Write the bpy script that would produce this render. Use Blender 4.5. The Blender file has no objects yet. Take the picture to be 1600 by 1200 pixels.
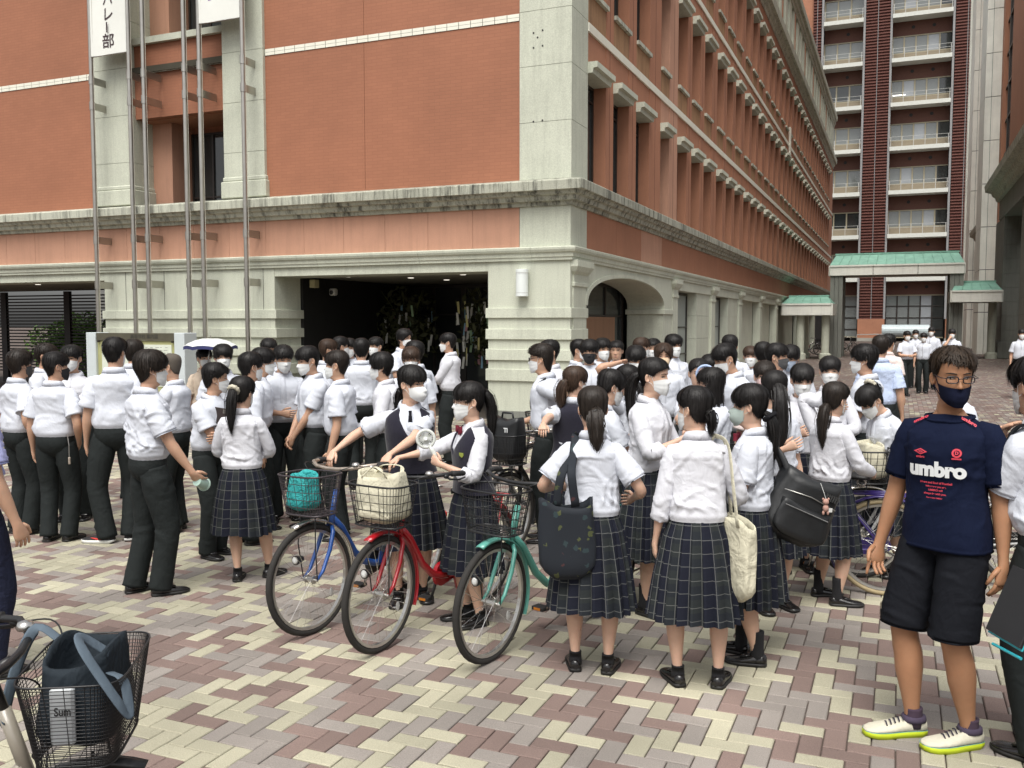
import bpy, bmesh, math, random
import numpy as np
from mathutils import Vector, Matrix

random.seed(7); RNG = np.random.default_rng(11)
scene = bpy.context.scene
COL = scene.collection
R = math.radians

# ------------------------------------------------------------------ camera
# world axes follow the school building: its corner is the origin, one facade
# lies on y=0 (facing -y), the other on x=0 (facing +x)
CAM = np.array([5.67, -16.28, 1.87]); YAW = R(22.82); PITCH = math.atan(95 / 1437.0); FPX = 1437.0
cam_data = bpy.data.cameras.new('camera'); cam_obj = bpy.data.objects.new('camera', cam_data)
COL.objects.link(cam_obj); scene.camera = cam_obj
cam_obj.location = CAM; cam_obj.rotation_euler = (R(90) - PITCH, 0, YAW)
cam_data.sensor_width = 36; cam_data.lens = FPX / 1600 * 36
cam_data.clip_start = 0.05; cam_data.clip_end = 1500
# ------------------------------------------------------------------ sky and sun (bright overcast)
SUN_EL, SUN_AZ = R(60), R(170)          # azimuth measured from +y clockwise
world = bpy.data.worlds.new('World'); scene.world = world; world.use_nodes = True
wn = world.node_tree.nodes; wl = world.node_tree.links
sky = wn.new('ShaderNodeTexSky'); sky.sky_type = 'NISHITA'; sky.sun_disc = False
sky.sun_elevation = SUN_EL; sky.sun_rotation = SUN_AZ; sky.air_density = 1.0; sky.dust_density = 4.0; sky.ozone_density = 1.0
hs = wn.new('ShaderNodeHueSaturation'); hs.inputs['Saturation'].default_value = 0.18
wl.new(sky.outputs[0], hs.inputs['Color']); wl.new(hs.outputs[0], wn['Background'].inputs['Color'])
wn['Background'].inputs['Strength'].default_value = 0.12
sun_data = bpy.data.lights.new('sun', 'SUN'); sun_data.energy = 2.0; sun_data.angle = R(40); sun_data.color = (1, .965, .9)
sun_obj = bpy.data.objects.new('sun', sun_data); COL.objects.link(sun_obj)
sd = Vector((math.sin(SUN_AZ) * math.cos(SUN_EL), math.cos(SUN_AZ) * math.cos(SUN_EL), math.sin(SUN_EL)))
sun_obj.rotation_euler = sd.to_track_quat('Z', 'Y').to_euler()
scene.view_settings.view_transform = 'Standard'; scene.view_settings.look = 'None'
scene.view_settings.gamma = 1.0; scene.view_settings.use_curve_mapping = False
scene.view_settings.exposure = 0.6
scene.render.engine = 'CYCLES'
scene.cycles.max_bounces = 6; scene.cycles.diffuse_bounces = 3; scene.cycles.glossy_bounces = 3
scene.cycles.transparent_max_bounces = 12; scene.cycles.use_denoising = True
scene.cycles.caustics_reflective = False; scene.cycles.caustics_refractive = False

# ------------------------------------------------------------------ survey helpers: photograph bearings -> places on the ground
_f = np.array([-math.sin(YAW) * math.cos(PITCH), math.cos(YAW) * math.cos(PITCH), -math.sin(PITCH)])
_r = np.array([math.cos(YAW), math.sin(YAW), 0.0]); _u = np.cross(_r, _f)
def bearing(px, py): return _f + _r * ((px - 800) / FPX) - _u * ((py - 600) / FPX)
def on_ground(px, py, z=0.0):
    d = bearing(px, py); return CAM + d * ((z - CAM[2]) / d[2])
def at_dist(px, D, z=0.0):
    """ground place on the bearing of column px, D metres out along the optical axis"""
    d = bearing(px, 505); k = D / (d @ _f); p = CAM + d * k; return np.array([p[0], p[1], z])
def at_px(px, py, D):
    return CAM + bearing(px, py) * D

# ------------------------------------------------------------------ materials
MATS = {}
def newmat(name):
    m = bpy.data.materials.new(name); m.use_nodes = True; MATS[name] = m
    return m, m.node_tree.nodes, m.node_tree.links, m.node_tree.nodes['Principled BSDF']
def nd(n, t, **kw):
    x = n.new(t)
    for k, v in kw.items():
        if k in x.inputs: x.inputs[k].default_value = v
        else: setattr(x, k, v)
    return x
def c4(c): return (c[0], c[1], c[2], 1)
def mat(name, col, rough=.6, var=.12, scale=6.0, bump=0.0, bscale=40.0, metal=0.0, spec=.5, coord='Object', detail=3.0, sheen=0.0, sss=0.0, randv=0.0, coat=0.0, stretch=None):
    """plain surface with uneven colour and fine relief"""
    if name in MATS: return MATS[name]
    m, n, l, b = newmat(name)
    b.inputs['Roughness'].default_value = rough; b.inputs['Metallic'].default_value = metal
    b.inputs['Specular IOR Level'].default_value = spec
    if sheen: b.inputs['Sheen Weight'].default_value = sheen
    if coat: b.inputs['Coat Weight'].default_value = coat; b.inputs['Coat Roughness'].default_value = .12
    if sss:
        b.inputs['Subsurface Weight'].default_value = sss; b.inputs['Subsurface Scale'].default_value = .02
        b.inputs['Subsurface Radius'].default_value = (1, .35, .2)
    src = nd(n, 'ShaderNodeNewGeometry').outputs['Position'] if coord == 'World' else nd(n, 'ShaderNodeTexCoord').outputs[coord]
    if stretch:
        mp = nd(n, 'ShaderNodeMapping'); mp.inputs['Scale'].default_value = stretch; l.new(src, mp.inputs[0]); src = mp.outputs[0]
    nz = nd(n, 'ShaderNodeTexNoise', Scale=scale, Detail=detail, Roughness=.6); l.new(src, nz.inputs['Vector'])
    rp = nd(n, 'ShaderNodeMapRange'); rp.inputs[1].default_value = .25; rp.inputs[2].default_value = .75
    rp.inputs[3].default_value = 1 - var; rp.inputs[4].default_value = 1 + var; l.new(nz.outputs[0], rp.inputs[0])
    fac = rp.outputs[0]
    if randv:
        oi = nd(n, 'ShaderNodeObjectInfo'); r2 = nd(n, 'ShaderNodeMapRange'); r2.inputs[3].default_value = 1 - randv; r2.inputs[4].default_value = 1 + randv
        l.new(oi.outputs['Random'], r2.inputs[0]); mm = nd(n, 'ShaderNodeMath', operation='MULTIPLY')
        l.new(fac, mm.inputs[0]); l.new(r2.outputs[0], mm.inputs[1]); fac = mm.outputs[0]
    mx = nd(n, 'ShaderNodeVectorMath', operation='SCALE'); mx.inputs[0].default_value = col[:3]; l.new(fac, mx.inputs['Scale'])
    l.new(mx.outputs[0], b.inputs['Base Color'])
    if bump:
        n2 = nd(n, 'ShaderNodeTexNoise', Scale=bscale, Detail=4.0); l.new(src, n2.inputs['Vector'])
        bp = nd(n, 'ShaderNodeBump', Strength=bump, Distance=.01); l.new(n2.outputs[0], bp.inputs['Height']); l.new(bp.outputs[0], b.inputs['Normal'])
    return m
def emat(name, col, s):
    if name in MATS: return MATS[name]
    m, n, l, b = newmat(name); b.inputs['Emission Color'].default_value = c4(col); b.inputs['Emission Strength'].default_value = s
    b.inputs['Base Color'].default_value = c4(col); return m
def glassmat(name, col, rough=.04, var=.3, scale=.6):
    return mat(name, col, rough=rough, var=var, scale=scale, spec=.8)

# ------------------------------------------------------------------ mesh building
class MB:
    """collects geometry for ONE mesh"""
    def __init__(s): s.V = []; s.F = []; s.n = 0; s.UV = None
    def add(s, V, F, mi=0, uv=None):
        V = np.asarray(V, float).reshape(-1, 3)
        F = [np.asarray(f, int) for f in (F if isinstance(F, list) else [F])]
        for f in F:
            if len(f): s.F.append((f + s.n, mi, None if uv is None else np.asarray(uv)[f]))
        s.V.append(V); s.n += len(V); return s
    def box(s, x0, x1, y0, y1, z0, z1, mi=0):
        V = [(x0, y0, z0), (x1, y0, z0), (x1, y1, z0), (x0, y1, z0), (x0, y0, z1), (x1, y0, z1), (x1, y1, z1), (x0, y1, z1)]
        return s.add(V, np.array([(0, 3, 2, 1), (4, 5, 6, 7), (0, 1, 5, 4), (1, 2, 6, 5), (2, 3, 7, 6), (3, 0, 4, 7)]), mi)
    def bbox(s, x0, x1, y0, y1, z0, z1, b=.01, mi=0):
        """box with chamfered edges"""
        b = min(b, (x1 - x0) / 3, (y1 - y0) / 3, (z1 - z0) / 3)
        bm = bmesh.new(); bmesh.ops.create_cube(bm, size=1)
        for v in bm.verts: v.co = ((x0 + x1) / 2 + v.co.x * (x1 - x0), (y0 + y1) / 2 + v.co.y * (y1 - y0), (z0 + z1) / 2 + v.co.z * (z1 - z0))
        bmesh.ops.bevel(bm, geom=bm.edges[:], offset=b, segments=1, affect='EDGES', profile=.5)
        return s.addbm(bm, mi)
    def addbm(s, bm, mi=0, M=None):
        if M is not None: bmesh.ops.transform(bm, matrix=M, verts=bm.verts[:])
        bm.verts.index_update(); V = [v.co[:] for v in bm.verts]; q = []; t = []
        bmesh.ops.triangulate(bm, faces=[f for f in bm.faces if len(f.verts) > 4])
        for f in bm.faces:
            (q if len(f.verts) == 4 else t).append([v.index for v in f.verts])
        bm.free(); F = []
        if q: F.append(np.array(q))
        if t: F.append(np.array(t))
        return s.add(V, F, mi)
    def prism(s, poly, z0, z1, mi=0):
        """vertical prism over a polygon [(x,y)]"""
        n = len(poly); V = [(x, y, z0) for x, y in poly] + [(x, y, z1) for x, y in poly]
        s.add(V, np.array([(i, (i + 1) % n, n + (i + 1) % n, n + i) for i in range(n)]), mi)
        c0 = [(sum(p[0] for p in poly) / n, sum(p[1] for p in poly) / n, z) for z in (z0, z1)]
        s.add([V[i] for i in range(n)] + [c0[0]], np.array([((i + 1) % n, i, n) for i in range(n)]), mi)
        return s.add([V[n + i] for i in range(n)] + [c0[1]], np.array([(i, (i + 1) % n, n) for i in range(n)]), mi)
    def rings(s, rs, closed=True, cap0=True, cap1=True, mi=0, uv=False, wrap_uv=1.0):
        """loft through rings (m,n,3)"""
        rs = np.asarray(rs, float); m, n = rs.shape[:2]
        V = rs.reshape(-1, 3); i = np.arange(m - 1)[:, None] * n; j = np.arange(n if closed else n - 1)[None, :]; j2 = (j + 1) % n
        F = np.stack([i + j, i + j2, i + n + j2, i + n + j], -1).reshape(-1, 4); Fs = [F]
        if closed and cap0:
            V = np.vstack([V, rs[0].mean(0)]); Fs.append(np.array([((k + 1) % n, k, len(V) - 1) for k in range(n)]))
        if closed and cap1:
            V = np.vstack([V, rs[-1].mean(0)]); b = (m - 1) * n; Fs.append(np.array([(b + k, b + (k + 1) % n, len(V) - 1) for k in range(n)]))
        if uv is False or uv is None:
            return s.add(V, Fs, mi)
        s.V.append(V)
        for f in Fs: s.F.append((f + s.n, mi, None))
        s.n += len(V); return s
    def tube(s, pts, r, n=8, mi=0, closed=False, cap=True):
        P = np.asarray(pts, float); m = len(P); r = np.broadcast_to(np.asarray(r, float), (m,))
        T = np.roll(P, -1, 0) - np.roll(P, 1, 0) if closed else np.gradient(P, axis=0)
        T /= np.linalg.norm(T, axis=1)[:, None] + 1e-12
        a = np.array([0, 0, 1.0]) if abs(T[0][2]) < .9 else np.array([1.0, 0, 0]); N = np.zeros_like(P); u = a - T[0] * (a @ T[0])
        for k in range(m):
            u = u - T[k] * (u @ T[k]); u /= np.linalg.norm(u) + 1e-12; N[k] = u
        B = np.cross(T, N); an = np.arange(n) * 2 * math.pi / n
        rs = P[:, None] + (N[:, None] * np.cos(an)[None, :, None] + B[:, None] * np.sin(an)[None, :, None]) * r[:, None, None]
        if closed: rs = np.concatenate([rs, rs[:1]]); cap = False
        return s.rings(rs, cap0=cap, cap1=cap, mi=mi)
    def cyl(s, p0, p1, r, n=12, mi=0): return s.tube([p0, p1], r, n, mi)
    def lathe(s, prof, n=16, c=(0, 0, 0), axis='z', mi=0):
        an = np.arange(n) * 2 * math.pi / n; rs = []
        for r, z in prof:
            if axis == 'z': rs.append(np.stack([r * np.cos(an) + c[0], r * np.sin(an) + c[1], np.full(n, z + c[2])], -1))
            elif axis == 'x': rs.append(np.stack([np.full(n, z + c[0]), r * np.cos(an) + c[1], r * np.sin(an) + c[2]], -1))
            else: rs.append(np.stack([r * np.sin(an) + c[0], np.full(n, z + c[1]), r * np.cos(an) + c[2]], -1))
        return s.rings(rs, mi=mi)
    def ellipsoid(s, c, rx, ry, rz, nu=12, nv=8, M=None, mi=0):
        v = np.linspace(0, math.pi, nv + 1)[1:-1]; u = np.arange(nu) * 2 * math.pi / nu
        rs = np.stack([np.outer(np.sin(v), np.cos(u)) * rx, np.outer(np.sin(v), np.sin(u)) * ry, -np.outer(np.cos(v), np.ones(nu)) * rz], -1)
        if M is not None: rs = rs @ np.asarray(M).T
        return s.rings(rs + np.asarray(c), mi=mi)
    def build(s, name, mats, parent=None, smooth=False, loc=None, rot=None, link=True):
        me = bpy.data.meshes.new(name); V = np.vstack(s.V) if s.V else np.zeros((0, 3))
        me.vertices.add(len(V)); me.vertices.foreach_set('co', V.astype(np.float32).ravel())
        vi = np.concatenate([f.ravel() for f, _, _ in s.F]); sizes = np.concatenate([np.full(len(f), f.shape[1]) for f, _, _ in s.F])
        mi = np.concatenate([np.full(len(f), m) for f, m, _ in s.F]); st = np.concatenate([[0], np.cumsum(sizes)[:-1]])
        me.loops.add(len(vi)); me.loops.foreach_set('vertex_index', vi.astype(np.int32))
        me.polygons.add(len(sizes)); me.polygons.foreach_set('loop_start', st.astype(np.int32))
        me.polygons.foreach_set('material_index', mi.astype(np.int32))
        if any(u is not None for _, _, u in s.F):
            uv = np.concatenate([(np.zeros((f.size, 2)) if u is None else u.reshape(-1, 2)) for f, _, u in s.F])
            ul = me.uv_layers.new(name='UVMap'); me.update(calc_edges=True); ul = me.uv_layers[0]; ul.data.foreach_set('uv', uv.astype(np.float32).ravel())
        me.update(calc_edges=True)
        me.polygons.foreach_set('use_smooth', np.full(len(sizes), bool(smooth)))
        for m in (mats if isinstance(mats, (list, tuple)) else [mats]): me.materials.append(m)
        return obj(name, me, parent, loc, rot)
def obj(name, me, parent=None, loc=None, rot=None):
    o = bpy.data.objects.new(name, me); COL.objects.link(o)
    if parent is not None: o.parent = parent
    if loc is not None: o.location = loc
    if rot is not None: o.rotation_euler = rot
    return o
def tag(o, label=None, cat=None, group=None, kind=None):
    if label: o['label'] = label
    if cat: o['category'] = cat
    if group: o['group'] = group
    if kind: o['kind'] = kind
    return o
def thing(name, label, cat, loc=(0, 0, 0), rz=0.0, group=None):
    return tag(obj(name, None, None, loc, (0, 0, rz)), label, cat, group)
BOXES = {}
def part(name, d, m, parent, b=0.0):
    """a box part; equal boxes share their mesh"""
    x0, x1, y0, y1, z0, z1 = d; key = (round(x1 - x0, 3), round(y1 - y0, 3), round(z1 - z0, 3), m.name, b); loc = ((x0 + x1) / 2, (y0 + y1) / 2, (z0 + z1) / 2)
    if key in BOXES: return obj(name, BOXES[key], parent, loc)
    hx, hy, hz = (x1 - x0) / 2, (y1 - y0) / 2, (z1 - z0) / 2; g = MB()
    (g.bbox(-hx, hx, -hy, hy, -hz, hz, b) if b else g.box(-hx, hx, -hy, hy, -hz, hz))
    o = g.build(name, m, parent, loc=loc); BOXES[key] = o.data; return o
def copy_tree(o, parent=None):
    c = o.copy(); COL.objects.link(c); c.parent = parent
    for ch in o.children: copy_tree(ch, c)
    return c
TEXTS = {}
def text_mesh(body, size=1.0, bold=0.0, extrude=0.0):
    """outline mesh of a word, in its own x/y plane, centred"""
    if (body, size, bold) in TEXTS: return tuple(a.copy() for a in TEXTS[(body, size, bold)])
    cu = bpy.data.curves.new('lettering', 'FONT'); cu.body = body; cu.size = size; cu.align_x = 'CENTER'; cu.align_y = 'CENTER'; cu.offset = bold; cu.extrude = extrude
    o = bpy.data.objects.new('lettering', cu); COL.objects.link(o); dg = bpy.context.evaluated_depsgraph_get(); dg.update()
    me = bpy.data.meshes.new_from_object(o.evaluated_get(dg)); bm = bmesh.new(); bm.from_mesh(me); bmesh.ops.triangulate(bm, faces=bm.faces[:])
    V = np.array([v.co[:] for v in bm.verts]).reshape(-1, 3); F = np.array([[v.index for v in f.verts] for f in bm.faces]).reshape(-1, 3)
    bm.free(); bpy.data.objects.remove(o); bpy.data.curves.remove(cu); bpy.data.meshes.remove(me); TEXTS[(body, size, bold)] = (V, F); return V.copy(), F.copy()
for a_ in (('部', .33, .004), ('レ', .33, .004), ('バ', .33, .004), ('空', .62, .004), ('高等学校 案内図', .1, 0.0), ('umbro', .08, .0045), ('umbro', .03, .0012), ('umbro', .02, .0008), ('D', .018, .001), ('Tl', .05, .002), ('Sum', .03, .0008), ('Heart and Soul of Football', .014, .0004), ('Wherever you are,', .014, .0004), ('UMBRO will', .014, .0004), ('always be with you.', .014, .0004), ('Powered by UMBRO', .014, .0004)): text_mesh(*a_)
# ================================================================== ground
def paver_mat(name, col):
    m, n, l, b = newmat(name); b.inputs['Roughness'].default_value = .85
    g = nd(n, 'ShaderNodeNewGeometry'); oi = nd(n, 'ShaderNodeObjectInfo')
    ad = nd(n, 'ShaderNodeMath', operation='ADD'); l.new(g.outputs['Random Per Island'], ad.inputs[0]); l.new(oi.outputs['Random'], ad.inputs[1])
    fr = nd(n, 'ShaderNodeMath', operation='FRACT'); l.new(ad.outputs[0], fr.inputs[0])
    r1 = nd(n, 'ShaderNodeMapRange'); r1.inputs[3].default_value = .86; r1.inputs[4].default_value = 1.14; l.new(fr.outputs[0], r1.inputs[0])
    n1 = nd(n, 'ShaderNodeTexNoise', Scale=190.0, Detail=3.0, Roughness=.75); l.new(g.outputs['Position'], n1.inputs['Vector'])
    r2 = nd(n, 'ShaderNodeMapRange'); r2.inputs[1].default_value = .3; r2.inputs[2].default_value = .7; r2.inputs[3].default_value = .74; r2.inputs[4].default_value = 1.26; l.new(n1.outputs[0], r2.inputs[0])
    n2 = nd(n, 'ShaderNodeTexNoise', Scale=.9, Detail=4.0); l.new(g.outputs['Position'], n2.inputs['Vector'])
    r3 = nd(n, 'ShaderNodeMapRange'); r3.inputs[1].default_value = .3; r3.inputs[2].default_value = .7; r3.inputs[3].default_value = .72; r3.inputs[4].default_value = 1.12; l.new(n2.outputs[0], r3.inputs[0])
    m1 = nd(n, 'ShaderNodeMath', operation='MULTIPLY'); l.new(r1.outputs[0], m1.inputs[0]); l.new(r2.outputs[0], m1.inputs[1])
    m2 = nd(n, 'ShaderNodeMath', operation='MULTIPLY'); l.new(m1.outputs[0], m2.inputs[0]); l.new(r3.outputs[0], m2.inputs[1])
    # scattered pale and dark specks
    vo = nd(n, 'ShaderNodeTexVoronoi', Scale=9.0); l.new(g.outputs['Position'], vo.inputs['Vector'])
    sp = nd(n, 'ShaderNodeMapRange'); sp.inputs[1].default_value = .02; sp.inputs[2].default_value = .05; sp.inputs[3].default_value = .55; sp.inputs[4].default_value = 1.0; l.new(vo.outputs['Distance'], sp.inputs[0])
    m3 = nd(n, 'ShaderNodeMath', operation='MULTIPLY'); l.new(m2.outputs[0], m3.inputs[0]); l.new(sp.outputs[0], m3.inputs[1])
    sc = nd(n, 'ShaderNodeVectorMath', operation='SCALE'); sc.inputs[0].default_value = col; l.new(m3.outputs[0], sc.inputs['Scale']); l.new(sc.outputs[0], b.inputs['Base Color'])
    bp = nd(n, 'ShaderNodeBump', Strength=.25, Distance=.004); l.new(n1.outputs[0], bp.inputs['Height']); l.new(bp.outputs[0], b.inputs['Normal'])
    return m
PV = [paver_mat('paver_cream', (.40, .375, .275)), paver_mat('paver_grey', (.265, .235, .21)), paver_mat('paver_mauve', (.205, .145, .125))]
joint_m = mat('joint_sand', (.10, .075, .062), rough=.95, var=.3, scale=30, coord='World')
g = MB(); n_ = 40; xs = np.linspace(-400, 400, n_ + 1)
g.add([(x, y, -.012) for y in xs for x in xs], np.array([(j * (n_ + 1) + i, j * (n_ + 1) + i + 1, (j + 1) * (n_ + 1) + i + 1, (j + 1) * (n_ + 1) + i) for j in range(n_) for i in range(n_)]))
ground = tag(g.build('ground', joint_m), kind='structure', label='brick paved school plaza of cream, grey and mauve pavers')
# 90 degree herringbone of 200 x 100 mm pavers, laid along the building's axes
def lay_pavers():
    U = .1; gap = .0035; out = []
    cells = set()
    def ok(x, y):
        v = np.array([x, y, 0]) - CAM; z = v @ _f
        if z < 1.8: return False
        px = 800 + FPX * (v @ _r) / z; py = 600 - FPX * (v @ _u) / z
        return -60 < px < 1660 and py < 1260 and not (x < -.1 and y > .15)
    for iy in range(-170, 620):
        for ix in range(-190, 140):
            k = (ix - iy) % 4
            if k == 0: c = ((ix + 1) * U, (iy + .5) * U, 0)          # lies along x (cells ix, ix+1)
            elif k == 3: c = ((ix + .5) * U, (iy + 1) * U, 1)         # lies along y (cells iy, iy+1)
            else: continue
            if ok(c[0], c[1]): out.append(c)
    return out
pav = lay_pavers(); PA = np.array(pav)
dist = np.hypot(PA[:, 0] - CAM[0], PA[:, 1] - CAM[1])
def paver_geo(w, h, top, bev=.004, dep=.03):
    V = []
    for z, i in ((top - dep, 0), (top - bev, 0), (top, bev)):
        V += [(-w + i, -h + i, z), (w - i, -h + i, z), (w - i, h - i, z), (-w + i, h - i, z)]
    F = [(0, 1, 5, 4), (1, 2, 6, 5), (2, 3, 7, 6), (3, 0, 4, 7), (4, 5, 9, 8), (5, 6, 10, 9), (6, 7, 11, 10), (7, 4, 8, 11), (8, 9, 10, 11)]
    return np.array(V), np.array(F)
pcol = np.where((RNG.random(len(PA)) < np.where(PA[:, 1] < -1, .36, np.where(PA[:, 1] < 5, .22, .05))), 0, np.where(RNG.random(len(PA)) < np.where(PA[:, 1] < 3, .5, .33), 1, 2))  # browner paver mix far off, also carrying the shade between the buildings
def visible_first(p):
    v = np.array([p[0], p[1], 0]) - CAM; z = v @ _f; px = 800 + FPX * (v @ _r) / z; py = 600 - FPX * (v @ _u) / z
    return 0 < px < 1600 and py < 1200
near = [i for i in np.argsort(dist) if visible_first(PA[i])][:300]; nearset = set(near)
PM = []
for k in range(3):
    V, F = paver_geo(.0972, .0472, 0); o_ = MB().add(V, F).build('paver', PV[k]); PM.append(o_.data); bpy.data.objects.remove(o_)
for i in near:
    o = obj('paver', PM[pcol[i]], ground, (PA[i, 0], PA[i, 1], RNG.uniform(-.0015, .0015)), (RNG.uniform(-.006, .006), RNG.uniform(-.006, .006), PA[i, 2] * math.pi / 2))
g = MB(); V0, F0 = paver_geo(.0972, .0472, 0); V1, F1 = paver_geo(.0472, .0972, 0)
rest = np.array([i for i in range(len(PA)) if i not in nearset])
for ori, V, F in ((0, V0, F0), (1, V1, F1)):
    for k in range(3):
        for far in (0, 1):
            idx = rest[(PA[rest, 2] == ori) & (pcol[rest] == k) & ((dist[rest] > 16) == bool(far))]
            if not len(idx): continue
            vv, ff = (V, F) if not far else (V[8:12] * np.array([1.03, 1.03, 1]), np.array([(0, 1, 2, 3)]))
            zj = RNG.uniform(-.002, .002, len(idx)); c = np.stack([PA[idx, 0], PA[idx, 1], zj], -1)
            tilt = RNG.uniform(-.012, .012, (len(idx), 2))
            W = vv[None] + c[:, None]; W[..., 2] += vv[None, :, 0] * tilt[:, None, 0] + vv[None, :, 1] * tilt[:, None, 1]
            FF = ff[None] + (np.arange(len(idx)) * len(vv))[:, None, None]; g.add(W.reshape(-1, 3), FF.reshape(-1, ff.shape[1]), k)
tag(g.build('pavers', PV, ground), kind='stuff')

# ================================================================== materials of the buildings
def stone_mat(name, col, stain=.35, speck=.12):
    m, n, l, b = newmat(name); b.inputs['Roughness'].default_value = .8
    pos = nd(n, 'ShaderNodeNewGeometry').outputs['Position']
    n1 = nd(n, 'ShaderNodeTexNoise', Scale=55.0, Detail=3.0, Roughness=.7); l.new(pos, n1.inputs['Vector'])
    r1 = nd(n, 'ShaderNodeMapRange'); r1.inputs[1].default_value = .3; r1.inputs[2].default_value = .7; r1.inputs[3].default_value = 1 - speck; r1.inputs[4].default_value = 1 + speck; l.new(n1.outputs[0], r1.inputs[0])
    n2 = nd(n, 'ShaderNodeTexNoise', Scale=.7, Detail=5.0, Roughness=.65); l.new(pos, n2.inputs['Vector'])
    r2 = nd(n, 'ShaderNodeMapRange'); r2.inputs[1].default_value = .3; r2.inputs[2].default_value = .7; r2.inputs[3].default_value = .88; r2.inputs[4].default_value = 1.08; l.new(n2.outputs[0], r2.inputs[0])
    mp = nd(n, 'ShaderNodeMapping'); mp.inputs['Scale'].default_value = (4.5, 4.5, .35); l.new(pos, mp.inputs[0])
    n3 = nd(n, 'ShaderNodeTexNoise', Scale=1.6, Detail=6.0, Roughness=.75); l.new(mp.outputs[0], n3.inputs['Vector'])
    r3 = nd(n, 'ShaderNodeMapRange'); r3.inputs[1].default_value = .47; r3.inputs[2].default_value = .64; r3.inputs[3].default_value = 1.0; r3.inputs[4].default_value = 1 - stain; l.new(n3.outputs[0], r3.inputs[0])
    a = nd(n, 'ShaderNodeMath', operation='MULTIPLY'); l.new(r1.outputs[0], a.inputs[0]); l.new(r2.outputs[0], a.inputs[1])
    c = nd(n, 'ShaderNodeMath', operation='MULTIPLY'); l.new(a.outputs[0], c.inputs[0]); l.new(r3.outputs[0], c.inputs[1])
    sc = nd(n, 'ShaderNodeVectorMath', operation='SCALE'); sc.inputs[0].default_value = col; l.new(c.outputs[0], sc.inputs['Scale']); l.new(sc.outputs[0], b.inputs['Base Color'])
    bp = nd(n, 'ShaderNodeBump', Strength=.2, Distance=.01); l.new(n1.outputs[0], bp.inputs['Height']); l.new(bp.outputs[0], b.inputs['Normal'])
    return m
STONE = stone_mat('granite', (.53, .55, .452), .12, .16)
STONE2 = stone_mat('granite_weathered', (.50, .51, .42), .62, .16)
STONE3 = stone_mat('granite_streaked', (.40, .405, .33), .85, .2)
STONED = stone_mat('granite_dark', (.20, .205, .18), .2, .14)
PANELW = stone_mat('white_panel', (.80, .80, .72), .08, .04)
def tile_mat(name, col, var=.035, bw=.235, bh=.065, mortar=.86):
    m, n, l, b = newmat(name); b.inputs['Roughness'].default_value = .75
    pos = nd(n, 'ShaderNodeNewGeometry').outputs['Position']; sp = nd(n, 'ShaderNodeSeparateXYZ'); l.new(pos, sp.inputs[0])
    ad = nd(n, 'ShaderNodeMath', operation='ADD'); l.new(sp.outputs[0], ad.inputs[0]); l.new(sp.outputs[1], ad.inputs[1])
    cb = nd(n, 'ShaderNodeCombineXYZ'); l.new(ad.outputs[0], cb.inputs[0]); l.new(sp.outputs[2], cb.inputs[1])
    br = nd(n, 'ShaderNodeTexBrick'); br.inputs['Scale'].default_value = 1; br.inputs['Brick Width'].default_value = bw; br.inputs['Row Height'].default_value = bh; br.inputs['Mortar Size'].default_value = .006
    br.inputs['Color1'].default_value = c4([v * (1 - var) for v in col]); br.inputs['Color2'].default_value = c4([v * (1 + var) for v in col]); br.inputs['Mortar'].default_value = c4([v * mortar for v in col])
    l.new(cb.outputs[0], br.inputs['Vector'])
    n2 = nd(n, 'ShaderNodeTexNoise', Scale=.45, Detail=6.0, Roughness=.6); l.new(pos, n2.inputs['Vector'])
    r2 = nd(n, 'ShaderNodeMapRange'); r2.inputs[1].default_value = .3; r2.inputs[2].default_value = .7; r2.inputs[3].default_value = .86; r2.inputs[4].default_value = 1.1; l.new(n2.outputs[0], r2.inputs[0])
    sc = nd(n, 'ShaderNodeVectorMath', operation='SCALE'); l.new(br.outputs['Color'], sc.inputs[0]); l.new(r2.outputs[0], sc.inputs['Scale']); l.new(sc.outputs[0], b.inputs['Base Color'])
    bp = nd(n, 'ShaderNodeBump', Strength=.2, Distance=.004, invert=True); l.new(br.outputs['Fac'], bp.inputs['Height']); l.new(bp.outputs[0], b.inputs['Normal'])
    return m
BRICK = tile_mat('terracotta_tile', (.335, .137, .075))
TERRA = stone_mat('terracotta_panel', (.37, .165, .095), .05, .05)
TERRAP = stone_mat('terracotta_pink', (.49, .265, .178), .10, .05)
TERRAO = stone_mat('terracotta_stained', (.34, .19, .095), .35, .08)
DARKRED = mat('dark_red_brick', (.10, .036, .028), rough=.8, var=.25, scale=1.5, coord='World')
WHITET = mat('white_glazed_tile', (.78, .77, .66), rough=.35, var=.06, scale=3, coord='World')
FRAME = mat('bronze_frame', (.028, .022, .018), rough=.4, var=.1)
GLASS = glassmat('window_glass', (.035, .04, .04)); GLASSL = glassmat('pale_glass', (.20, .215, .21), rough=.06, var=.12, scale=.25)
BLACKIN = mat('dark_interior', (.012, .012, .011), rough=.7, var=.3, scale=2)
STEEL = mat('stainless_steel', (.42, .40, .36), rough=.28, var=.08, metal=.9, scale=5)
COPPER = mat('verdigris_copper', (.22, .42, .33), rough=.65, var=.18, scale=3, coord='World')
LAMPW = mat('opal_lamp', (.72, .76, .74), rough=.3, var=.02)
PLY = mat('plywood', (.25, .135, .075), rough=.7, var=.15, scale=3, stretch=(1, 1, .1))
CONC = mat('concrete', (.33, .32, .28), rough=.85, var=.15, scale=2, coord='World', bump=.1)
CEIL = mat('soffit_paint', (.26, .25, .20), rough=.8, var=.06)

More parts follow.
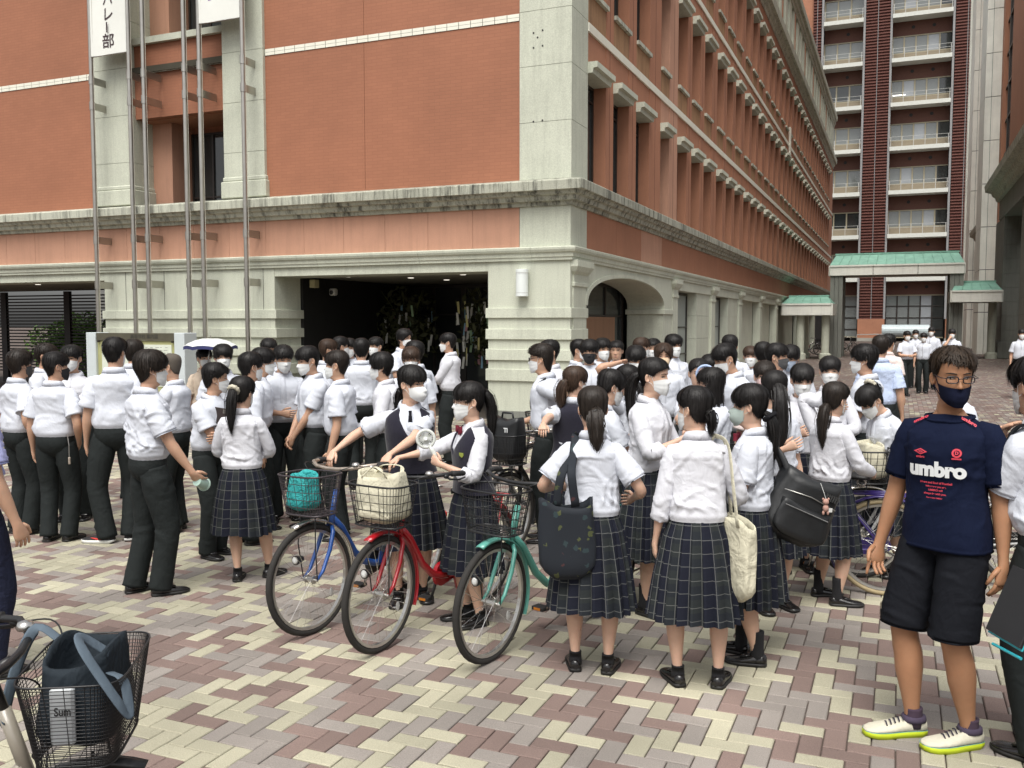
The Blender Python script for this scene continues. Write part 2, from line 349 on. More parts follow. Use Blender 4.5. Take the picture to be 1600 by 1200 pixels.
# ================================================================== school building
school = thing('school_building', 'long terracotta and grey stone school building with white string courses, its corner towards the plaza', 'building')
Z1 = 4.56; FH = 3.73
def sweep(name, prof, st, m):
    """profile [(out, z)] swept over stations given as functions of out"""
    g = MB(); rs = [[(f(o)[0], f(o)[1], z) for o, z in prof] for f in st]; g.rings(rs); return g.build(name, m, school)
def cornice(name, prof, m, x_left, y_right, stepl, stepr, skip_right=False):
    x = -.75; gp = .006
    m3 = STONE3 if m is STONE2 else m
    sweep(name, prof, [lambda o: (-.75, -o), lambda o: (o, -o), lambda o: (o, .75)], m3)
    while x > x_left:
        x2 = max(x - stepl, x_left); a, b_ = x - gp, x2; sweep(name, prof, [lambda o, b_=b_: (b_, -o), lambda o, a=a: (a, -o)], m3 if x > -4.4 else m); x = x2
    y = .75
    while y < y_right:
        st = stepr if y < 20 else 60; y2 = min(y + st, y_right); a, b_ = y + gp, y2
        sweep(name, prof, [lambda o, a=a: (o, a), lambda o, b_=b_: (o, b_)], m3 if y < 30 else m); y = y2
UP = [(-.1, 4.05), (.05, 4.06), (.07, 4.13), (.15, 4.14), (.18, 4.22), (.24, 4.24), (.27, 4.30), (.34, 4.31), (.345, 4.47), (.32, 4.49), (0, 4.56), (-.1, 4.56)]
LO = [(-.05, 3.05), (.05, 3.05), (.055, 3.10), (.075, 3.11), (.085, 3.18), (.12, 3.20), (.14, 3.24), (.145, 3.28), (.12, 3.295), (0, 3.31), (-.05, 3.31)]
XL, YR = -24.0, 69.0
cornice('cornice_block', UP, STONE2, XL, YR, 2.35, 2.2)
cornice('moulding_block', LO, STONE, XL, YR, 2.4, 1.9)
# ---- frieze of flat panels between the two cornices
x = -1.03; k = 0
while x > XL:
    part('frieze_panel', (x - .98 + .006, x, .0, .2, 3.31, 4.06), TERRAP, school); x -= .98
part('corner_block', (-1.02, 0, -.004, .95, 3.31, 4.06), STONE, school)
y = .955; k = 0
while y < YR:
    w = 2.05 if y < 20 else 8; part('frieze_panel', (-.2, -.001, y, min(y + w - .006, YR), 3.31, 4.06), TERRAP if 0 < k % 5 == 2 and y < 12 else TERRA, school); y += w; k += 1
# ---- corner pier above the cornice
zz = [4.56, 5.62, 6.65, 7.66, 8.70, 9.74, 10.8]
for a, b_ in zip(zz[:-1], zz[1:]): part('stone_block', (-1.02, .012, -.012, .94, a, b_ - .008), STONE, school)
HOLE = mat('drill_hole', (.02, .02, .02), var=0)
for hx, hz in [(-.74, 7.25), (-.56, 7.28), (-.74, 6.98), (-.56, 7.0), (-.66, 7.16), (-.74, 5.63), (-.56, 5.64)]:
    MB().lathe([(.0, -.018), (.017, -.018), (.017, 0), (0, 0)], 10, (hx, 0, hz), axis='y').build('anchor_hole', HOLE, school)
# ---- left facade: tiled walls, pilasters, window bay
part('tiled_wall', (-4.42, -1.025, .015, .3, Z1, 11), BRICK, school); part('tiled_wall', (-6.86, -4.428, .015, .3, Z1, 11), BRICK, school)
part('tiled_wall', (XL, -11.66, .015, .3, Z1, 11), BRICK, school)
def tiles(x0, x1, y):
    n = max(1, round((x1 - x0) / .255)); w = (x1 - x0) / n
    for i in range(n):
        for z in (7.51, 7.578):
            part('tile', (x0 + i * w + .006, x0 + (i + 1) * w - .006, y - .014, y + .05, z + .004, z + .066), WHITET, school)
tiles(-6.85, -1.03, .015); tiles(-16.5, -11.67, .015); tiles(-10.56, -7.94, .11)
part('tile_bed', (XL, -1.03, .008, .05, 7.51, 7.645), mat('grout', (.05, .045, .03), rough=.9), school)
part('tile_bed', (-10.56, -7.94, .103, .15, 7.51, 7.645), MATS['grout'], school)
for x0, x1 in ((-11.66, -10.57), (-7.93, -6.86)):
    part('pilaster_base', (x0 - .06, x1 + .06, -.12, .95, Z1, 4.92), STONE, school, .02); part('pilaster_base', (x0 - .03, x1 + .03, -.09, .95, 4.922, 5.02), STONE, school, .02)
    for a, b_ in zip([5.024, 5.54, 6.6, 7.66, 8.7, 9.75], [5.54, 6.6, 7.66, 8.7, 9.75, 10.8]): part('pilaster_block', (x0, x1, -.06, .62, a, b_ - .008), STONE, school)
part('spandrel', (-10.57, -7.93, .11, .62, 6.52, 8.15), BRICK, school)
part('window_sill', (-10.56, -7.94, .0, .7, 8.15, 8.29), STONE, school)
part('bay_back', (-10.57, -7.93, 1.35, 1.5, Z1 - .3, 11), TERRA, school)
part('bay_jamb', (-10.57, -10.0, .62, 1.35, Z1, 11), TERRAP, school); part('bay_jamb', (-8.1, -7.93, .62, 1.35, Z1, 11), TERRA, school)
part('bay_soffit', (-10.57, -7.93, .3, 1.35, 6.50, 6.519), TERRA, school)
def window(d, parent, axis, nv=2, hz=(), glass=GLASS, fw=.05, name='window'):
    """a framed window filling the rectangle d=(a0,a1,z0,z1,plane); axis 'y': wall faces -y, axis 'x': wall faces +x"""
    a0, a1, z0, z1, p = d; fr = MB(); pl = []
    def bx(g, u0, u1, w0, w1, t0, t1):
        (g.box(u0, u1, p + t0, p + t1, w0, w1) if axis == 'y' else g.box(p - t1, p - t0, u0, u1, w0, w1))
    bx(fr, a0, a1, z0, z0 + fw, -.04, .04); bx(fr, a0, a1, z1 - fw, z1, -.04, .04)
    us = np.linspace(a0, a1, nv + 1)
    for i, u in enumerate(us):
        c = min(max(u, a0 + fw / 2), a1 - fw / 2); bx(fr, c - fw / 2, c + fw / 2, z0 + fw, z1 - fw, -.04, .04)
    for h in hz: bx(fr, a0 + fw, a1 - fw, h - .02, h + .02, -.035, .035)
    w = fr.build(name, FRAME, parent)
    for i in range(nv):
        q = MB(); bx(q, us[i] + fw / 2, us[i + 1] - fw / 2, z0 + fw, z1 - fw, -.004, .004); q.build('pane', glass, w)
    return w
window((-10.0, -8.1, Z1, 6.35, 1.3), school, 'y', 3, (4.85,)); window((-10.0, -8.1, 8.29, 10.9, 1.3), school, 'y', 3)
# ---- left facade, ground floor
part('stone_pier', (-1.68, -.004, .0, .93, .18, 3.05), STONE, school); part('plinth', (-1.7, .02, -.02, .95, 0, .18), STONED, school)
for a, b_ in ((1.97, 2.16), (1.56, 1.76), (1.16, 1.37), (.76, .99)):
    part('rustic_band', (-1.72, .035, -.045, .97, a, b_), STONE, school, .006)
    part('rustic_band', (-11.6, -6.64, -.045, .96, a, b_), STONE, school, .006)
part('stone_wall', (-11.55, -6.7, .0, .92, .18, 3.05), STONE, school); part('plinth', (-11.57, -6.68, -.02, .94, 0, .18), STONED, school)
for xj in (-10.9, -9.75, -8.6, -7.0): part('wall_joint', (xj, xj + .012, -.002, .02, 2.165, 3.05), HOLE, school)
part('lintel', (-6.7, -1.68, .01, .92, 2.87, 3.05), STONE, school); part('lintel', (XL, -11.55, .01, .92, 2.87, 3.05), STONE, school)
# porch behind the openings
part('porch_ceiling', (-6.8, -1.6, .92, 7, 2.9, 3.0), CEIL, school); part('porch_ceiling', (XL, -11.5, .92, 5.3, 2.9, 3.0), CEIL, school)
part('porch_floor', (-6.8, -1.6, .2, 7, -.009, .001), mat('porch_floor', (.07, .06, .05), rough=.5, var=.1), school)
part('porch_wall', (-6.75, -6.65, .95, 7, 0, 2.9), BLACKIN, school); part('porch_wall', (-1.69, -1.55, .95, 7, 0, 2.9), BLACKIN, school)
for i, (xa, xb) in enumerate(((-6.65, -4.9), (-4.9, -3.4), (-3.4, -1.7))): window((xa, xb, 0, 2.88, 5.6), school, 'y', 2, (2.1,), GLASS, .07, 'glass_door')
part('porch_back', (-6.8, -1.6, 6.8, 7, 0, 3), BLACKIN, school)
DL = emat('downlight_glow', (1, .93, .8), 1.2)
for lx, ly in ((-5.7, 1.3), (-4.6, 2.2), (-2.9, 1.4), (-4.3, 3.4), (-2.6, 2.6), (-12.2, 1.2), (-15.5, 1.5)):
    MB().lathe([(0, 2.893), (.06, 2.893), (.075, 2.899), (0, 2.899)], 12, (lx, ly, 0)).build('downlight', DL, school)
cm = MB().bbox(-6.5, -6.36, .98, 1.16, 2.66, 2.84, .01).build('camera_box', mat('ivory_plastic', (.42, .38, .22), rough=.5), school)
cm = MB().bbox(-6.35, -6.19, 1.5, 1.66, 2.5, 2.66, .03).build('security_camera', mat('grey_plastic', (.45, .45, .42), rough=.5), school)
MB().lathe([(0, -.01), (.05, -.01), (.05, .01), (0, .01)], 12, (-6.27, 1.5, 2.57), 'y').build('lens', HOLE, cm)
# rooms behind and above keep the porches dark
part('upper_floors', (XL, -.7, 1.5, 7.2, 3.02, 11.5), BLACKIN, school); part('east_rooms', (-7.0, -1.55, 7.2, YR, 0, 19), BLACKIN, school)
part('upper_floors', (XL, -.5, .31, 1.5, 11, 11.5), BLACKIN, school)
# wall lamp on the corner pier
lamp = thing('wall_lamp', 'white cylindrical wall lamp on the grey stone corner pier', 'lamp', (-.93, -.11, 2.63))
MB().lathe([(0, -.255), (.118, -.255), (.122, -.25), (.122, -.19), (.118, -.185), (.118, .185), (.122, .19), (.122, .25), (.118, .255), (0, .255)], 24).build('shade', LAMPW, lamp, smooth=False)
MB().box(-.05, .05, .08, .115, -.15, .15).build('bracket', STEEL, lamp)
for zc in (-.187, .187): MB().lathe([(.119, zc - .004), (.124, zc - .004), (.124, zc + .004), (.119, zc + .004)], 24).build('trim_ring', mat('lamp_trim', (.5, .5, .48), rough=.4), lamp)

# ---- right facade: bays of three windows, hoods, sills
starts = [.96 + 1.0e-6, 2.69, 4.5]; WINS = [(s, 1.2) for s in starts] + [(6.82, .95)]
gy = 8.72
while gy < YR - 5.3:
    for i in range(3): WINS.append((gy + 1.82 * i, 1.18))
    gy += 5.72
piers = []; prev = .94
for s, w in WINS:
    if s - prev > .02: piers.append((prev, s))
    prev = s + w
piers.append((prev, YR)); ZT = 15.2; RD = -.30
for a, b_ in piers:
    sp_ = 5.7 < a < 8.5
    part('wall_pier', (RD - .3, 0, a, b_, Z1, ZT), TERRAP if sp_ else TERRA, school)
    if b_ - a < 1.2:
        part('pier_groove', (-.006, .003, (a + b_) / 2 - .008, (a + b_) / 2 + .008, Z1, ZT), mat('seam', (.10, .045, .03), rough=.9), school)
for fl in range(3):
    z0 = Z1 if fl == 0 else 8.28 + FH * (fl - 1); z1 = 6.72 + FH * fl; ztop = min(8.2 + FH * fl, ZT)
    for j, (s, w) in enumerate(WINS):
        e = s + w; sp_ = abs(s - 6.82) < .01
        if z1 < ZT: part('spandrel', (RD - .3, -.012, s, e, z1, ztop), TERRAP if sp_ else (TERRA if fl == 0 else TERRA), school)
        if fl > 0: part('apron', (RD - .2, -.006, s, e, z0 - .65, z0 - .085), TERRAO, school)
        hd = MB(); hd.add([(0, s - .02, z1 + .17), (.2, s - .02, z1 + .17), (.2, s - .02, z1 + .06), (.12, s - .02, z1 + .05), (.10, s - .02, z1 - .04), (-.28, s - .02, z1 - .04),
                           (0, e + .02, z1 + .17), (.2, e + .02, z1 + .17), (.2, e + .02, z1 + .06), (.12, e + .02, z1 + .05), (.10, e + .02, z1 - .04), (-.28, e + .02, z1 - .04)],
                          [np.array([(0, 1, 7, 6), (1, 2, 8, 7), (2, 3, 9, 8), (3, 4, 10, 9), (4, 5, 11, 10), (5, 0, 6, 11)]), np.array([(0, 2, 1), (0, 3, 2), (0, 4, 3), (0, 5, 4), (6, 7, 8), (6, 8, 9), (6, 9, 10), (6, 10, 11)])])
        if fl < 3 and z1 + .17 < ZT: hd.build('window_hood', WHITET if False else STONE, school)
        if fl > 0: part('window_sill', (-.28, .07, s - .0, e + .0, z0 - .085, z0), STONE2, school)
        window((s, e, z0, z1 - .04, RD), school, 'x', 2, (z1 - .35,), GLASS, .06)
part('wall_core', (-1.2, RD - .31, .95, YR, Z1, ZT), BLACKIN, school)
for zs in (7.47, 7.47 + FH):
    y = .945
    while y < YR:
        st = 2.1 if y < 16 else 53; part('string_course', (-.05, .03, y, min(y + st - .006, YR), zs, zs + .165), WHITET, school); y += st
MB().bbox(.0, .12, 34.8, 35.2, 10.5, 12.2, .05).build('wall_box', mat('ivory_paint', (.55, .53, .45), rough=.5), school)
# ---- big cornice, attic storey and roof cornice
UC = [(-.3, 15.2), (.03, 15.2), (.05, 15.35), (.14, 15.42), (.16, 15.55), (.30, 15.6), (.32, 15.95), (.28, 16.0), (0, 16.1), (-.3, 16.1)]
sweep('cornice_block', UC, [lambda o: (o, .9), lambda o: (o, YR)], STONE2)
RC = [(-.3, 18.7), (.03, 18.7), (.05, 18.9), (.13, 18.95), (.14, 19.2), (.26, 19.25), (.28, 19.6), (0, 19.75), (-.3, 19.75)]
sweep('roof_cornice', RC, [lambda o: (o, .9), lambda o: (o, YR)], STONE2)
part('attic_wall', (-1.2, -.5, .95, YR, 16.1, 18.75), GLASS, school)
for a, b_ in piers:
    if b_ - a > .55: part('attic_pier', (-.6, -.01, a - .1, b_ + .1, 16.14, 18.72), STONE, school)
for s, w in WINS[4:]:
    part('attic_mullion', (-.5, -.08, s + w / 2 - .14, s + w / 2 + .14, 16.14, 18.72), STONE, school)
gy = 8.72 - .27
while gy < YR - 4: part('attic_strip', (-.05, .02, gy - .12, gy + .12, 16.16, 18.69), TERRA, school); gy += 5.72
# ---- right facade, ground floor: arch bay then pilasters
def pilaster(y0, y1):
    part('pilaster_shaft', (-.3, .02, y0, y1, .5, 2.62), STONE, school); part('pilaster_foot', (-.3, .05, y0 - .03, y1 + .03, 0, .5), STONE, school, .01)
    part('capital_band', (-.3, .05, y0 - .02, y1 + .02, 2.56, 2.64), STONE, school, .01); part('capital_neck', (-.3, .03, y0, y1, 2.64, 2.78), STONE, school)
    g = MB(); rs = []
    for z, o in ((2.78, .03), (2.84, .09), (2.93, .14), (3.05, .14)): rs.append([(-.3, y0 - o + .03, z), (o, y0 - o + .03, z), (o, y1 + o - .03, z), (-.3, y1 + o - .03, z)])
    g.rings(rs); g.build('capital', STONE, school)
pilaster(.12, .9)
for yc in (8.32, 13.9, 19.5, 25.2, 30.9, 42, 53): pilaster(yc, yc + .62)
part('lintel', (-.6, .0, 8.325, YR, 2.78, 3.05), STONE, school)
# arch: spandrel plate with an elliptical opening from y=.94 to 7.35
ya, yb, zsp, zap = .98, 7.3, 2.22, 2.86; yc_ = (ya + yb) / 2
def arch(t, k=0.0): return (yc_ - (yc_ - ya + k) * math.cos(t), zsp + (zap - zsp + k * .6) * math.sin(t) ** .8)
g = MB(); ts = np.linspace(0, math.pi, 33); xs_ = (.0, -.95)
low = [arch(t) for t in ts]
rs = [[(0, y, z) for y, z in low], [(-.95, y, z) for y, z in low]]; g.rings(np.array(rs), closed=False)
rs = [[(0, y, 3.05) for y, z in low], [(0, y, z) for y, z in low]]; g.rings(np.array(rs), closed=False); g.build('arch', STONE, school)
g = MB(); ra = [[(.03, *arch(t, .16)), (.03, *arch(t, .02)), (-.0, *arch(t, .02)), (0, *arch(t, .16))] for t in ts]; g.rings(np.array(ra)); g.build('archivolt', STONE, school)
part('arch_jamb', (-.96, .0, 7.3, 8.32, 0, 3.05), STONE, school); part('impost', (-1.0, .05, 7.24, 8.3, 2.1, 2.23), STONE, school, .01)
part('impost', (-1.0, -.02, .6, 1.02, 2.1, 2.2), STONE, school, .01)
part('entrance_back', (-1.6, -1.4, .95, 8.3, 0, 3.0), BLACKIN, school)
window((1.0, 7.3, 0, 2.85, -1.1), school, 'x', 4, (2.05,), GLASS, .09, 'entrance_glazing')
part('plywood_board', (-1.05, -1.0, 3.0, 6.3, 0, 2.02), PLY, school)
FROST = glassmat('frosted_pane', (.30, .33, .31), .3, .1)
for i, yc in enumerate((8.94, 14.52, 20.12, 25.8, 31.5, 42.6)):
    ye = yc + 4.96 if i < 4 else yc + 10
    ww = 2.9 if i < 2 else .5
    window((yc, yc + ww, .25, 2.76, -.38), school, 'x', 2 if i < 2 else 1, (.95, 1.75), FROST if i < 2 else GLASS, .07)
    for k_ in range(4 if i < 2 else 1):
        part('ashlar_block', (-.5, -.06 if i < 2 else -.3, yc + ww, ye, k_ * .7, 2.78 if i >= 2 else min(k_ * .7 + .694, 2.78)), STONE, school)
    part('under_wall', (-.6, -.4, yc, yc + ww, 0, .25), STONE, school)
part('wall_core', (-1.5, -.52, 8.4, YR, 0, 3.05), BLACKIN, school)

# ================================================================== slatted bicycle shed screen and garden behind the left porch
SLAT = mat('black_slat', (.014, .009, .009), rough=.5, var=.2, scale=4)
scr = thing('slat_screen', 'black horizontal slat screen behind the left porch opening', 'screen', (-17.5, 4.6, 0))
for i in range(25): part('slat', (-6.5, 6.1, -.02, .02, .35 + i * .098, .35 + i * .098 + .042), SLAT, scr)
for px_ in (-6.0, -3.2, -.45, 2.35, 5.1): part('post', (px_ - .12, px_ + .12, -.05, .05, 0, 2.85), SLAT, scr)
shr_m = mat('leaf_brightened', (.17, .32, .055), rough=.6, var=.4, scale=4)  # leaf green raised in colour to make up for the shade there
shr_d = mat('leaf_deep', (.035, .075, .02), rough=.6, var=.4, scale=4)
def leaf_cloud(c, r, n, size, m, name, parent, seed=0):
    rg = np.random.default_rng(seed); P = rg.normal(size=(n, 3)); P /= np.linalg.norm(P, axis=1)[:, None]; P *= (rg.random(n) ** .4)[:, None] * (1 + .35 * np.sin(P[:, :1] * 5 + seed) * np.sin(P[:, 1:2] * 4)); P = P * np.asarray(r) + np.asarray(c)
    a = rg.normal(size=(n, 3)); a /= np.linalg.norm(a, axis=1)[:, None]; b = np.cross(a, rg.normal(size=(n, 3))); b /= np.linalg.norm(b, axis=1)[:, None]; s = size * rg.uniform(.6, 1.4, n)[:, None]
    V = np.stack([P - a * s, P + b * s * .45, P + a * s, P - b * s * .45], 1).reshape(-1, 3); g = MB(); g.add(V, np.arange(n * 4).reshape(-1, 4)); return g.build(name, m, parent)
for i, (x, y, rx, rz, zc) in enumerate([(-19, 8.4, 2.0, 1.1, 1.0), (-16.2, 8.6, 1.9, 1.0, .9), (-13.4, 8.5, 1.9, 1.3, 1.2), (-22, 8.6, 2.0, 1.1, 1.0)]):
    sh = thing('shrub', ['rounded green shrub seen through the slats, second from left', 'low green shrub seen through the slats behind the porch lights', 'green shrub seen through the slats nearest the stone wall', 'green shrub seen through the slats at the left frame edge'][i], 'shrub', (x, y, 0), 0, 'shrubs behind the slat screen')
    leaf_cloud((0, 0, zc), (rx, .6, rz), 6500, .085, shr_m, 'foliage', sh, i); MB().tube([(0, 0, 0), (.05, 0, .4), (-.03, .05, .8)], [.05, .04, .02], 6).build('stem', PLY, sh)
bk = thing('garden_wall', 'pale grey building wall glimpsed through the slat screen', 'wall', (-19, 15, 0))
part('wall_face', (-9, 9, 0, .3, 0, 5), mat('grey_render', (.17, .17, .16), rough=.9, var=.2, scale=1), bk); part('coping', (-9.05, 9.05, -.05, .35, 5, 5.15), STONE, bk)
for k_ in range(5): part('wall_window', (-8 + k_ * 3.4, -6.2 + k_ * 3.4, -.03, .05, 1.4, 2.9), GLASS, bk)
yb_ = thing('yellow_sign', 'yellow upright sign post glimpsed through the slats', 'sign', (-13.6, 7.6, 0)); part('panel', (-.1, .2, -.03, .03, .5, 1.95), mat('yellow_paint', (.62, .45, .05), rough=.5), yb_); part('post', (-.02, .04, -.02, .02, 0, .5), STEEL, yb_)
# ================================================================== dark red tower block at the end of the street
tower = thing('tower_block', 'tall dark red brick tower block with balconies closing the street', 'building', (0, 86, 0))
CREAM = mat('cream_window_frame', (.36, .32, .22), rough=.5, var=.05); TAN = mat('tan_board', (.26, .215, .15), rough=.7, var=.12, scale=2, stretch=(1, 1, 8)); BROWN = mat('brown_beam', (.135, .062, .045), rough=.8, var=.1)
SLABM = mat('white_slab', (.60, .61, .56), rough=.7, var=.06); RAIL = mat('rail_white', (.50, .50, .47), rough=.5); PALE = mat('pale_edge', (.25, .25, .25), rough=.6)
RIB = mat('brick_rib', (.135, .050, .037), rough=.8, var=.15, scale=3)
def louvre_pier(x0, x1, z0, z1):
    part('pier_core', (x0, x1, .12, 2, z0, z1), DARKRED, tower)
    g = MB(); z = z0
    mid = (x0 + x1) / 2
    while z < z1:
        for a, b_ in ((x0, mid - .05), (mid + .05, x1)): g.box(a, b_, -.02, .13, z, z + .12)
        z += .3
    tag(g.build('brick_ribs', RIB, tower), kind='stuff')
    part('pier_seam', (mid - .03, mid + .03, .06, .15, z0, z1), PALE, tower)
ZTW = 46
louvre_pier(1.72, 4.05, 2.3, ZTW); louvre_pier(10.0, 12.2, 2.3, ZTW); louvre_pier(-3.4, -2.6, 2.3, ZTW)
for x0, x1 in ((1.6, 4.2), (9.9, 12.3)): part('pier_base', (x0, x1, -.05, 2, .35, 2.3), TERRA, tower); part('pier_plinth', (x0 - .05, x1 + .05, -.1, 2, 0, .35), CONC, tower)
part('side_wall', (-14, -3.4, .3, 2, 0, ZTW), TERRA, tower)
for x in (-2.55, 1.5, 4.05, 9.75): part('pale_strip', (x, x + .2, -.05, .4, 2.3, ZTW), PALE, tower)
def bay(x0, x1, npan, glassmats):
    for k in range(-1, 9):
        z = 6.15 + 4.385 * k
        if k >= 0: part('balcony_slab', (x0, x1, -.25, 1.6, z, z + .4), SLABM, tower)
        top = z + 4.385
        if k < 0: z = -.1 - .4
        part('brown_beam', (x0, x1, 1.45, 1.7, (z + 2.95) if k >= 0 else 4.8, top), BROWN, tower)
        for h in ((.35, .7) if x1 - x0 > 4 else (.6,)):
            MB().lathe([(0, -.02), (.17, -.02), (.17, .02), (0, .02)], 12, (x0 + (x1 - x0) * h, 1.44, z + 3.75 if k >= 0 else 5.6), 'y').build('vent', HOLE, tower)
        if k >= 0: part('parapet_board', (x0, x1, 1.3, 1.7, z + .4, z + 1.15), TAN, tower)
        us = np.linspace(x0, x1, npan + 1); zb, zt_ = (z + 1.15, z + 2.95) if k >= 0 else (.35, 4.8)
        for i in range(npan):
            w = part('window', (us[i] + .03, us[i + 1] - .03, 1.5, 1.56, zb, zt_), glassmats[(i * 3 + k * 2 + (7 if k == 3 else 0)) % len(glassmats)] if not (i == npan - 1 and npan > 3) else GLASS, tower)
            part('mullion', (us[i] - .07, us[i] + .07, 1.42, 1.5, zb, zt_), CREAM if k >= 0 else FRAME, tower)
        part('window_head', (x0, x1, 1.4, 1.5, zt_ - .1, zt_), CREAM, tower); part('window_foot', (x0, x1, 1.4, 1.5, zb, zb + .12), CREAM, tower)
        if k < 0:
            for h in (1.2, 2.4, 3.6): part('transom', (x0, x1, 1.42, 1.49, h, h + .08), FRAME, tower)
        if k >= 0:
            for h in (1.0, 1.35): part('rail', (x0, x1, -.2, -.17, z + h, z + h + .025), RAIL, tower)
            for u in np.linspace(x0 + .1, x1 - .1, 4 if x1 - x0 < 4 else 6): part('rail_post', (u - .025, u + .025, -.2, -.15, z + .4, z + 1.35), RAIL, tower)
bay(-2.35, 1.5, 3, [GLASSL, GLASSL, GLASS]); bay(4.25, 9.75, 5, [GLASSL, GLASSL, GLASSL, glassmat('milky_glass', (.33, .35, .37), .1, .1)])
part('tower_back', (-14, 14, 2, 3, 0, ZTW), BLACKIN, tower)
part('lit_lamp_tube', (4.4, 5.6, 1.42, 1.46, 25.1, 25.18), emat('tube_glow', (1, .97, .9), 1.6), tower); part('lit_lamp_tube', (4.4, 5.6, 1.42, 1.46, 24.5, 24.58), MATS['tube_glow'], tower)

# ================================================================== building on the right of the street
east = thing('stone_building', 'grey stone building with heavy cornice and white panelled pylons at the right edge', 'building', (0, 0, 0))
CP = [(.0, 8.5), (-.3, 8.55), (-.35, 8.75), (-.5, 8.85), (-.55, 9.0), (-.85, 9.1), (-.9, 9.4), (-.8, 9.5), (.3, 9.6), (.3, 8.5)]
g = MB(); g.rings([[(10.7 + o, y, z) for o, z in CP] for y in (20, 41.5)]); g.build('cornice', STONE2, east)
part('frieze', (10.55, 12, 20, 41.2, 7.5, 8.5), STONED, east); part('beam', (10.4, 12, 20, 37, 7.3, 7.49), STONED, east)
for k in range(10): part('ashlar_block', (10.6, 13, 38.6, 43.3, k * .75, k * .75 + .74), STONED, east)
for k in range(10): part('ashlar_block', (10.6, 13, 24, 31, k * .75, k * .75 + .74), STONED, east)
part('pier_foot', (10.45, 13.1, 38.45, 43.4, 0, .9), STONED, east, .03); part('porch_back', (13, 13.2, 18, 60, 0, 9), BLACKIN, east)
def pylon(x0, x1, y0, y1, z1, m, ph):
    z = -ph; g_ = .02
    while z < z1:
        zb = max(z, 0)
        part('white_panel', (x0, x0 + (x1 - x0) * .42 - g_, y0, y1, zb, z + ph - g_ * 2), m, east); part('white_panel', (x0 + (x1 - x0) * .42, x1, y0 - .06, y1, zb, z + ph - g_ * 2), m, east); z += ph
    part('pylon_core', (x0 + .03, x1 - .03, y0 + .03, y1 - .1, 0, z1), HOLE, east)
pylon(10.0, 10.84, 46, 50, 30, PANELW, 2.55); pylon(10.22, 10.98, 60, 64, 40, PANELW, 2.9)
part('white_fin', (10.1, 10.3, 63.9, 64.6, 0, 40), PANELW, east)
part('red_wall', (11.0, 12.2, 20, 42, 9.6, 30), TERRA, east); part('red_wall', (10.85, 12.2, 45.0, 60, 0, 40), TERRA, east)
part('stair_glass', (11.1, 12, 42, 45, 9.5, 30), GLASSL, east)
for k in range(12): part('stair_bar', (11.0, 11.1, 42, 45, 9.7 + k * 1.9, 9.8 + k * 1.9), FRAME, east)
part('stair_post', (10.98, 11.09, 43.4, 43.55, 9.5, 30), FRAME, east)
g = MB(); g.rings([[(10.9 + o * .8, y, z - 1.0) for o, z in CP] for y in (52, 59)]); g.build('far_cornice', STONE2, east)
for k in range(3): part('doorway', (10.57, 10.62, 45.2 + k * 1.6, 46.4 + k * 1.6, 0, 2.6), FRAME, east)

# ================================================================== green roofed walkway gate across the street
def canopy(name, label, x0, x1, y0, y1, zf0, zf1, zr, posts, ends=(1, 1)):
    t = thing(name, label, 'canopy', ((x0 + x1) / 2, (y0 + y1) / 2, 0)); hx, hy = (x1 - x0) / 2, (y1 - y0) / 2
    n = max(1, round((x1 - x0) / 2.2)); us = np.linspace(-hx, hx, n + 1)
    for i in range(n):
        part('fascia_panel', (us[i] + .015, us[i + 1] - .015, -hy, -hy + .15, zf0, zf1 - .09), PANELW, t); part('gutter', (us[i] + .005, us[i + 1] - .005, -hy - .05, -hy + .1, zf1 - .085, zf1), PANELW, t)
        part('fascia_panel', (us[i] + .015, us[i + 1] - .015, hy - .15, hy, zf0, zf1), PANELW, t)
    for s in (-1, 1): part('end_fascia', (s * hx - .06, s * hx + .06, -hy + .16, hy - .16, zf0, zf1), PANELW, t)
    part('soffit', (-hx, hx, -hy + .16, hy - .16, zf0 + .05, zf0 + .12), CEIL, t)
    g = MB(); r = .35
    A = [(-hx, -hy, zf1), (hx, -hy, zf1), (hx, hy, zf1), (-hx, hy, zf1), (-hx + .25, -r, zr), (hx - .25, -r, zr), (hx - .25, r, zr), (-hx + .25, r, zr)]
    g.add(A, np.array([(0, 1, 5, 4), (1, 2, 6, 5), (2, 3, 7, 6), (3, 0, 4, 7), (4, 5, 6, 7)])); g.build('copper_roof', COPPER, t)
    m_ = max(3, int((x1 - x0) / .45))
    for i in range(1, m_):
        f = i / m_; xa = -hx + f * 2 * hx; xb = -hx + .25 + f * (2 * hx - .5); MB().tube([(xa, -hy, zf1 + .02), (xb, -r, zr + .02)], .018, 4).build('roof_seam', COPPER, t)
    part('ridge_cap', (-hx + .2, hx - .2, -r - .05, r + .05, zr, zr + .08), COPPER, t)
    for (px_, py_, kind) in posts:
        px_ -= (x0 + x1) / 2; py_ -= (y0 + y1) / 2
        if kind == 'sq':
            for k in range(3): part('post', (px_ - .33 + k * .22, px_ - .33 + k * .22 + .205, py_ - .3, py_ + .3, 0, zf0 + .05), STONED, t)
        else: MB().lathe([(0, 0), (.30, 0), (.30, .28), (.2, .34), (.2, zf0 + .05), (0, zf0 + .05)], 16, (px_, py_, 0)).build('column', STONE, t, smooth=False)
    return t
canopy('gate_canopy', 'tall gate canopy with green copper roof across the street', 2.08, 8.68, 36.8, 39.8, 4.45, 5.0, 5.62, [(2.45, 37.2, 'sq'), (8.35, 37.2, 'sq'), (2.45, 39.4, 'sq'), (8.35, 39.4, 'sq')])
canopy('walkway_canopy', 'low walkway canopy with mossy green roof joining the school building', .03, 2.45, 33.0, 36.4, 2.28, 2.88, 3.25, [(.92, 33.6, 'rd'), (2.15, 33.7, 'rd'), (.92, 35.8, 'rd')])
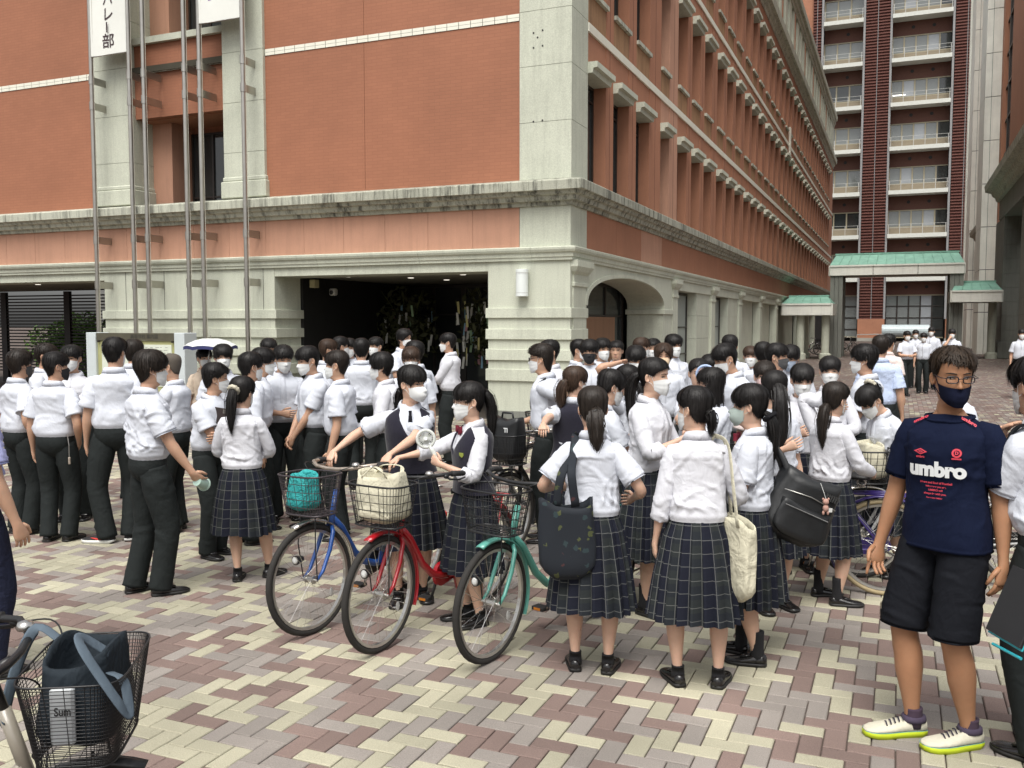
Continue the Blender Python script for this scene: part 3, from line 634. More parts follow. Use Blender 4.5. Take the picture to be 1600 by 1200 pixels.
canopy('walkway_canopy', 'low walkway canopy with green roof joining the stone building on the right', 8.1, 10.4, 36.2, 39.4, 2.95, 3.55, 4.0, [(10.15, 38.4, 'rd'), (8.55, 38.6, 'rd')])
WHITEP = mat('white_paint', (.62, .62, .60), rough=.5, var=.05)
rl = thing('pipe_rail', 'white pipe barrier in front of the tower base', 'barrier', (3.6, 58, 0)); MB().tube([(-.9, 0, 0), (-.9, 0, 1.0), (.9, 0, 1.05), (.9, 0, 0)], .035, 8).build('pipe', WHITEP, rl, smooth=True)
sb = thing('notice_board', 'small white notice on a pole beneath the left walkway canopy', 'notice', (1.65, 42, 0)); MB().cyl((0, 0, 0), (0, 0, 2.2), .03).build('pole', STEEL, sb); part('sheet', (-.25, .25, -.06, -.04, 1.5, 2.15), WHITEP, sb)
tank = thing('roll_tank', 'pale horizontal roll lying behind the glass at the tower foot', 'roll', (6.2, 84.6, 0)); MB().lathe([(0, -2.2), (.6, -2.2), (.62, -2.1), (.62, 2.1), (.6, 2.2), (0, 2.2)], 20, (0, 0, 1.1), 'x').build('roll', mat('pale_roll', (.45, .52, .53), rough=.4), tank, smooth=False)
for s in (-1.4, 1.4): part('cradle', (s - .1, s + .1, -.4, .4, 0, .55), CONC, tank)

# ================================================================== flagpoles, banners
def flagpole(x, z_top, label, y=-.45):
    t = thing('flagpole', label, 'flagpole', (x, y, 0), 0, 'steel poles before the left facade')
    MB().lathe([(0, 0), (.09, 0), (.09, .05), (.05, .06), (.047, 3), (.047, z_top), (0, z_top)], 14).build('pole', STEEL, t, smooth=False)
    for z in (2.74, 3.76, 6.77, 7.34): MB().bbox(-.012, .012, .04, .44 + (.08 if z > 6 else 0), z - .08, z + .08, .003).build('bracket', STEEL, t); MB().lathe([(.05, z - .09), (.062, z - .09), (.062, z + .09), (.05, z + .09)], 14).build('clamp', STEEL, t)
    MB().tube([(.09, -.02, z) for z in np.linspace(1.2, z_top, 8)], .006, 5).build('halyard', mat('rope', (.42, .40, .34), rough=.9), t)
    return t
for x, lb in zip((-11.29, -10.17, -9.76, -8.62, -8.21, -7.07), ['leftmost steel flagpole, left of the volleyball banner', 'steel flagpole at the right edge of the volleyball banner', 'third steel flagpole from the left, just right of the volleyball banner', 'fourth steel flagpole from the left', 'steel flagpole at the left edge of the purple lettered banner', 'rightmost steel flagpole, right of the purple lettered banner']): flagpole(x, 12.5, lb)
BANNER = mat('banner_cloth', (.74, .75, .70), rough=.85, var=.04, scale=2, bump=.15, bscale=6)
def banner(name, label, x0, x1, z0, z1, glyphs, colr):
    t = thing(name, label, 'banner', ((x0 + x1) / 2, -.47, z0)); g = MB(); nx, nz = 8, 16; hw = (x1 - x0) / 2
    gx = np.linspace(-hw, hw, nx + 1); gz = np.linspace(0, z1 - z0, nz + 1)
    wv = lambda x, z: .02 * math.sin(3 * x + z * 1.3) + .012 * math.sin(9 * x - 2.1 * z)
    for off in (0, .004): g.rings(np.array([[(x, wv(x, z) + off, z + (.015 * math.sin(7 * x) if z == 0 else 0)) for x in gx] for z in gz]), closed=False)
    g.build('cloth', BANNER, t, smooth=True); MB().cyl((-hw, 0, -.01), (hw, 0, -.01), .014, 8).build('batten', STEEL, t)
    for ch, cx, cz, s in glyphs:
        V, F = text_mesh(ch, s, .004)
        if not len(V): continue
        W = np.stack([V[:, 0] + cx, [wv(a + cx, b + cz) - .008 for a, b in V[:, :2]], V[:, 1] + cz], -1); MB().add(W, F).build('letter', colr, t)
INK = mat('banner_ink', (.055, .035, .04), rough=.8, var=.05); PURP = mat('purple_ink', (.17, .05, .42), rough=.8, var=.05)
banner('club_banner', 'white hanging banner with dark vertical lettering between the left flagpoles', -11.25, -10.22, 7.85, 11.5, [('部', 0.0, .27, .33), ('レ', 0.0, .86, .33), ('バ', 0.0, 1.20, .33)], INK)
t_ = [o for o in bpy.data.objects if o.name.startswith('club_banner')][0]; MB().box(-.017, .017, -.04, -.032, .47, .69).build('letter', INK, t_)
banner('club_banner', 'white hanging banner showing the foot of a purple letter', -8.18, -7.12, 8.2, 11.5, [('空', 0.0, .66, .62)], PURP)

# ================================================================== information board
ib = thing('information_board', 'information board with olive backing between pale posts near the stone wall', 'board', (-8.58, -2.05, 0))
GREYP = mat('pale_blue_paint', (.52, .57, .58), rough=.5, var=.05)
for s in (-1, 1): MB().bbox(s * 1.17 - .13, s * 1.17 + .13, -.06, .3, 0, 1.68, .01).build('post', GREYP, ib)
part('header', (-1.04, 1.04, -.03, .12, 1.52, 1.67), mat('header_olive', (.075, .068, .045), rough=.6), ib); part('backing', (-1.04, 1.04, .0, .1, .5, 1.515), mat('olive_panel', (.36, .36, .17), rough=.7, var=.06), ib)
part('map_sheet', (-.92, .93, -.012, -.001, .6, 1.44), mat('map_paper', (.62, .66, .56), rough=.6, var=.1, scale=5), ib)
V, F = text_mesh('高等学校 案内図', .1); MB().add(np.stack([V[:, 0] + .25, np.full(len(V), -.033), V[:, 1] + 1.595], -1), F).build('lettering', HOLE, ib)
rr = random.Random(3)
for k in range(5):
    x = .25
    while x < .85: w = rr.uniform(.04, .12); MB().box(x, x + w, -.016, -.0125, 1.38 - k * .055, 1.39 - k * .055).build('text_line', mat('faded_ink', (.3, .3, .28), rough=.8), ib); x += w + rr.uniform(.03, .1)
for s in (-.98, .98): MB().lathe([(0, 0), (.02, 0), (.02, .05), (0, .05)], 8, (s, -.06, 1.5), 'y').build('knob', FRAME, ib)

# ================================================================== star festival bamboo with paper strips inside the porch
BAM = mat('bamboo_leaf', (.045, .05, .016), rough=.7, var=.35, scale=8)
STRIPC = [mat('paper_' + n, c, rough=.8, var=.05) for n, c in (('white', (.55, .55, .5)), ('pink', (.5, .26, .28)), ('yellow', (.5, .46, .2)), ('blue', (.22, .38, .48)), ('green', (.28, .42, .25)))]
def festival(x, y, n, seed, label):
    t = thing('bamboo_branch', label, 'bamboo', (x, y, 0)); rg = np.random.default_rng(seed)
    for k in range(4): a = rg.uniform(-.35, .35); MB().tube([(0 + a * .3, 0, 0), (a * .6, .05, 1.2), (a * 1.2, -.05, 2.3), (a * 2.0, -.2, 2.7)], [.018, .015, .01, .004], 6).build('stalk', mat('bamboo_stalk', (.12, .14, .04), rough=.5), t)
    leaf_cloud((0, -.05, 1.9), (.75, .5, .85), 700, .10, BAM, 'foliage', t, seed)
    leaf_cloud((.15, -.05, 1.35), (.65, .5, .5), 350, .10, BAM, 'foliage', t, seed + 5)
    for k in range(n):
        px_, py_, pz = rg.uniform(-.8, .85), rg.uniform(-.6, .2), rg.uniform(.95, 2.25) ; o = part('paper_strip', (-.028, .028, -.002, .002, -.14, .14), STRIPC[k % 5 if rg.random() < .6 else 0], t)
        o.location = (px_, py_, pz); o.rotation_euler = (rg.uniform(-.1, .1), rg.uniform(-.15, .15), rg.uniform(-.8, .8))
festival(-3.1, 3.4, 90, 2, 'festival bamboo hung with many paper wish strips beside the right pier of the porch')
festival(-6.0, 4.4, 22, 4, 'dim festival bamboo with few paper strips at the left of the dark porch')
# ================================================================== people: materials
SKIN = mat('skin', (.52, .315, .215), rough=.5, var=.07, scale=18, sss=.15, spec=.35); SKINT = mat('skin_tanned', (.37, .19, .105), rough=.48, var=.08, scale=18, sss=.12, spec=.35); SKINF = mat('skin_fair', (.60, .385, .28), rough=.5, var=.06, scale=18, sss=.15, spec=.35)
def hair_mat(name, col, rough=.5):
    m, n, l, b = newmat(name); b.inputs['Roughness'].default_value = rough; b.inputs['Specular IOR Level'].default_value = .3
    uv = nd(n, 'ShaderNodeTexCoord').outputs['Object']; mp = nd(n, 'ShaderNodeMapping'); mp.inputs['Scale'].default_value = (1, 1, .12); l.new(uv, mp.inputs[0])
    nz = nd(n, 'ShaderNodeTexNoise', Scale=160.0, Detail=2.0); l.new(mp.outputs[0], nz.inputs['Vector'])
    rp = nd(n, 'ShaderNodeMapRange'); rp.inputs[1].default_value = .3; rp.inputs[2].default_value = .7; rp.inputs[3].default_value = .55; rp.inputs[4].default_value = 1.5; l.new(nz.outputs[0], rp.inputs[0])
    sc = nd(n, 'ShaderNodeVectorMath', operation='SCALE'); sc.inputs[0].default_value = col; l.new(rp.outputs[0], sc.inputs['Scale']); l.new(sc.outputs[0], b.inputs['Base Color'])
    bp = nd(n, 'ShaderNodeBump', Strength=.5, Distance=.004); l.new(nz.outputs[0], bp.inputs['Height']); l.new(bp.outputs[0], b.inputs['Normal']); return m
HAIR = {'black': hair_mat('hair_black', (.012, .0105, .010)), 'dark': hair_mat('hair_dark', (.022, .0165, .013)), 'brown': hair_mat('hair_brown', (.05, .03, .02)), 'buzz': mat('hair_buzz', (.085, .07, .055), rough=.8, var=.2, scale=200), 'tan': hair_mat('hair_short_brown', (.026, .016, .009), .6)}
def cloth_mat(name, col, rough=.85, wr=.5, wscale=9.0, weave=.0, sheen=.0):
    m, n, l, b = newmat(name); b.inputs['Roughness'].default_value = rough; b.inputs['Specular IOR Level'].default_value = .25 if max(col) > .2 else .12
    if sheen: b.inputs['Sheen Weight'].default_value = sheen
    uv = nd(n, 'ShaderNodeTexCoord').outputs['Object']
    nw = nd(n, 'ShaderNodeTexNoise', Scale=wscale, Detail=3.0, Roughness=.55, Distortion=1.2); l.new(uv, nw.inputs['Vector'])
    n2 = nd(n, 'ShaderNodeTexNoise', Scale=wscale * .5, Detail=2.0); l.new(uv, n2.inputs['Vector'])
    rp = nd(n, 'ShaderNodeMapRange'); rp.inputs[1].default_value = .3; rp.inputs[2].default_value = .7; rp.inputs[3].default_value = .95; rp.inputs[4].default_value = 1.05; l.new(n2.outputs[0], rp.inputs[0])
    sc = nd(n, 'ShaderNodeVectorMath', operation='SCALE'); sc.inputs[0].default_value = col; l.new(rp.outputs[0], sc.inputs['Scale']); l.new(sc.outputs[0], b.inputs['Base Color'])
    mp = nd(n, 'ShaderNodeMapping'); mp.inputs['Rotation'].default_value = (.5, .4, .3); mp.inputs['Scale'].default_value = (1, 1, .45); l.new(uv, mp.inputs[0])
    nf = nd(n, 'ShaderNodeTexNoise', Scale=wscale * 2.4, Detail=2.0, Roughness=.5, Distortion=.8); l.new(mp.outputs[0], nf.inputs['Vector'])
    ab = nd(n, 'ShaderNodeMath', operation='SUBTRACT'); ab.inputs[1].default_value = .5; l.new(nf.outputs[0], ab.inputs[0]); a2 = nd(n, 'ShaderNodeMath', operation='ABSOLUTE'); l.new(ab.outputs[0], a2.inputs[0])
    sm_ = nd(n, 'ShaderNodeMath', operation='MULTIPLY_ADD'); sm_.inputs[1].default_value = -.55; l.new(a2.outputs[0], sm_.inputs[0]); l.new(nw.outputs[0], sm_.inputs[2])
    bp = nd(n, 'ShaderNodeBump', Strength=wr, Distance=.045); l.new(sm_.outputs[0], bp.inputs['Height']); l.new(bp.outputs[0], b.inputs['Normal']); return m
SHIRT = cloth_mat('white_shirt', (.60, .625, .685), wr=.17); SHIRTP = cloth_mat('white_shirt_warm', (.62, .625, .665), wr=.2); SHIRTB = cloth_mat('pale_blue_shirt', (.48, .56, .74), wr=.3); SHIRTK = cloth_mat('pale_pink_shirt', (.68, .58, .55), wr=.3); BEIGE = cloth_mat('beige_blouse', (.56, .46, .36), wr=.3); LILAC = cloth_mat('lilac_shirt', (.38, .40, .66), wr=.3)
TROUS = cloth_mat('charcoal_trousers', (.020, .0235, .0235), .8, .28, 6); NAVY = cloth_mat('navy_tshirt', (.0055, .009, .027), .85, .3, 5); SHORTS = cloth_mat('black_shorts', (.009, .010, .0135), .8, .28, 6); VEST = cloth_mat('navy_vest', (.020, .019, .030), .9, .15, 9, sheen=.2); JEANS = cloth_mat('dark_jeans', (.018, .021, .042), .85, .5, 7)
LEATHER = mat('black_leather', (.010, .009, .009), rough=.22, var=.2, scale=12, spec=.6); SOCK = mat('black_sock', (.010, .010, .012), rough=.95); BELT = mat('black_belt', (.012, .011, .010), rough=.45)
SOLE = mat('shoe_sole', (.012, .011, .010), rough=.6)
MASKW = mat('mask_white', (.74, .75, .74), rough=.9, var=.02); MASKS = {'white': MASKW, 'black': mat('mask_black', (.016, .016, .018), rough=.9), 'grey': mat('mask_grey', (.07, .07, .072), rough=.9), 'beige': mat('mask_beige', (.60, .45, .30), rough=.9), 'blue': mat('mask_bluegrey', (.38, .45, .56), rough=.9), 'navy': mat('mask_navy', (.006, .008, .022), rough=.95, spec=.15), 'green': mat('mask_greygreen', (.42, .50, .46), rough=.9), 'lilac': mat('mask_lilac', (.60, .50, .56), rough=.9), 'pink': mat('mask_pink', (.72, .52, .50), rough=.9)}
EYEW = mat('eye_white', (.34, .30, .27), rough=.3); IRIS = mat('iris_dark', (.012, .008, .006), rough=.15); BROWM = mat('eyebrow_dark', (.02, .015, .012), rough=.8); LIP = mat('lip', (.40, .17, .14), rough=.5)
REDBOW = cloth_mat('red_bow_cloth', (.17, .02, .035), .7, .3, 20); TIEK = cloth_mat('black_tie_cloth', (.015, .015, .02), .6, .2, 20); CREAMC = cloth_mat('cream_scrunchie_cloth', (.62, .58, .46), .9, .6, 40)
def plaid_mat():
    m, n, l, b = newmat('plaid_skirt'); b.inputs['Roughness'].default_value = .85; b.inputs['Specular IOR Level'].default_value = .2
    uv = nd(n, 'ShaderNodeUVMap').outputs[0]; sp = nd(n, 'ShaderNodeSeparateXYZ'); l.new(uv, sp.inputs[0])
    def line(src, period, width, off=0.0):
        a = nd(n, 'ShaderNodeMath', operation='MULTIPLY_ADD'); a.inputs[1].default_value = 1 / period; a.inputs[2].default_value = off; l.new(src, a.inputs[0])
        f = nd(n, 'ShaderNodeMath', operation='FRACT'); l.new(a.outputs[0], f.inputs[0]); s = nd(n, 'ShaderNodeMath', operation='LESS_THAN'); s.inputs[1].default_value = width / period; l.new(f.outputs[0], s.inputs[0]); return s.outputs[0]
    lx = line(sp.outputs[0], .068, .0036); ly = line(sp.outputs[1], .066, .0034); bx = line(sp.outputs[0], .136, .068, .02); by = line(sp.outputs[1], .132, .066, .3)
    m1 = nd(n, 'ShaderNodeMix', data_type='RGBA'); m1.inputs['A'].default_value = (.0095, .011, .020, 1); m1.inputs['B'].default_value = (.022, .026, .027, 1); l.new(bx, m1.inputs['Factor'])
    m2 = nd(n, 'ShaderNodeMix', data_type='RGBA'); m2.inputs['B'].default_value = (.010, .012, .021, 1); l.new(m1.outputs['Result'], m2.inputs['A']); hf = nd(n, 'ShaderNodeMath', operation='MULTIPLY'); hf.inputs[1].default_value = .45; l.new(by, hf.inputs[0]); l.new(hf.outputs[0], m2.inputs['Factor'])
    mxx = nd(n, 'ShaderNodeMath', operation='MAXIMUM'); l.new(lx, mxx.inputs[0]); l.new(ly, mxx.inputs[1]); q = nd(n, 'ShaderNodeMath', operation='MULTIPLY'); q.inputs[1].default_value = .42; l.new(mxx.outputs[0], q.inputs[0])
    m3 = nd(n, 'ShaderNodeMix', data_type='RGBA'); m3.inputs['B'].default_value = (.22, .225, .21, 1); l.new(m2.outputs['Result'], m3.inputs['A']); l.new(q.outputs[0], m3.inputs['Factor']); l.new(m3.outputs['Result'], b.inputs['Base Color']); return m
PLAID = plaid_mat()

# ================================================================== people: geometry
def smooth_tab(rows, nn=120, k=5):
    rows = np.array(rows, float); z = np.linspace(rows[0, 0], rows[-1, 0], nn); out = [z]
    w = np.ones(k) / k
    for c in range(1, rows.shape[1]):
        v = np.interp(z, rows[:, 0], rows[:, c]); vp = np.concatenate([np.full(k, v[0]), v, np.full(k, v[-1])]); out.append(np.convolve(vp, w, 'same')[k:-k])
    return np.array(out)
# head: z above chin, front, back, half width
HEADT = smooth_tab([(-.14, .042, -.075, .060), (-.09, .040, -.066, .055), (-.05, .038, -.064, .053), (-.018, .045, -.062, .052), (-.006, .066, -.060, .050), (.002, .083, -.060, .049), (.02, .090, -.062, .056), (.045, .090, -.066, .062), (.07, .089, -.074, .0665), (.09, .089, -.082, .069), (.115, .087, -.089, .0715), (.14, .091, -.094, .0735), (.165, .089, -.096, .0745), (.185, .081, -.092, .0705), (.202, .066, -.08, .061), (.214, .046, -.062, .045), (.2225, .024, -.038, .027), (.226, .003, -.012, .006)], 180, 5)
def head_pt(a, z):
    """skull surface: a = angle from the front (+y), towards the right ear positive"""
    zc = np.clip(z, -.14, .2255); f = np.interp(zc, HEADT[0], HEADT[1]); k = np.interp(zc, HEADT[0], HEADT[2]); w = np.interp(zc, HEADT[0], HEADT[3])
    yc = (f + k) / 2 - .1 * (f - k) * .5; ca, sa = np.cos(a), np.sin(a); e = .92
    sx = np.sign(sa) * np.abs(sa) ** e; sy = np.sign(ca) * np.abs(ca) ** .95
    return np.stack([w * sx, np.where(ca > 0, yc + (f - yc) * sy, yc + (yc - k) * sy), z + 0 * a], -1)
def face_features(V):
    V = V.copy(); x, y, z = V[:, 0], V[:, 1], V[:, 2]; fr = (y > .02)
    nz = np.interp(z, [.060, .066, .072, .080, .09, .105, .118, .13], [0, .010, .021, .0235, .018, .011, .006, 0]); sg = np.interp(z, [.06, .075, .09, .12], [.0145, .013, .010, .009])
    d = nz * np.exp(-(x / sg) ** 2)
    d += -.0075 * (np.exp(-((np.abs(x) - .031) / .014) ** 2 - ((z - .113) / .010) ** 2)) + .003 * np.exp(-((np.abs(x) - .03) / .02) ** 2 - ((z - .133) / .008) ** 2)
    d += .0045 * np.exp(-(x / .020) ** 2 - ((z - .046) / .006) ** 2) + .004 * np.exp(-(x / .019) ** 2 - ((z - .036) / .005) ** 2) - .003 * np.exp(-(x / .02) ** 2 - ((z - .0415) / .0025) ** 2) + .004 * np.exp(-(x / .018) ** 2 - ((z - .012) / .01) ** 2)
    d += .003 * np.exp(-((np.abs(x) - .042) / .016) ** 2 - ((z - .085) / .014) ** 2)
    V[:, 1] += np.where(fr, d, 0); return V
def ang(n, dense=.45): u = np.arange(n) / n; return 2 * math.pi * u - dense * np.sin(2 * math.pi * u)
# torso (1.70 m figure, z above ground): half width, front, back
TM = np.array([(.80, .150, .095, .115), (.88, .160, .10, .125), (.95, .158, .10, .118), (1.02, .148, .10, .10), (1.09, .142, .10, .09), (1.18, .150, .105, .092), (1.27, .158, .11, .10), (1.33, .158, .10, .108), (1.372, .150, .082, .102), (1.408, .112, .064, .085), (1.435, .072, .052, .070), (1.47, .058, .048, .062)])
TF = np.array([(.80, .155, .09, .125), (.88, .165, .095, .13), (.95, .158, .095, .118), (1.02, .132, .09, .092), (1.09, .124, .088, .08), (1.18, .135, .10, .085), (1.27, .140, .115, .092), (1.33, .138, .092, .098), (1.372, .130, .073, .092), (1.408, .098, .056, .075), (1.435, .062, .046, .062), (1.47, .050, .042, .055)])
def torso_pt(tab, a, z, inf=0.0, p=.85):
    w = np.interp(z, tab[:, 0], tab[:, 1]) + inf; f = np.interp(z, tab[:, 0], tab[:, 2]) + inf; k = np.interp(z, tab[:, 0], tab[:, 3]) + inf; ca, sa = np.cos(a), np.sin(a)
    return np.stack([w * np.sign(sa) * np.abs(sa) ** p, np.where(ca > 0, f, k) * np.sign(ca) * np.abs(ca) ** p, z + 0 * a], -1)
def sstep(x): x = np.clip(x, 0, 1); return x * x * (3 - 2 * x)
def rotm(ax, t):
    c, s = math.cos(t), math.sin(t)
    return np.array([[1, 0, 0], [0, c, -s], [0, s, c]] if ax == 'x' else [[c, 0, s], [0, 1, 0], [-s, 0, c]] if ax == 'y' else [[c, -s, 0], [s, c, 0], [0, 0, 1]])
def unit(v): v = np.asarray(v, float); return v / (np.linalg.norm(v) + 1e-9)
def limb_rings(P, ra, rb, ref, n, wr=None):
    """rings along a path with elliptical radii; ref = direction kept as 'front'"""
    P = np.asarray(P, float); m = len(P); T = np.gradient(P, axis=0); T /= np.linalg.norm(T, axis=1)[:, None] + 1e-9; an = np.arange(n) * 2 * math.pi / n; out = []
    for k in range(m):
        f = ref - T[k] * (ref @ T[k]); f = unit(f); s = np.cross(f, T[k]); r = 1.0 if wr is None else 1 + wr[k]
        out.append(P[k] + (s[None] * (np.sin(an) * ra[k])[:, None] + f[None] * (np.cos(an) * rb[k])[:, None]) * (r if np.isscalar(r) else np.asarray(r)[:, None]))
    return np.array(out)
def bend_path(A, B, C, n1, n2, rnd=.06):
    """shoulder-elbow-wrist polyline with a rounded joint"""
    A, B, C = map(np.asarray, (A, B, C)); l1, l2 = np.linalg.norm(B - A), np.linalg.norm(C - B); ts = np.concatenate([np.linspace(0, l1, n1, endpoint=False), np.linspace(l1, l1 + l2, n2)]); out = []
    for t in ts:
        q = lambda s: A + (B - A) * (s / l1) if s < l1 else B + (C - B) * ((s - l1) / l2)
        out.append((q(max(t - rnd, 0)) + q(t) * 2 + q(min(t + rnd, l1 + l2))) / 4 if rnd < t < l1 + l2 - rnd else q(t))
    return np.array(out), ts, l1, l2
def ik(S, W, l1, l2, pole):
    d = W - S; L = np.linalg.norm(d); L2 = min(max(L, abs(l1 - l2) + .02), l1 + l2 - .004); u = d / (L + 1e-9); W = S + u * L2
    x = (l1 * l1 - l2 * l2 + L2 * L2) / (2 * L2); h = math.sqrt(max(l1 * l1 - x * x, 0)); p = pole - u * (pole @ u); return S + u * x + unit(p) * h, W
def wrinkle(rg, a, z, amp):
    """folds over an angle x height grid"""
    A, Z = np.meshgrid(a, z); w = 0
    for k in range(7):
        fa = rg.integers(1, 5); fz = rg.uniform(8, 34) * rg.choice([-1, 1]); w = w + rg.uniform(.4, 1) * (1 - 2 * np.abs(np.sin((fa * A + fz * Z) / 2 + rg.uniform(0, 6)))) * (.5 + .5 * np.sin(rg.integers(1, 3) * A + rg.uniform(0, 6)))
    return amp * w / 3
def creases(rg, S, Z, n, specs, depth):
    """cloth folds on a surface grid: S arc length round the garment, Z along it; specs = list of (weight, s range, z range, mean direction, spread, length, width)"""
    w = np.zeros_like(S); per = S.max() - S.min() + (S[0, 1] - S[0, 0]); wt = np.array([q[0] for q in specs], float); wt /= wt.sum()
    for _ in range(n):
        q = specs[rg.choice(len(specs), p=wt)]; s0, z0 = rg.uniform(*q[1]), rg.uniform(*q[2]); th = R(rg.normal(q[3], q[4])); L = q[5] * rg.uniform(.6, 1.5); wd = q[6] * rg.uniform(.7, 1.4); ds = (S - s0 + per / 2) % per - per / 2; dz = Z - z0
        u = ds * math.cos(th) + dz * math.sin(th); v = -ds * math.sin(th) + dz * math.cos(th) + rg.uniform(-1.5, 1.5) * u * u / max(L, .05) * .5; k = rg.uniform(-.35, 1)
        w += depth * rg.uniform(.4, 1.0) * np.exp(-(u / L) ** 2) * (k * np.exp(-(v / wd) ** 2) - (v / wd) * np.exp(.5 - (v / wd) ** 2) * rg.choice([-1, 1]) * .8)
    return w
ARMS = {  # wrist target, elbow pole, palm direction (right arm; left mirrors x)
    'down': ((.235, .03, .83), (.3, -1, 0), (-1, .1, 0)), 'down_back': ((.225, -.06, .82), (.2, -1, 0), (-1, 0, 0)), 'clasp': ((.045, .21, .88), (1, -.6, -.2), (-.6, -.8, .3)), 'belly': ((.03, .20, 1.07), (1, -.3, -.6), (-.5, -1, 0)),
    'cross': ((-.10, .20, 1.10), (1, .1, -.6), (0, -1, 0)), 'chest': ((.07, .27, 1.20), (.7, -.4, -1), (-.8, -.2, .3)), 'head': ((.15, .02, 1.56), (1, .2, .1), (-1, 0, 0)), 'phone': ((.06, .30, 1.28), (.6, -.3, -1), (-.6, -.6, .2)), 'waist': ((.20, .10, .98), (1, -.8, 0), (-1, 0, 0)), 'hold': ((.17, .30, 1.02), (.5, -1, -.3), (-.9, 0, -.2)), 'pocket': ((.19, .06, .90), (.8, -1, 0), (-1, 0, 0)), 'face': ((.06, .16, 1.47), (.6, .3, -1), (-.3, -1, 0))}
PEOPLE = {}
def person(key, label, px, D, h, phi, sex='m', top='short', bottom='trousers', hair='short', hcol='black', mask='white', skin=None, hyaw=0, hpitch=4, htilt=0, lean=0, twist=0, armR='down', armL='down', curlR=.5, curlL=.5, feet=None, belt=True, glasses=None, eyes=None, seed=None, shirtm=None, extras=(), hands=(None, None), bulk=1.0, footyaw=(8, 8), pelv=(0, 0), skin2=None, collar=True, gy=None):
    """px: image column of the place, D: metres out along the view axis, phi: facing (0 away from camera, 90 to image right, 180 to camera)"""
    seed = seed if seed is not None else sum(ord(c) * (i + 3) for i, c in enumerate(key)); rg = np.random.default_rng(seed)
    pos = at_dist(px, D) if gy is None else on_ground(px, gy); dv = pos[:2] - CAM[:2]; D = float((pos - CAM) @ _f); ta = math.atan2(dv[1], dv[0]) - R(phi); rz = ta - math.pi / 2
    root = thing('person', label, 'person', (pos[0], pos[1], 0), rz)
    s = h / 1.725; hs_ = (.995 if sex == 'm' else .965) * (.6 + .4 * s); tab = TM if sex == 'm' else TF; far = D > 15; near = D < 7.2
    ax = 1.0 if sex == 'm' else .86; SK = skin or (SKIN if sex == 'm' else SKINF)
    Rz = rotm('z', rz)
    def to_local(P): return Rz.T @ (np.asarray(P, float) - np.array([pos[0], pos[1], 0]))
    px0, py0 = pelv[0] * s, pelv[1] * s
    def tx(V):
        """torso bend: lean forward and twist, blended up the spine; input in 1.70 m figure units"""
        V = np.asarray(V, float) * np.array([bulk * s, bulk * s, s]); zc = .93 * s; k = sstep((V[..., 2] - zc + .04) / .26); th = -R(lean) * k; y = V[..., 1]; z = V[..., 2] - zc
        zz = np.maximum(z, 0); c, sn = np.cos(th), np.sin(th); Y = y * c - z * sn * (z > 0); Zn = np.where(z > 0, y * sn + z * c, z + y * sn)
        tw = -R(twist) * k; X = V[..., 0]; ct, st = np.cos(tw), np.sin(tw)
        return np.stack([X * ct - Y * st + px0, X * st + Y * ct + py0, Zn + zc], -1)
    Rt = rotm('z', -R(twist)) @ rotm('x', -R(lean))
    nb = tx(np.array([0, .005, 1.47])); Rh = Rt @ rotm('x', R(lean) * .6) @ rotm('z', -R(hyaw)) @ rotm('x', -R(hpitch)) @ rotm('y', R(htilt))
    chin0 = nb + Rh @ np.array([0, .014, .018]) * s - Rh @ np.array([0, 0, -.012]) * 0
    def hx(V): return (np.asarray(V) * hs_) @ Rh.T + chin0
    # --- skeleton
    sw = (.156 if sex == 'm' else .134); l1, l2 = .285 * s, .245 * s; SH = {}; EL = {}; WR = {}; PAL = {}
    for sd_, arm, nm in ((1, armR, 'R'), (-1, armL, 'L')):
        S_ = tx(np.array([sd_ * sw, -.010, 1.345])); pl = None
        if isinstance(arm, str): W_, po, pl = ARMS[arm]; W_ = tx(np.array([W_[0] * sd_, W_[1], W_[2]])) if arm not in ('clasp',) else np.array([W_[0] * sd_, W_[1], W_[2]]) * s + np.array([px0, py0 + .55 * math.sin(R(lean)) * .4, 0]); po = np.array([po[0] * sd_, po[1], po[2]]); pl = np.array([pl[0] * sd_, pl[1], pl[2]])
        elif arm[0] == 'w': W_ = to_local(arm[1]); po = np.array(arm[2] if len(arm) > 2 else (sd_ * .5, -.6, -.6), float); pl = np.array(arm[3] if len(arm) > 3 else (0, 0, -1), float)
        else: W_ = tx(np.array([arm[0][0] * sd_, arm[0][1], arm[0][2]])); po = np.array([arm[1][0] * sd_, arm[1][1], arm[1][2]], float); pl = np.array([arm[2][0] * sd_, arm[2][1], arm[2][2]], float)
        E_, W_ = ik(S_, W_, l1, l2, po); SH[nm], EL[nm], WR[nm], PAL[nm] = S_, E_, W_, pl
    ft = feet or ((.085, .02), (-.085, -.02)); HIP = {}; KN = {}; AN = {}; FD = {}
    for sd_, (fx, fy), nm, fyw in ((1, ft[0], 'R', footyaw[0]), (-1, ft[1], 'L', footyaw[1])):
        H_ = np.array([sd_ * .088 * s + px0, py0, .885 * s]); A_ = np.array([fx * s, fy * s, .075 * s]); fd = rotm('z', -R(fyw) * sd_) @ np.array([0, 1.0, 0]); K_, A_ = ik(H_, A_, .42 * s, .405 * s, fd + np.array([sd_ * .15, 0, 0])); HIP[nm], KN[nm], AN[nm], FD[nm] = H_, K_, A_, fd
    # --- body: one mesh
    g = MB(); na = 40 if near else 28 if not far else 18; aa = ang(na); rows = []
    for z in ([.93, .97, 1.0, 1.1, 1.2, 1.3, 1.36, 1.40, 1.43, 1.45]): rows.append(tx(torso_pt(tab, aa, z, -.012)))
    nzr = 44 if near else 30 if not far else 18
    hz = np.concatenate([np.linspace(-.075, .0, 6, endpoint=False), np.linspace(0, .2255, nzr)])
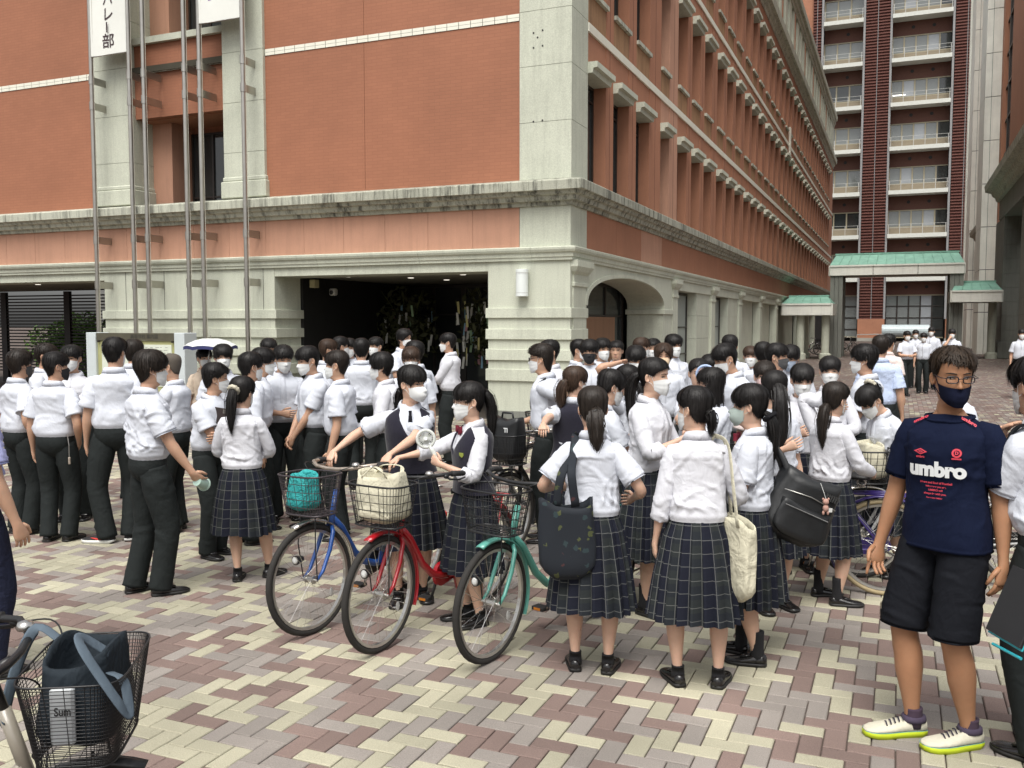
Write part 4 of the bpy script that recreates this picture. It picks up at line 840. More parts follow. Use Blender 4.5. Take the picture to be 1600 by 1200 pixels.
    for z in hz:
        v = head_pt(aa, np.full(na, z))
        if z < 0: k = (z + .075) / .075; v[:, 0] *= .95 + .05 * k
        rows.append(hx(face_features(v)))
    g.rings(rows)
    for sd_ in (-1, 1):   # ears
        u = np.linspace(0, 2 * math.pi, 10, endpoint=False); er = []
        for k, (sc_, o) in enumerate(((.55, -.004), (.95, .004), (1.0, .011), (.78, .014), (.45, .009), (.2, .007))): er.append(np.stack([np.full(10, sd_ * (.068 + o)) + sd_ * .006 * (-np.cos(u)) * (k > 0), -.012 + .0165 * sc_ * np.cos(u) * (1 - .0 * u) - .004, .098 + .029 * sc_ * np.sin(u) - .003 * np.cos(u)], -1))
        er = np.array(er); g.rings([hx(e) for e in (er if sd_ > 0 else er[:, ::-1])])
    handinfo = {}
    for nm, sd_, curl, hm in (('R', 1, curlR, hands[0]), ('L', -1, curlL, hands[1])):
        S_, E_, W_ = SH[nm], EL[nm], WR[nm]; P, ts, a1, a2 = bend_path(S_, E_, W_, 7, 9, .05 * s); u = ts / (a1 + a2); d = unit(W_ - E_); pn = PAL[nm]
        pn = pn - d * (pn @ d); pn = unit(pn if np.linalg.norm(pn) > .05 else np.array([-sd_ * 1.0, .1, .1])); sv = np.cross(d, pn) * 1.0
        r = np.interp(u, [0, .15, .4, .53, .62, .75, .95, 1], [.052, .05, .043, .038, .041, .036, .025, .026]) * s * ax; rb = r * np.interp(u, [0, .6, 1], [1, 1, .78])
        ref = pn; nn = 12 if not far else 8
        # palm and fingers
        hsx = .98 * s * (1 if sex == 'm' else .9); cd = unit(d + pn * (.15 if curl < .8 else .35)); K = W_ + cd * .088 * hsx
        pp = np.vstack([P, [W_ + d * .02 * hsx, W_ + cd * .048 * hsx, W_ + cd * .072 * hsx, K, K + cd * .010 * hsx]]); g.rings(limb_rings(pp, np.concatenate([r, np.array([.029, .0375, .0405, .0405, .032]) * hsx]), np.concatenate([rb, np.array([.0195, .0175, .0155, .0135, .008]) * hsx]), ref, nn))
        thumb_side = sv * (1 if sd_ > 0 else -1)   # towards the front when hanging
        # make the thumb lie on the forward/up side
        if thumb_side @ (np.array([0, 1, .3]) if abs(d[2]) > .5 else np.array([-sd_ * .6, 0, .8])) < 0: thumb_side = -thumb_side
        fl = [.072, .08, .075, .058]
        for k in range(4):
            off = (1.5 - k) * .0195; b0 = K + thumb_side * off * hsx - cd * .012 * hsx; dirv = unit(cd + thumb_side * (1.5 - k) * .05); cc = curl * (1 + .06 * k) if not (hm == 'point' and k == 0) else .08; pts = [b0]; q = dirv
            for j, fr_ in enumerate((.45, .31, .24)):
                th = cc * (.55, .95, .7)[j] * .9; q = unit(q * math.cos(th) + pn * math.sin(th)) if th else q; pn2 = pn; pts.append(pts[-1] + q * fl[k] * fr_ * hsx * 1.08)
            if far: continue
            g.tube(pts, np.array([.0088, .0086, .0078, .0058]) * hsx * ax ** .5, 6)
        tb = W_ + cd * .022 * hsx + thumb_side * .026 * hsx; td = unit(cd * .75 + thumb_side * .65 + pn * .25); td2 = unit(cd * .95 + thumb_side * .2 + pn * (.25 + .35 * min(curl, 1)))
        if not far: g.tube([tb, tb + td * .036 * hsx, tb + td * .036 * hsx + td2 * .03 * hsx, tb + td * .036 * hsx + td2 * .052 * hsx], np.array([.0125, .0105, .0095, .0065]) * hsx, 7)
        handinfo[nm] = dict(W=W_, d=cd, n=pn, side=thumb_side, grip=K + pn * .028 * hsx + cd * .0)
    for nm, sd_ in (('R', 1), ('L', -1)):
        P, ts, a1, a2 = bend_path(HIP[nm], KN[nm], AN[nm], 8, 12, .07 * s); u = ts / (a1 + a2); r = np.interp(u, [0, .3, .47, .53, .62, .72, .86, .95, 1], [.088, .078, .060, .053, .058, .058, .041, .031, .033]) * s * (1 if sex == 'm' else .95); bk = np.interp(u, [0, .5, .65, .75, 1], [0, 0, .014, .008, 0]) * s; P = P - FD[nm] * bk[:, None]; A_ = AN[nm]; P = np.vstack([P, A_ + np.array([0, 0, -.05 * s])]); r = np.append(r, .034 * s); g.rings(limb_rings(P, r * .95, r * 1.04, FD[nm], 14 if near else 8))
    g.build('body', SK, root, smooth=True)
    # --- shirt
    sm = shirtm or SHIRT
    hem = .97 if bottom != 'shorts' else .86
    g = MB(); na = 84 if near else 52 if not far else 16; a2_ = np.arange(na) * 2 * math.pi / na; nz_ = 58 if near else 34 if not far else 10
    zs = np.linspace(hem, 1.455 if top != 'tee' else 1.435, nz_); wr = wrinkle(rg, a2_, zs * 1.0, (.017 if sex == 'm' else .014) * (.35 if 'vest' in extras else 1) if top != 'tee' else .011); tuck = (bottom != 'shorts')
    if not far:
        Ag, Zg = np.meshgrid(a2_ * .15, zs); wr = wr * .35 + creases(rg, Ag, Zg, 46 if near else 30, [(3, (0, .94), (.99, 1.10), 90, 25, .045, .014), (3, (.05, .42), (1.08, 1.34), 60, 22, .10, .015), (3, (.52, .90), (1.08, 1.34), 120, 22, .10, .015), (1.5, (0, .94), (1.10, 1.32), 90, 30, .09, .018), (1, (.3, .64), (1.02, 1.2), 20, 30, .07, .014)], (.0115 if 'vest' not in extras else .003) * (.6 if top == 'tee' else 1))
        wr += .0022 * ((Zg > 1.318) & (np.abs(a2_[None] - math.pi) < 1.25))
    rows = []
    for i, z in enumerate(zs):
        inf = (.022 if top != 'tee' else .014) + (.016 if sex == 'm' else .008) * math.exp(-((z - 1.07) / .07) ** 2) * tuck
        if tuck: inf = inf * sstep((z - hem + .012) / .05) + .002
        else: inf += .012 * float(sstep((1.16 - z) / .2))
        if z > 1.38: inf *= max(0, (1.475 - z) / .095)
        fade = sstep((1.42 - z) / .06); blo = 1 + 1.1 * math.exp(-((z - 1.03) / .06) ** 2) * tuck
        v = torso_pt(tab, a2_, np.full(na, z), inf + .003); nrm = np.stack([np.sin(a2_), np.cos(a2_), 0 * a2_], -1); v = v + nrm * (wr[i] * fade * blo * (sstep((z - hem - .02) / .07) if tuck else 1))[:, None]
        if not tuck and i == 0: v = v + nrm * .006
        if z > 1.36: v[:, 2] += -.012 * np.abs(np.sin(a2_)) * sstep((1.46 - z) / .05)
        rows.append(tx(v))
    if not tuck: rows.insert(0, tx(torso_pt(tab, a2_, np.full(na, hem + .01), .012)))
    g.rings(rows, cap0=not tuck, cap1=False)
    # sleeves
    for nm, sd_ in (('R', 1), ('L', -1)):
        S_, E_, W_ = SH[nm], EL[nm], WR[nm]; P, ts, a1, b1 = bend_path(S_, E_, W_, 16, 14, .06 * s); tot = a1 + b1; d0 = unit(E_ - S_); end = {'short': .74 * a1, 'tee': .72 * a1, 'rolled': a1 + .42 * b1, 'long': tot - .012, 'short_roll': .70 * a1}[top]
        inner = unit(tx(np.array([0, -.01, 1.35])) - S_); q = [S_ + inner * .065 * s - d0 * .012 * s, S_ + inner * .035 * s - d0 * .012 * s, S_ - d0 * .004 * s]; rr = [.035, .052, .061]
        nS = (20 if near else 14) if top in ('short', 'tee', 'short_roll') else (38 if near else 24)
        for t_ in np.linspace(.02 * s, end, nS):
            q.append(np.array([np.interp(t_, ts, P[:, c]) for c in range(3)])); f = t_ / end
            if top in ('short', 'short_roll'): rr.append(np.interp(f, [0, .35, 1], [.066, .072, .081]))
            elif top == 'tee': rr.append(np.interp(f, [0, .35, 1], [.064, .067, .068]))
            else: rr.append(np.interp(t_ / tot, [0, .2, .45, .55, .7, .9, 1], [.064, .066, .060, .062, .057, .046, .036 if top == 'long' else .045]))
        rr = np.array(rr) * s * ax ** (.6 if top != 'tee' else 1); q = np.array(q); ns = 30 if near else 20 if not far else 8; an_ = np.arange(ns) * 2 * math.pi / ns
        w2 = wrinkle(rg, an_, np.linspace(0, .5, len(q)), .13 if top != 'tee' else .07); w2[:4] *= np.array([0, .1, .3, .6])[:, None]
        if not far:
            Lq = end; Ag, Zg = np.meshgrid(an_ * .07, np.linspace(-.05, Lq, len(q))); sp_ = [(3, (0, .44), (0, Lq), 35, 30, .06, .012), (2, (0, .44), (Lq * .3, Lq), 0, 25, .05, .011)] if top not in ('long', 'rolled') else [(3, (0, .44), (0, Lq), 25, 30, .07, .013), (4, (0, .44), (a1 - .08, a1 + .08), 0, 22, .05, .011), (2, (0, .44), (a1 + .06, Lq), 0, 30, .05, .012)]
            cw = creases(rg, Ag, Zg, 14 if top not in ('long', 'rolled') else 26, sp_, .010 if top != 'tee' else .004) / .07; cw[:4] *= np.array([0, .1, .3, .6])[:, None]; w2 = w2 * .35 + cw
        elif top in ('long', 'rolled'): w2 *= 1.5
        if top == 'rolled': q = np.vstack([q, q[-1] + unit(q[-1] - q[-2]) * .004, q[-1] - unit(q[-1] - q[-2]) * .0]); rr = np.concatenate([rr, [rr[-1] * 1.0, rr[-1] * .7]]); w2 = np.vstack([w2, w2[-1], w2[-1] * 0])
        else: q = np.vstack([q, q[-1] - unit(q[-1] - q[-2]) * .012 * s]); rr = np.append(rr, rr[-1] * .78); w2 = np.vstack([w2, w2[-1] * .5])
        g.rings(limb_rings(q, rr, rr * 1.02, np.array([0, 1.0, .2]) if abs(d0[1]) < .8 else np.array([0, 0, 1.0]), ns, w2), cap1=True)
        if top in ('rolled', 'long'):     # cuff
            te = end - .05 * s if top == 'rolled' else end - .05 * s; c0 = np.array([np.interp(te, ts, P[:, c]) for c in range(3)]); c1 = np.array([np.interp(end, ts, P[:, c]) for c in range(3)]); r0 = (.052 if top == 'rolled' else .040) * s * ax ** .6
            cp = np.array([c0, c0 + (c1 - c0) * .08, (c0 + c1) / 2, c1 - (c1 - c0) * .08, c1]); g.rings(limb_rings(cp, np.array([.86, 1.02, 1.06, 1.02, .8]) * r0, np.array([.86, 1.02, 1.06, 1.02, .8]) * r0, np.array([0, 1.0, .2]), 12, rg.uniform(-.06, .06, (5, 12))))
    if top != 'tee' and collar:
        # folded collar, open at the throat
        ca_ = np.linspace(R(20), R(340), 25); nw, nf, nbk = np.interp(1.455, tab[:, 0], tab[:, 1]) + .008, np.interp(1.455, tab[:, 0], tab[:, 2]) + .012, np.interp(1.455, tab[:, 0], tab[:, 3]) + .006; fr_ = np.cos(ca_)
        def col_row(inf, zz): return np.stack([(nw + inf) * np.sin(ca_), np.where(fr_ > 0, nf + inf, nbk + inf) * fr_, zz], -1)
        zb = 1.436 - .018 * np.maximum(fr_, 0); fp = np.maximum(fr_, 0) ** 3; rows = [col_row(.0, zb), col_row(-.004, zb + .026 - .008 * fr_), col_row(.004, zb + .032 - .010 * fr_), col_row(.015, zb + .016 - .014 * fr_), col_row(.026 + .012 * fp, zb - .012 - .052 * fp), col_row(.020 + .010 * fp, zb - .011 - .052 * fp)]
        g.rings(np.array([tx(r_) for r_ in rows]), closed=False)
        pz = np.linspace(1.0, 1.42, 14); pr = []
        for z in pz:
            c_ = torso_pt(tab, np.array([R(-7), R(-7), R(7), R(7)]), np.full(4, z), .028 + (.012 if sex == 'm' else .006) * math.exp(-((z - 1.07) / .07) ** 2)); c_[0, 1] -= .02; c_[3, 1] -= .02
            if z > 1.38: c_[:, 1] -= (z - 1.38) * .35
            pr.append(tx(c_))
        g.rings(np.array(pr), closed=False)
    elif top == 'tee':
        ca_ = np.linspace(0, 2 * math.pi, 28, endpoint=False); rows = []
        for inf, dz in ((.004, -.004), (.012, .004), (.010, .012), (.002, .010)): v = torso_pt(tab, ca_, np.full(28, 1.432), inf + .004); v[:, 2] += dz - .010 - .022 * np.maximum(np.cos(ca_), 0) - .006 * np.abs(np.sin(ca_)); v[:, 1] += .02 * np.maximum(np.cos(ca_), 0); v[:, 0] *= 1.12; rows.append(tx(v))
        g.rings(rows, cap0=False, cap1=False)
    g.build('shirt' if top != 'tee' else 'tshirt', sm, root, smooth=True)
    # --- legs
    if bottom in ('trousers', 'jeans', 'shorts'):
        bmx = {'trousers': TROUS, 'jeans': JEANS, 'shorts': SHORTS}[bottom]; g = MB(); nl = 28 if near else 18 if not far else 8; an_ = np.arange(24) * 2 * math.pi / 24; rows = []
        for z, inf in ((.77, -.09), (.80, -.055), (.84, -.014), (.90, .008), (.95, .011), (1.0, .008), (1.012, .004), (1.012, -.02)): rows.append(tx(torso_pt(tab, an_, np.full(24, z), inf)))
        g.rings(rows)
        for nm, sd_ in (('R', 1), ('L', -1)):
            A_ = AN[nm] + np.array([0, 0, -.03 * s]); P, ts, a1, b1 = bend_path(HIP[nm] + np.array([0, 0, .03]), KN[nm], A_, 12, 14, .05 * s); u = ts / (a1 + b1); cut = 1.0 if bottom != 'shorts' else .49
            r = np.interp(u, [0, .08, .2, .45, .55, .8, 1.0], [.086, .096, .099, .080, .077, .073, .076]) * s
            if bottom == 'shorts': r = np.interp(u, [0, .08, .2, .52, 1], [.085, .096, .098, .096, .096]) * s
            if bottom == 'jeans': r *= .95
            if sex == 'm': r *= bulk ** .5
            us = np.linspace(0, cut, 52 if near else 34); P = np.stack([np.interp(us, u, P[:, c]) for c in range(3)], -1); r = np.interp(us, u, r); an2 = np.arange(nl) * 2 * math.pi / nl; w = wrinkle(rg, an2, us * .85, .10); w *= np.interp(us, [0, .1, .4, .5, .6, .85, 1], [.3, .9, .5, 1.1, .5, .9, 1.6])[:, None] * (.8 if bottom != 'shorts' else .5)
            if not far:
                Ag, Zg = np.meshgrid(an2 * .085, us * .85); w = w * .4 + creases(rg, Ag, Zg, 30 if near else 20, [(3, (0, .53), (.0, .22), 25, 30, .08, .014), (3, (0, .53), (.34, .52), 10, 25, .06, .014), (3, (0, .53), (.70, .86), 0, 22, .06, .013), (1, (0, .53), (.2, .7), 75, 25, .12, .016)], .0085) / .085
            w += .05 * np.maximum(np.cos(an2), 0)[None] ** 8 * np.interp(us, [0, .2, 1], [0, 1, .6])[:, None]
            P = np.vstack([P, P[-1] - unit(P[-1] - P[-2]) * .01]); r = np.append(r, r[-1] * .8); w = np.vstack([w, w[-1]])
            g.rings(limb_rings(P, r, r * 1.06, FD[nm], nl, w))
        g.build(bottom, bmx, root, smooth=True)
        if belt and bottom == 'trousers':
            g = MB(); rows = [tx(torso_pt(tab, an_, np.full(24, z), i_)) for z, i_ in ((.985, .006), (.985, .014), (1.018, .012), (1.018, .004))]; g.rings(rows, cap0=False, cap1=False); b_ = tx(torso_pt(tab, np.array([0.0]), np.array([1.0]), .016))[0]; g.ellipsoid(b_, .02 * s, .004, .016 * s, 8, 5); g.build('belt', BELT, root, smooth=False)
    elif bottom == 'skirt':
        g = MB(); npl = 22; n_ = npl * 6; an_ = np.arange(n_) * 2 * math.pi / n_; rows = []; UVs = []
        zt, zb_ = 1.03, .40 + rg.uniform(-.012, .02); zs = np.linspace(zt, zb_, 17 if near else 11); hipk = np.array([KN['R'] + AN['R'], KN['L'] + AN['L']]) * .5; sway = rg.uniform(-.01, .01, 2)
        pl_ = ((np.arange(n_) % 6) / 6.0); saw = np.where(pl_ < .8, pl_ / .8, (1 - pl_) / .2) - .5; circ = np.cumsum(np.full(n_, 1.0)) / n_
        jit = rg.uniform(.6, 1.3, npl)[np.arange(n_) // 6]
        for k, z in enumerate(zs):
            f = (zt - z) / (zt - zb_); w = np.interp(f, [0, .25, .6, 1], [.136, .192, .235, .268]); dpt = np.interp(f, [0, .25, .6, 1], [.10, .15, .188, .218]); amp = (.003 + .036 * f ** 1.0) * jit; big = 1 + f * (.03 * np.sin(3 * an_ + rg.uniform(0, .2)) + .02 * np.sin(5 * an_ + 2))
            r_ = np.stack([(w * big + amp * saw) * np.sin(an_), (dpt * big + amp * saw) * np.cos(an_), np.full(n_, z) + (.006 * np.sin(4 * an_ + 1) if f == 1 else 0)], -1)
            if z > .95: v = tx(r_)
            else: v = r_ * s + np.array([px0 * (1 - .5 * f) + sway[0] * f, py0 * (1 - .3 * f) + sway[1] * f, 0])
            rows.append(v); UVs.append(np.stack([circ * 1.35, np.full(n_, (zt - z) * s)], -1))
        rows = np.array(rows); m_, n2 = rows.shape[:2]; ii = np.arange(m_ - 1)[:, None] * (n2 + 1); jj = np.arange(n2)[None]; Vv = np.concatenate([rows, rows[:, :1]], 1).reshape(-1, 3); Uv = np.concatenate([np.array(UVs), np.array(UVs)[:, :1] + np.array([1.35 * 1.0, 0])], 1).reshape(-1, 2); Fq = np.stack([ii + jj, ii + jj + 1, ii + n2 + 1 + jj + 1, ii + n2 + 1 + jj], -1).reshape(-1, 4)
        g.add(Vv, Fq, 0, Uv); o = g.build('skirt', PLAID, root, smooth=False)
        wb = MB(); an4 = np.arange(28) * 2 * math.pi / 28; wb.rings([tx(torso_pt(tab, an4, np.full(28, z), i_)) for z, i_ in ((.985, .010), (.985, .018), (1.022, .012), (1.022, .0))], cap0=False, cap1=False); wb.build('waistband', VEST, root, smooth=False)
    # --- socks and shoes
    kind = 'sneaker' if 'sneaker' in extras else 'run' if 'run' in extras else 'loafer'
    for nm, sd_ in (('R', 1), ('L', -1)):
        A_, fd = AN[nm], FD[nm]; side = np.array([fd[1], -fd[0], 0]); L = .262 * s; z0 = 0.0
        if bottom in ('skirt', 'shorts'):
            up = (.125 if 'crew' in extras else .034) if kind == 'loafer' else .05; P = np.array([A_ + np.array([0, 0, v]) - fd * .004 for v in (-.04, 0, .03, up * .8, up, up)]) ; g = MB(); g.rings(limb_rings(P, np.array([.040, .038, .036, .0365, .0375, .030]) * s, np.array([.046, .041, .0375, .038, .039, .032]) * s, fd, 12)); g.build('sock', SOCK if kind == 'loafer' else mat('plum_sock', (.05, .03, .05), rough=.9), root, smooth=True)
        heel = np.array([A_[0], A_[1], 0]) - fd * .062 * s; st = [(0, .012, .030, .050), (.03, .030, .010, .068), (.12, .036, .0, .074), (.26, .038, .0, .072), (.40, .040, .0, .062), (.55, .045, .0, .050), (.70, .048, .0, .042), (.84, .045, .0, .036), (.94, .034, .002, .028), (1.0, .012, .008, .018)]
        big = 1.0 if kind == 'loafer' else 1.08; rows = []; srow = []; th = np.linspace(0, 2 * math.pi, 16, endpoint=False)
        lift = .018 if kind == 'loafer' else .03
        for f, w, zl, zh in st:
            c = heel + fd * L * big * f + side * sd_ * (.006 * math.sin(f * 3)); zz = np.where(np.sin(th) > 0, lift + (zh - lift + .01) * np.sin(th) ** .8 if False else lift, lift); hgt = np.where(np.sin(th) > 0, np.sign(np.sin(th)) * np.abs(np.sin(th)) ** .75 * (zh - lift + (.012 if kind != 'loafer' else 0)), np.sin(th) * .004)
            rows.append(c[None] + side[None] * (np.cos(th) * w * s * big)[:, None] + np.stack([0 * th, 0 * th, lift + hgt * s], -1)); sw_ = w * s * big + .004; zc_ = .004 * max(0, (f - .8) / .2)
            srow.append(c[None] + side[None] * (np.sign(np.cos(th)) * np.abs(np.cos(th)) ** .6 * sw_)[:, None] + np.stack([0 * th, 0 * th, np.where(np.sin(th) > 0, lift + .001, (.0 if kind == 'loafer' or f > .1 else .012) + zc_ * 2)], -1))
        if kind == 'loafer':
            g = MB(); g.rings(rows, mi=0); g.rings(srow, mi=1); tongue = [heel + fd * L * f + np.array([0, 0, z * s]) for f, z in ((.38, .066), (.5, .058), (.62, .050))]; g.rings(limb_rings(tongue, [.034 * s] * 3, [.006] * 3, np.array([0, 0, 1.0]), 8), mi=0)
            g.build('shoe', [LEATHER, SOLE], root, smooth=True)
        else:
            um = mat('sneaker_cream', (.58, .55, .44), rough=.8, var=.08, scale=60, bump=.3, bscale=300) if kind == 'run' else mat('sneaker_black', (.014, .014, .015), rough=.8); so = mat('midsole_lime', (.50, .60, .02), rough=.55) if kind == 'run' else mat('midsole_white', (.66, .66, .63), rough=.6)
            g = MB(); g.rings(rows, mi=0); sh = g.build('shoe', [um], root, smooth=True); g = MB(); g.rings(srow); g.build('midsole', so, sh, smooth=True)
            if kind == 'run':
                g = MB(); g.rings([np.stack([x_[:, 0], x_[:, 1], np.clip(x_[:, 2], lift - .002, lift + .007)], -1) + (x_ - x_.mean(0)) * np.array([.03, .03, 0]) for x_ in srow]); g.build('stripe', mat('stripe_aqua', (.22, .58, .56), rough=.55), sh, smooth=True)
                for k in range(5):
                    f = .36 + .065 * k; zt_ = np.interp(f, [.3, .7], [.088, .052]) * s; c = heel + fd * L * big * f; MB().tube([c + side * .024 * s + np.array([0, 0, zt_ - .006]), c + fd * .008 + np.array([0, 0, zt_ + .004]), c - side * .024 * s + fd * .014 + np.array([0, 0, zt_ - .006])], .0035, 5).build('lace', mat('lace_dark', (.035, .03, .045), rough=.8), sh)
                g = MB(); g.rings(limb_rings([A_ - fd * .006 + np.array([0, 0, v]) for v in (-.012, .0, .012, .014)], np.array([.046, .045, .044, .034]) * s, np.array([.056, .054, .052, .040]) * s, fd, 14)); g.build('shoe_collar', mat('plum_lining', (.055, .04, .07), rough=.9), sh, smooth=True)
            else:
                for s2 in (-1, 1):
                    pts = [heel + fd * L * big * f + side * s2 * w * s + np.array([0, 0, z * s]) for f, w, z in ((.28, .0425, .045), (.38, .046, .036), (.52, .0505, .044), (.64, .052, .052))]; MB().tube(pts, [.003, .008, .007, .002], 6).build('swoosh', mat('swoosh_red', (.62, .04, .03), rough=.6), sh)
    # --- hair
    hm_ = HAIR['buzz' if hair == 'buzz' else hcol]; g = MB(); na = 56 if near else 36 if not far else 20; av = np.arange(na) * 2 * math.pi / na; av = np.where(av > math.pi, av - 2 * math.pi, av); A0 = np.abs(av)
    jag = lambda k: np.interp(np.arange(na) * 1.0, np.arange(0, na + 1, 1), np.append(rg.uniform(-1, 1, na), 0)) * k
    tb = {'short': ([0, .5, 1.0, 1.27, 1.36, 1.62, 1.9, 2.05, 2.4, 3.15], [.136, .131, .122, .098, .120, .126, .105, .062, .030, .022], .019, .011), 'bowl': ([0, .5, 1.0, 1.30, 1.62, 1.95, 2.4, 3.15], [.126, .122, .110, .088, .100, .050, .020, .012], .022, .014), 'parted': ([0, .25, .6, 1.0, 1.35, 1.62, 1.95, 2.4, 3.15], [.168, .150, .118, .098, .078, .085, .045, .016, .01], .023, .016), 'swept': ([0, .5, .9, 1.2, 1.4, 1.62, 1.95, 2.4, 3.15], [.170, .166, .156, .132, .108, .122, .070, .034, .026], .019, .007), 'crop': ([0, .5, 1.0, 1.35, 1.62, 1.95, 2.4, 3.15], [.158, .152, .140, .112, .118, .070, .035, .022], .020, .013), 'buzz': ([0, .5, 1.0, 1.35, 1.62, 1.95, 2.4, 3.15], [.172, .165, .145, .115, .122, .075, .04, .028], .005, .004),
          'tied': ([0, .5, .85, 1.1, 1.35, 1.62, 1.95, 2.4, 3.15], [.130, .128, .120, .100, .112, .122, .070, .035, .030], .020, .012), 'tied_back': ([0, .5, 1.0, 1.25, 1.4, 1.62, 1.95, 2.4, 3.15], [.172, .165, .140, .118, .116, .122, .070, .035, .030], .016, .010), 'long': ([0, .5, .85, 1.0, 1.25, 1.5, 1.95, 2.4, 3.15], [.132, .128, .115, -.06, -.10, -.15, -.18, -.20, -.20], .020, .016), 'fade': ([0, .5, 1.0, 1.35, 1.62, 1.95, 2.4, 3.15], [.160, .155, .142, .120, .120, .07, .0, -.02], .018, .016)}[hair]
    zb = np.interp(A0, tb[0], tb[1]); jm = {'buzz': .001, 'tied_back': .003, 'swept': .011}.get(hair, .011); zb = zb + jag(jm) * np.where(A0 < 1.1, 1, .6)
    if hair == 'swept': zb = zb + .020 * np.sin(av * 1.2) * (A0 < 1.1)
    ttop, tside = tb[2], tb[3]; nr = 18 if near else 12 if not far else 7; rows = []; loc = rg.uniform(.75, 1.25, 18)[(np.arange(na) * 18 // na)]
    lock = 1 + .20 * np.sin(av * 13 + rg.uniform(0, 6)) + .12 * np.sin(av * 29 + rg.uniform(0, 6)); lock = lock * (.8 + .2 * loc) if hair != 'buzz' else 1 + 0 * av
    ztop = .2252
    def hair_pt(f, aidx, extra=0.0):
        z = ztop - (ztop - zb[aidx]) * (1 - np.cos(np.minimum(f, 1) * math.pi / 2)) ** .75 - np.maximum(f - 1, 0) * .02; a_ = av[aidx]; zc = np.maximum(z, .055 if hair == 'long' else .0); v = head_pt(a_, np.maximum(zc, np.minimum(z, .2))); v[..., 2] = z
        th_ = ttop * (1 - np.minimum(f, 1)) + tside * np.minimum(f, 1)
        th_ = th_ * (1 + (lock[aidx] - 1) * np.minimum(f * 1.6, 1)) + extra
        if hair in ('short', 'bowl', 'parted'): th_ = th_ + .005 * np.exp(-((z - .12) / .04) ** 2) * (np.abs(a_) > 1.9); th_ = th_ * (1 - .65 * np.clip((.085 - z) / .07, 0, 1))
        th_ = np.where(f > .9, th_ * (1 - .55 * np.clip((f - .9) / .1, 0, 1) * (np.abs(a_) > 1.1)), th_)
        ra = np.clip((ztop - z) / .06, 0, 1); out = np.stack([np.sin(a_) * ra * 1.0, np.cos(a_) * ra, np.sqrt(np.maximum(0, 1 - ra ** 2 * .8)) * (z > .12)], -1)
        if hair == 'long': v[..., 1] += np.where(z < .04, -.012 * (np.cos(a_) > 0), 0)
        return v + out * np.asarray(th_)[..., None]
    idx = np.arange(na)
    for f in np.linspace(.03, 1, nr): rows.append(hx(hair_pt(f, idx)))
    e = hair_pt(1.0, idx); ins = e * .0 + head_pt(av, np.maximum(zb, .05 if hair == 'long' else -.05)) * np.array([.98, .98, 0]) + np.stack([0 * av, 0 * av, zb + .003], -1) * np.array([0, 0, 1]); rows.append(hx(ins)); rows = np.array(rows)[:, ::-1]; g.rings(rows, cap0=True, cap1=False)
    nst = {True: 950, False: 380}[near] if hair != 'buzz' else 0
    if far: nst = 0
    if nst:    # loose locks over the shell
        nn = 6; a_i = rg.integers(0, na, nst); f0 = rg.uniform(.06, .72, nst); f1 = np.minimum(1.0, f0 + rg.uniform(.3, .7, nst)); drift = rg.uniform(-2.4, 2.4, nst); tied_ = hair in ('tied', 'tied_back'); ex = rg.uniform(0, .003 if tied_ else .009, nst) + (0 if tied_ else .008) * (rg.random(nst) < .10); w0 = rg.uniform(.002, .0075, nst); SV = np.zeros((nst, nn, 2, 3)); over = rg.uniform(0, .6, nst) * (f1 > .97)
        for j in range(nn):
            t_ = j / (nn - 1); f = f0 + (f1 - f0) * t_ + (over if j == nn - 1 else 0); ii = np.round(a_i + drift * t_).astype(int) % na; p = hair_pt(f, ii, ex * (.25 + .75 * t_) + .0015); a_ = av[ii]; tn = np.stack([np.cos(a_), -np.sin(a_), 0 * a_], -1); w = (w0 * (1 - .85 * t_) * (.4 if j == 0 else 1))[:, None]; SV[:, j, 0] = p - tn * w; SV[:, j, 1] = p + tn * w
        q_ = np.arange(nn - 1) * 2; SF = (np.stack([q_, q_ + 1, q_ + 3, q_ + 2], -1)[None] + (np.arange(nst) * 2 * nn)[:, None, None]).reshape(-1, 4); g.add(hx(SV.reshape(-1, 3)), SF)
    o_hair = g.build('hair', hm_, root, smooth=True)
    def tail(at, dirs, L, r0, scr=None, frizz=.004):
        """pony tail: attach point on the head, first direction, then falls"""
        g = MB(); at = np.array(at, float); p = [hx(at - np.array(dirs) * .02)]; d = unit(Rh @ unit(dirs)); q = hx(at); n_ = 12
        for k in range(n_):
            p.append(q); d = unit(d * .56 + np.array([0, 0, -1.0]) * .44 + rg.normal(0, .02, 3)); q = q + d * L / n_
            # keep clear of the back
            rel = q - tx(np.array([0, 0, 1.2]));
        P = np.array(p); f = np.linspace(0, 1, len(P)); rr = r0 * np.interp(f, [0, .08, .16, .4, .8, 1], [.6, .55, .9, 1.0, .75, .18]); an_ = np.arange(14) * 2 * math.pi / 14; w = .16 * np.sin(5 * an_ + f[:, None] * 6) + .1 * np.sin(9 * an_)[None] + rg.uniform(-.05, .05, (len(P), 14)); rs = limb_rings(P, rr * 1.15, rr, Rh @ np.array([0, 1.0, 0]), 14, w); g.rings(rs)
        for i in range(70 if near else 24):
            j = rg.integers(0, 14); s0 = rg.integers(1, 6); pts = rs[s0:, j] + (rs[s0:, j] - P[s0:]) * rg.uniform(.02, .35) + np.cumsum(rg.normal(0, .0012, (len(P) - s0, 3)), 0); pts = np.vstack([pts, pts[-1] + (pts[-1] - pts[-2]) * rg.uniform(0, 1.2)]); m = len(pts); wv = np.cross(unit(pts[-1] - pts[0]), Rh @ np.array([0, 1.0, .1])); wv = unit(wv) * .0022; SVv = np.concatenate([pts - wv * np.linspace(1, .2, m)[:, None], pts + wv * np.linspace(1, .2, m)[:, None]]); g.add(SVv, np.array([(k, k + 1, m + k + 1, m + k) for k in range(m - 1)]))
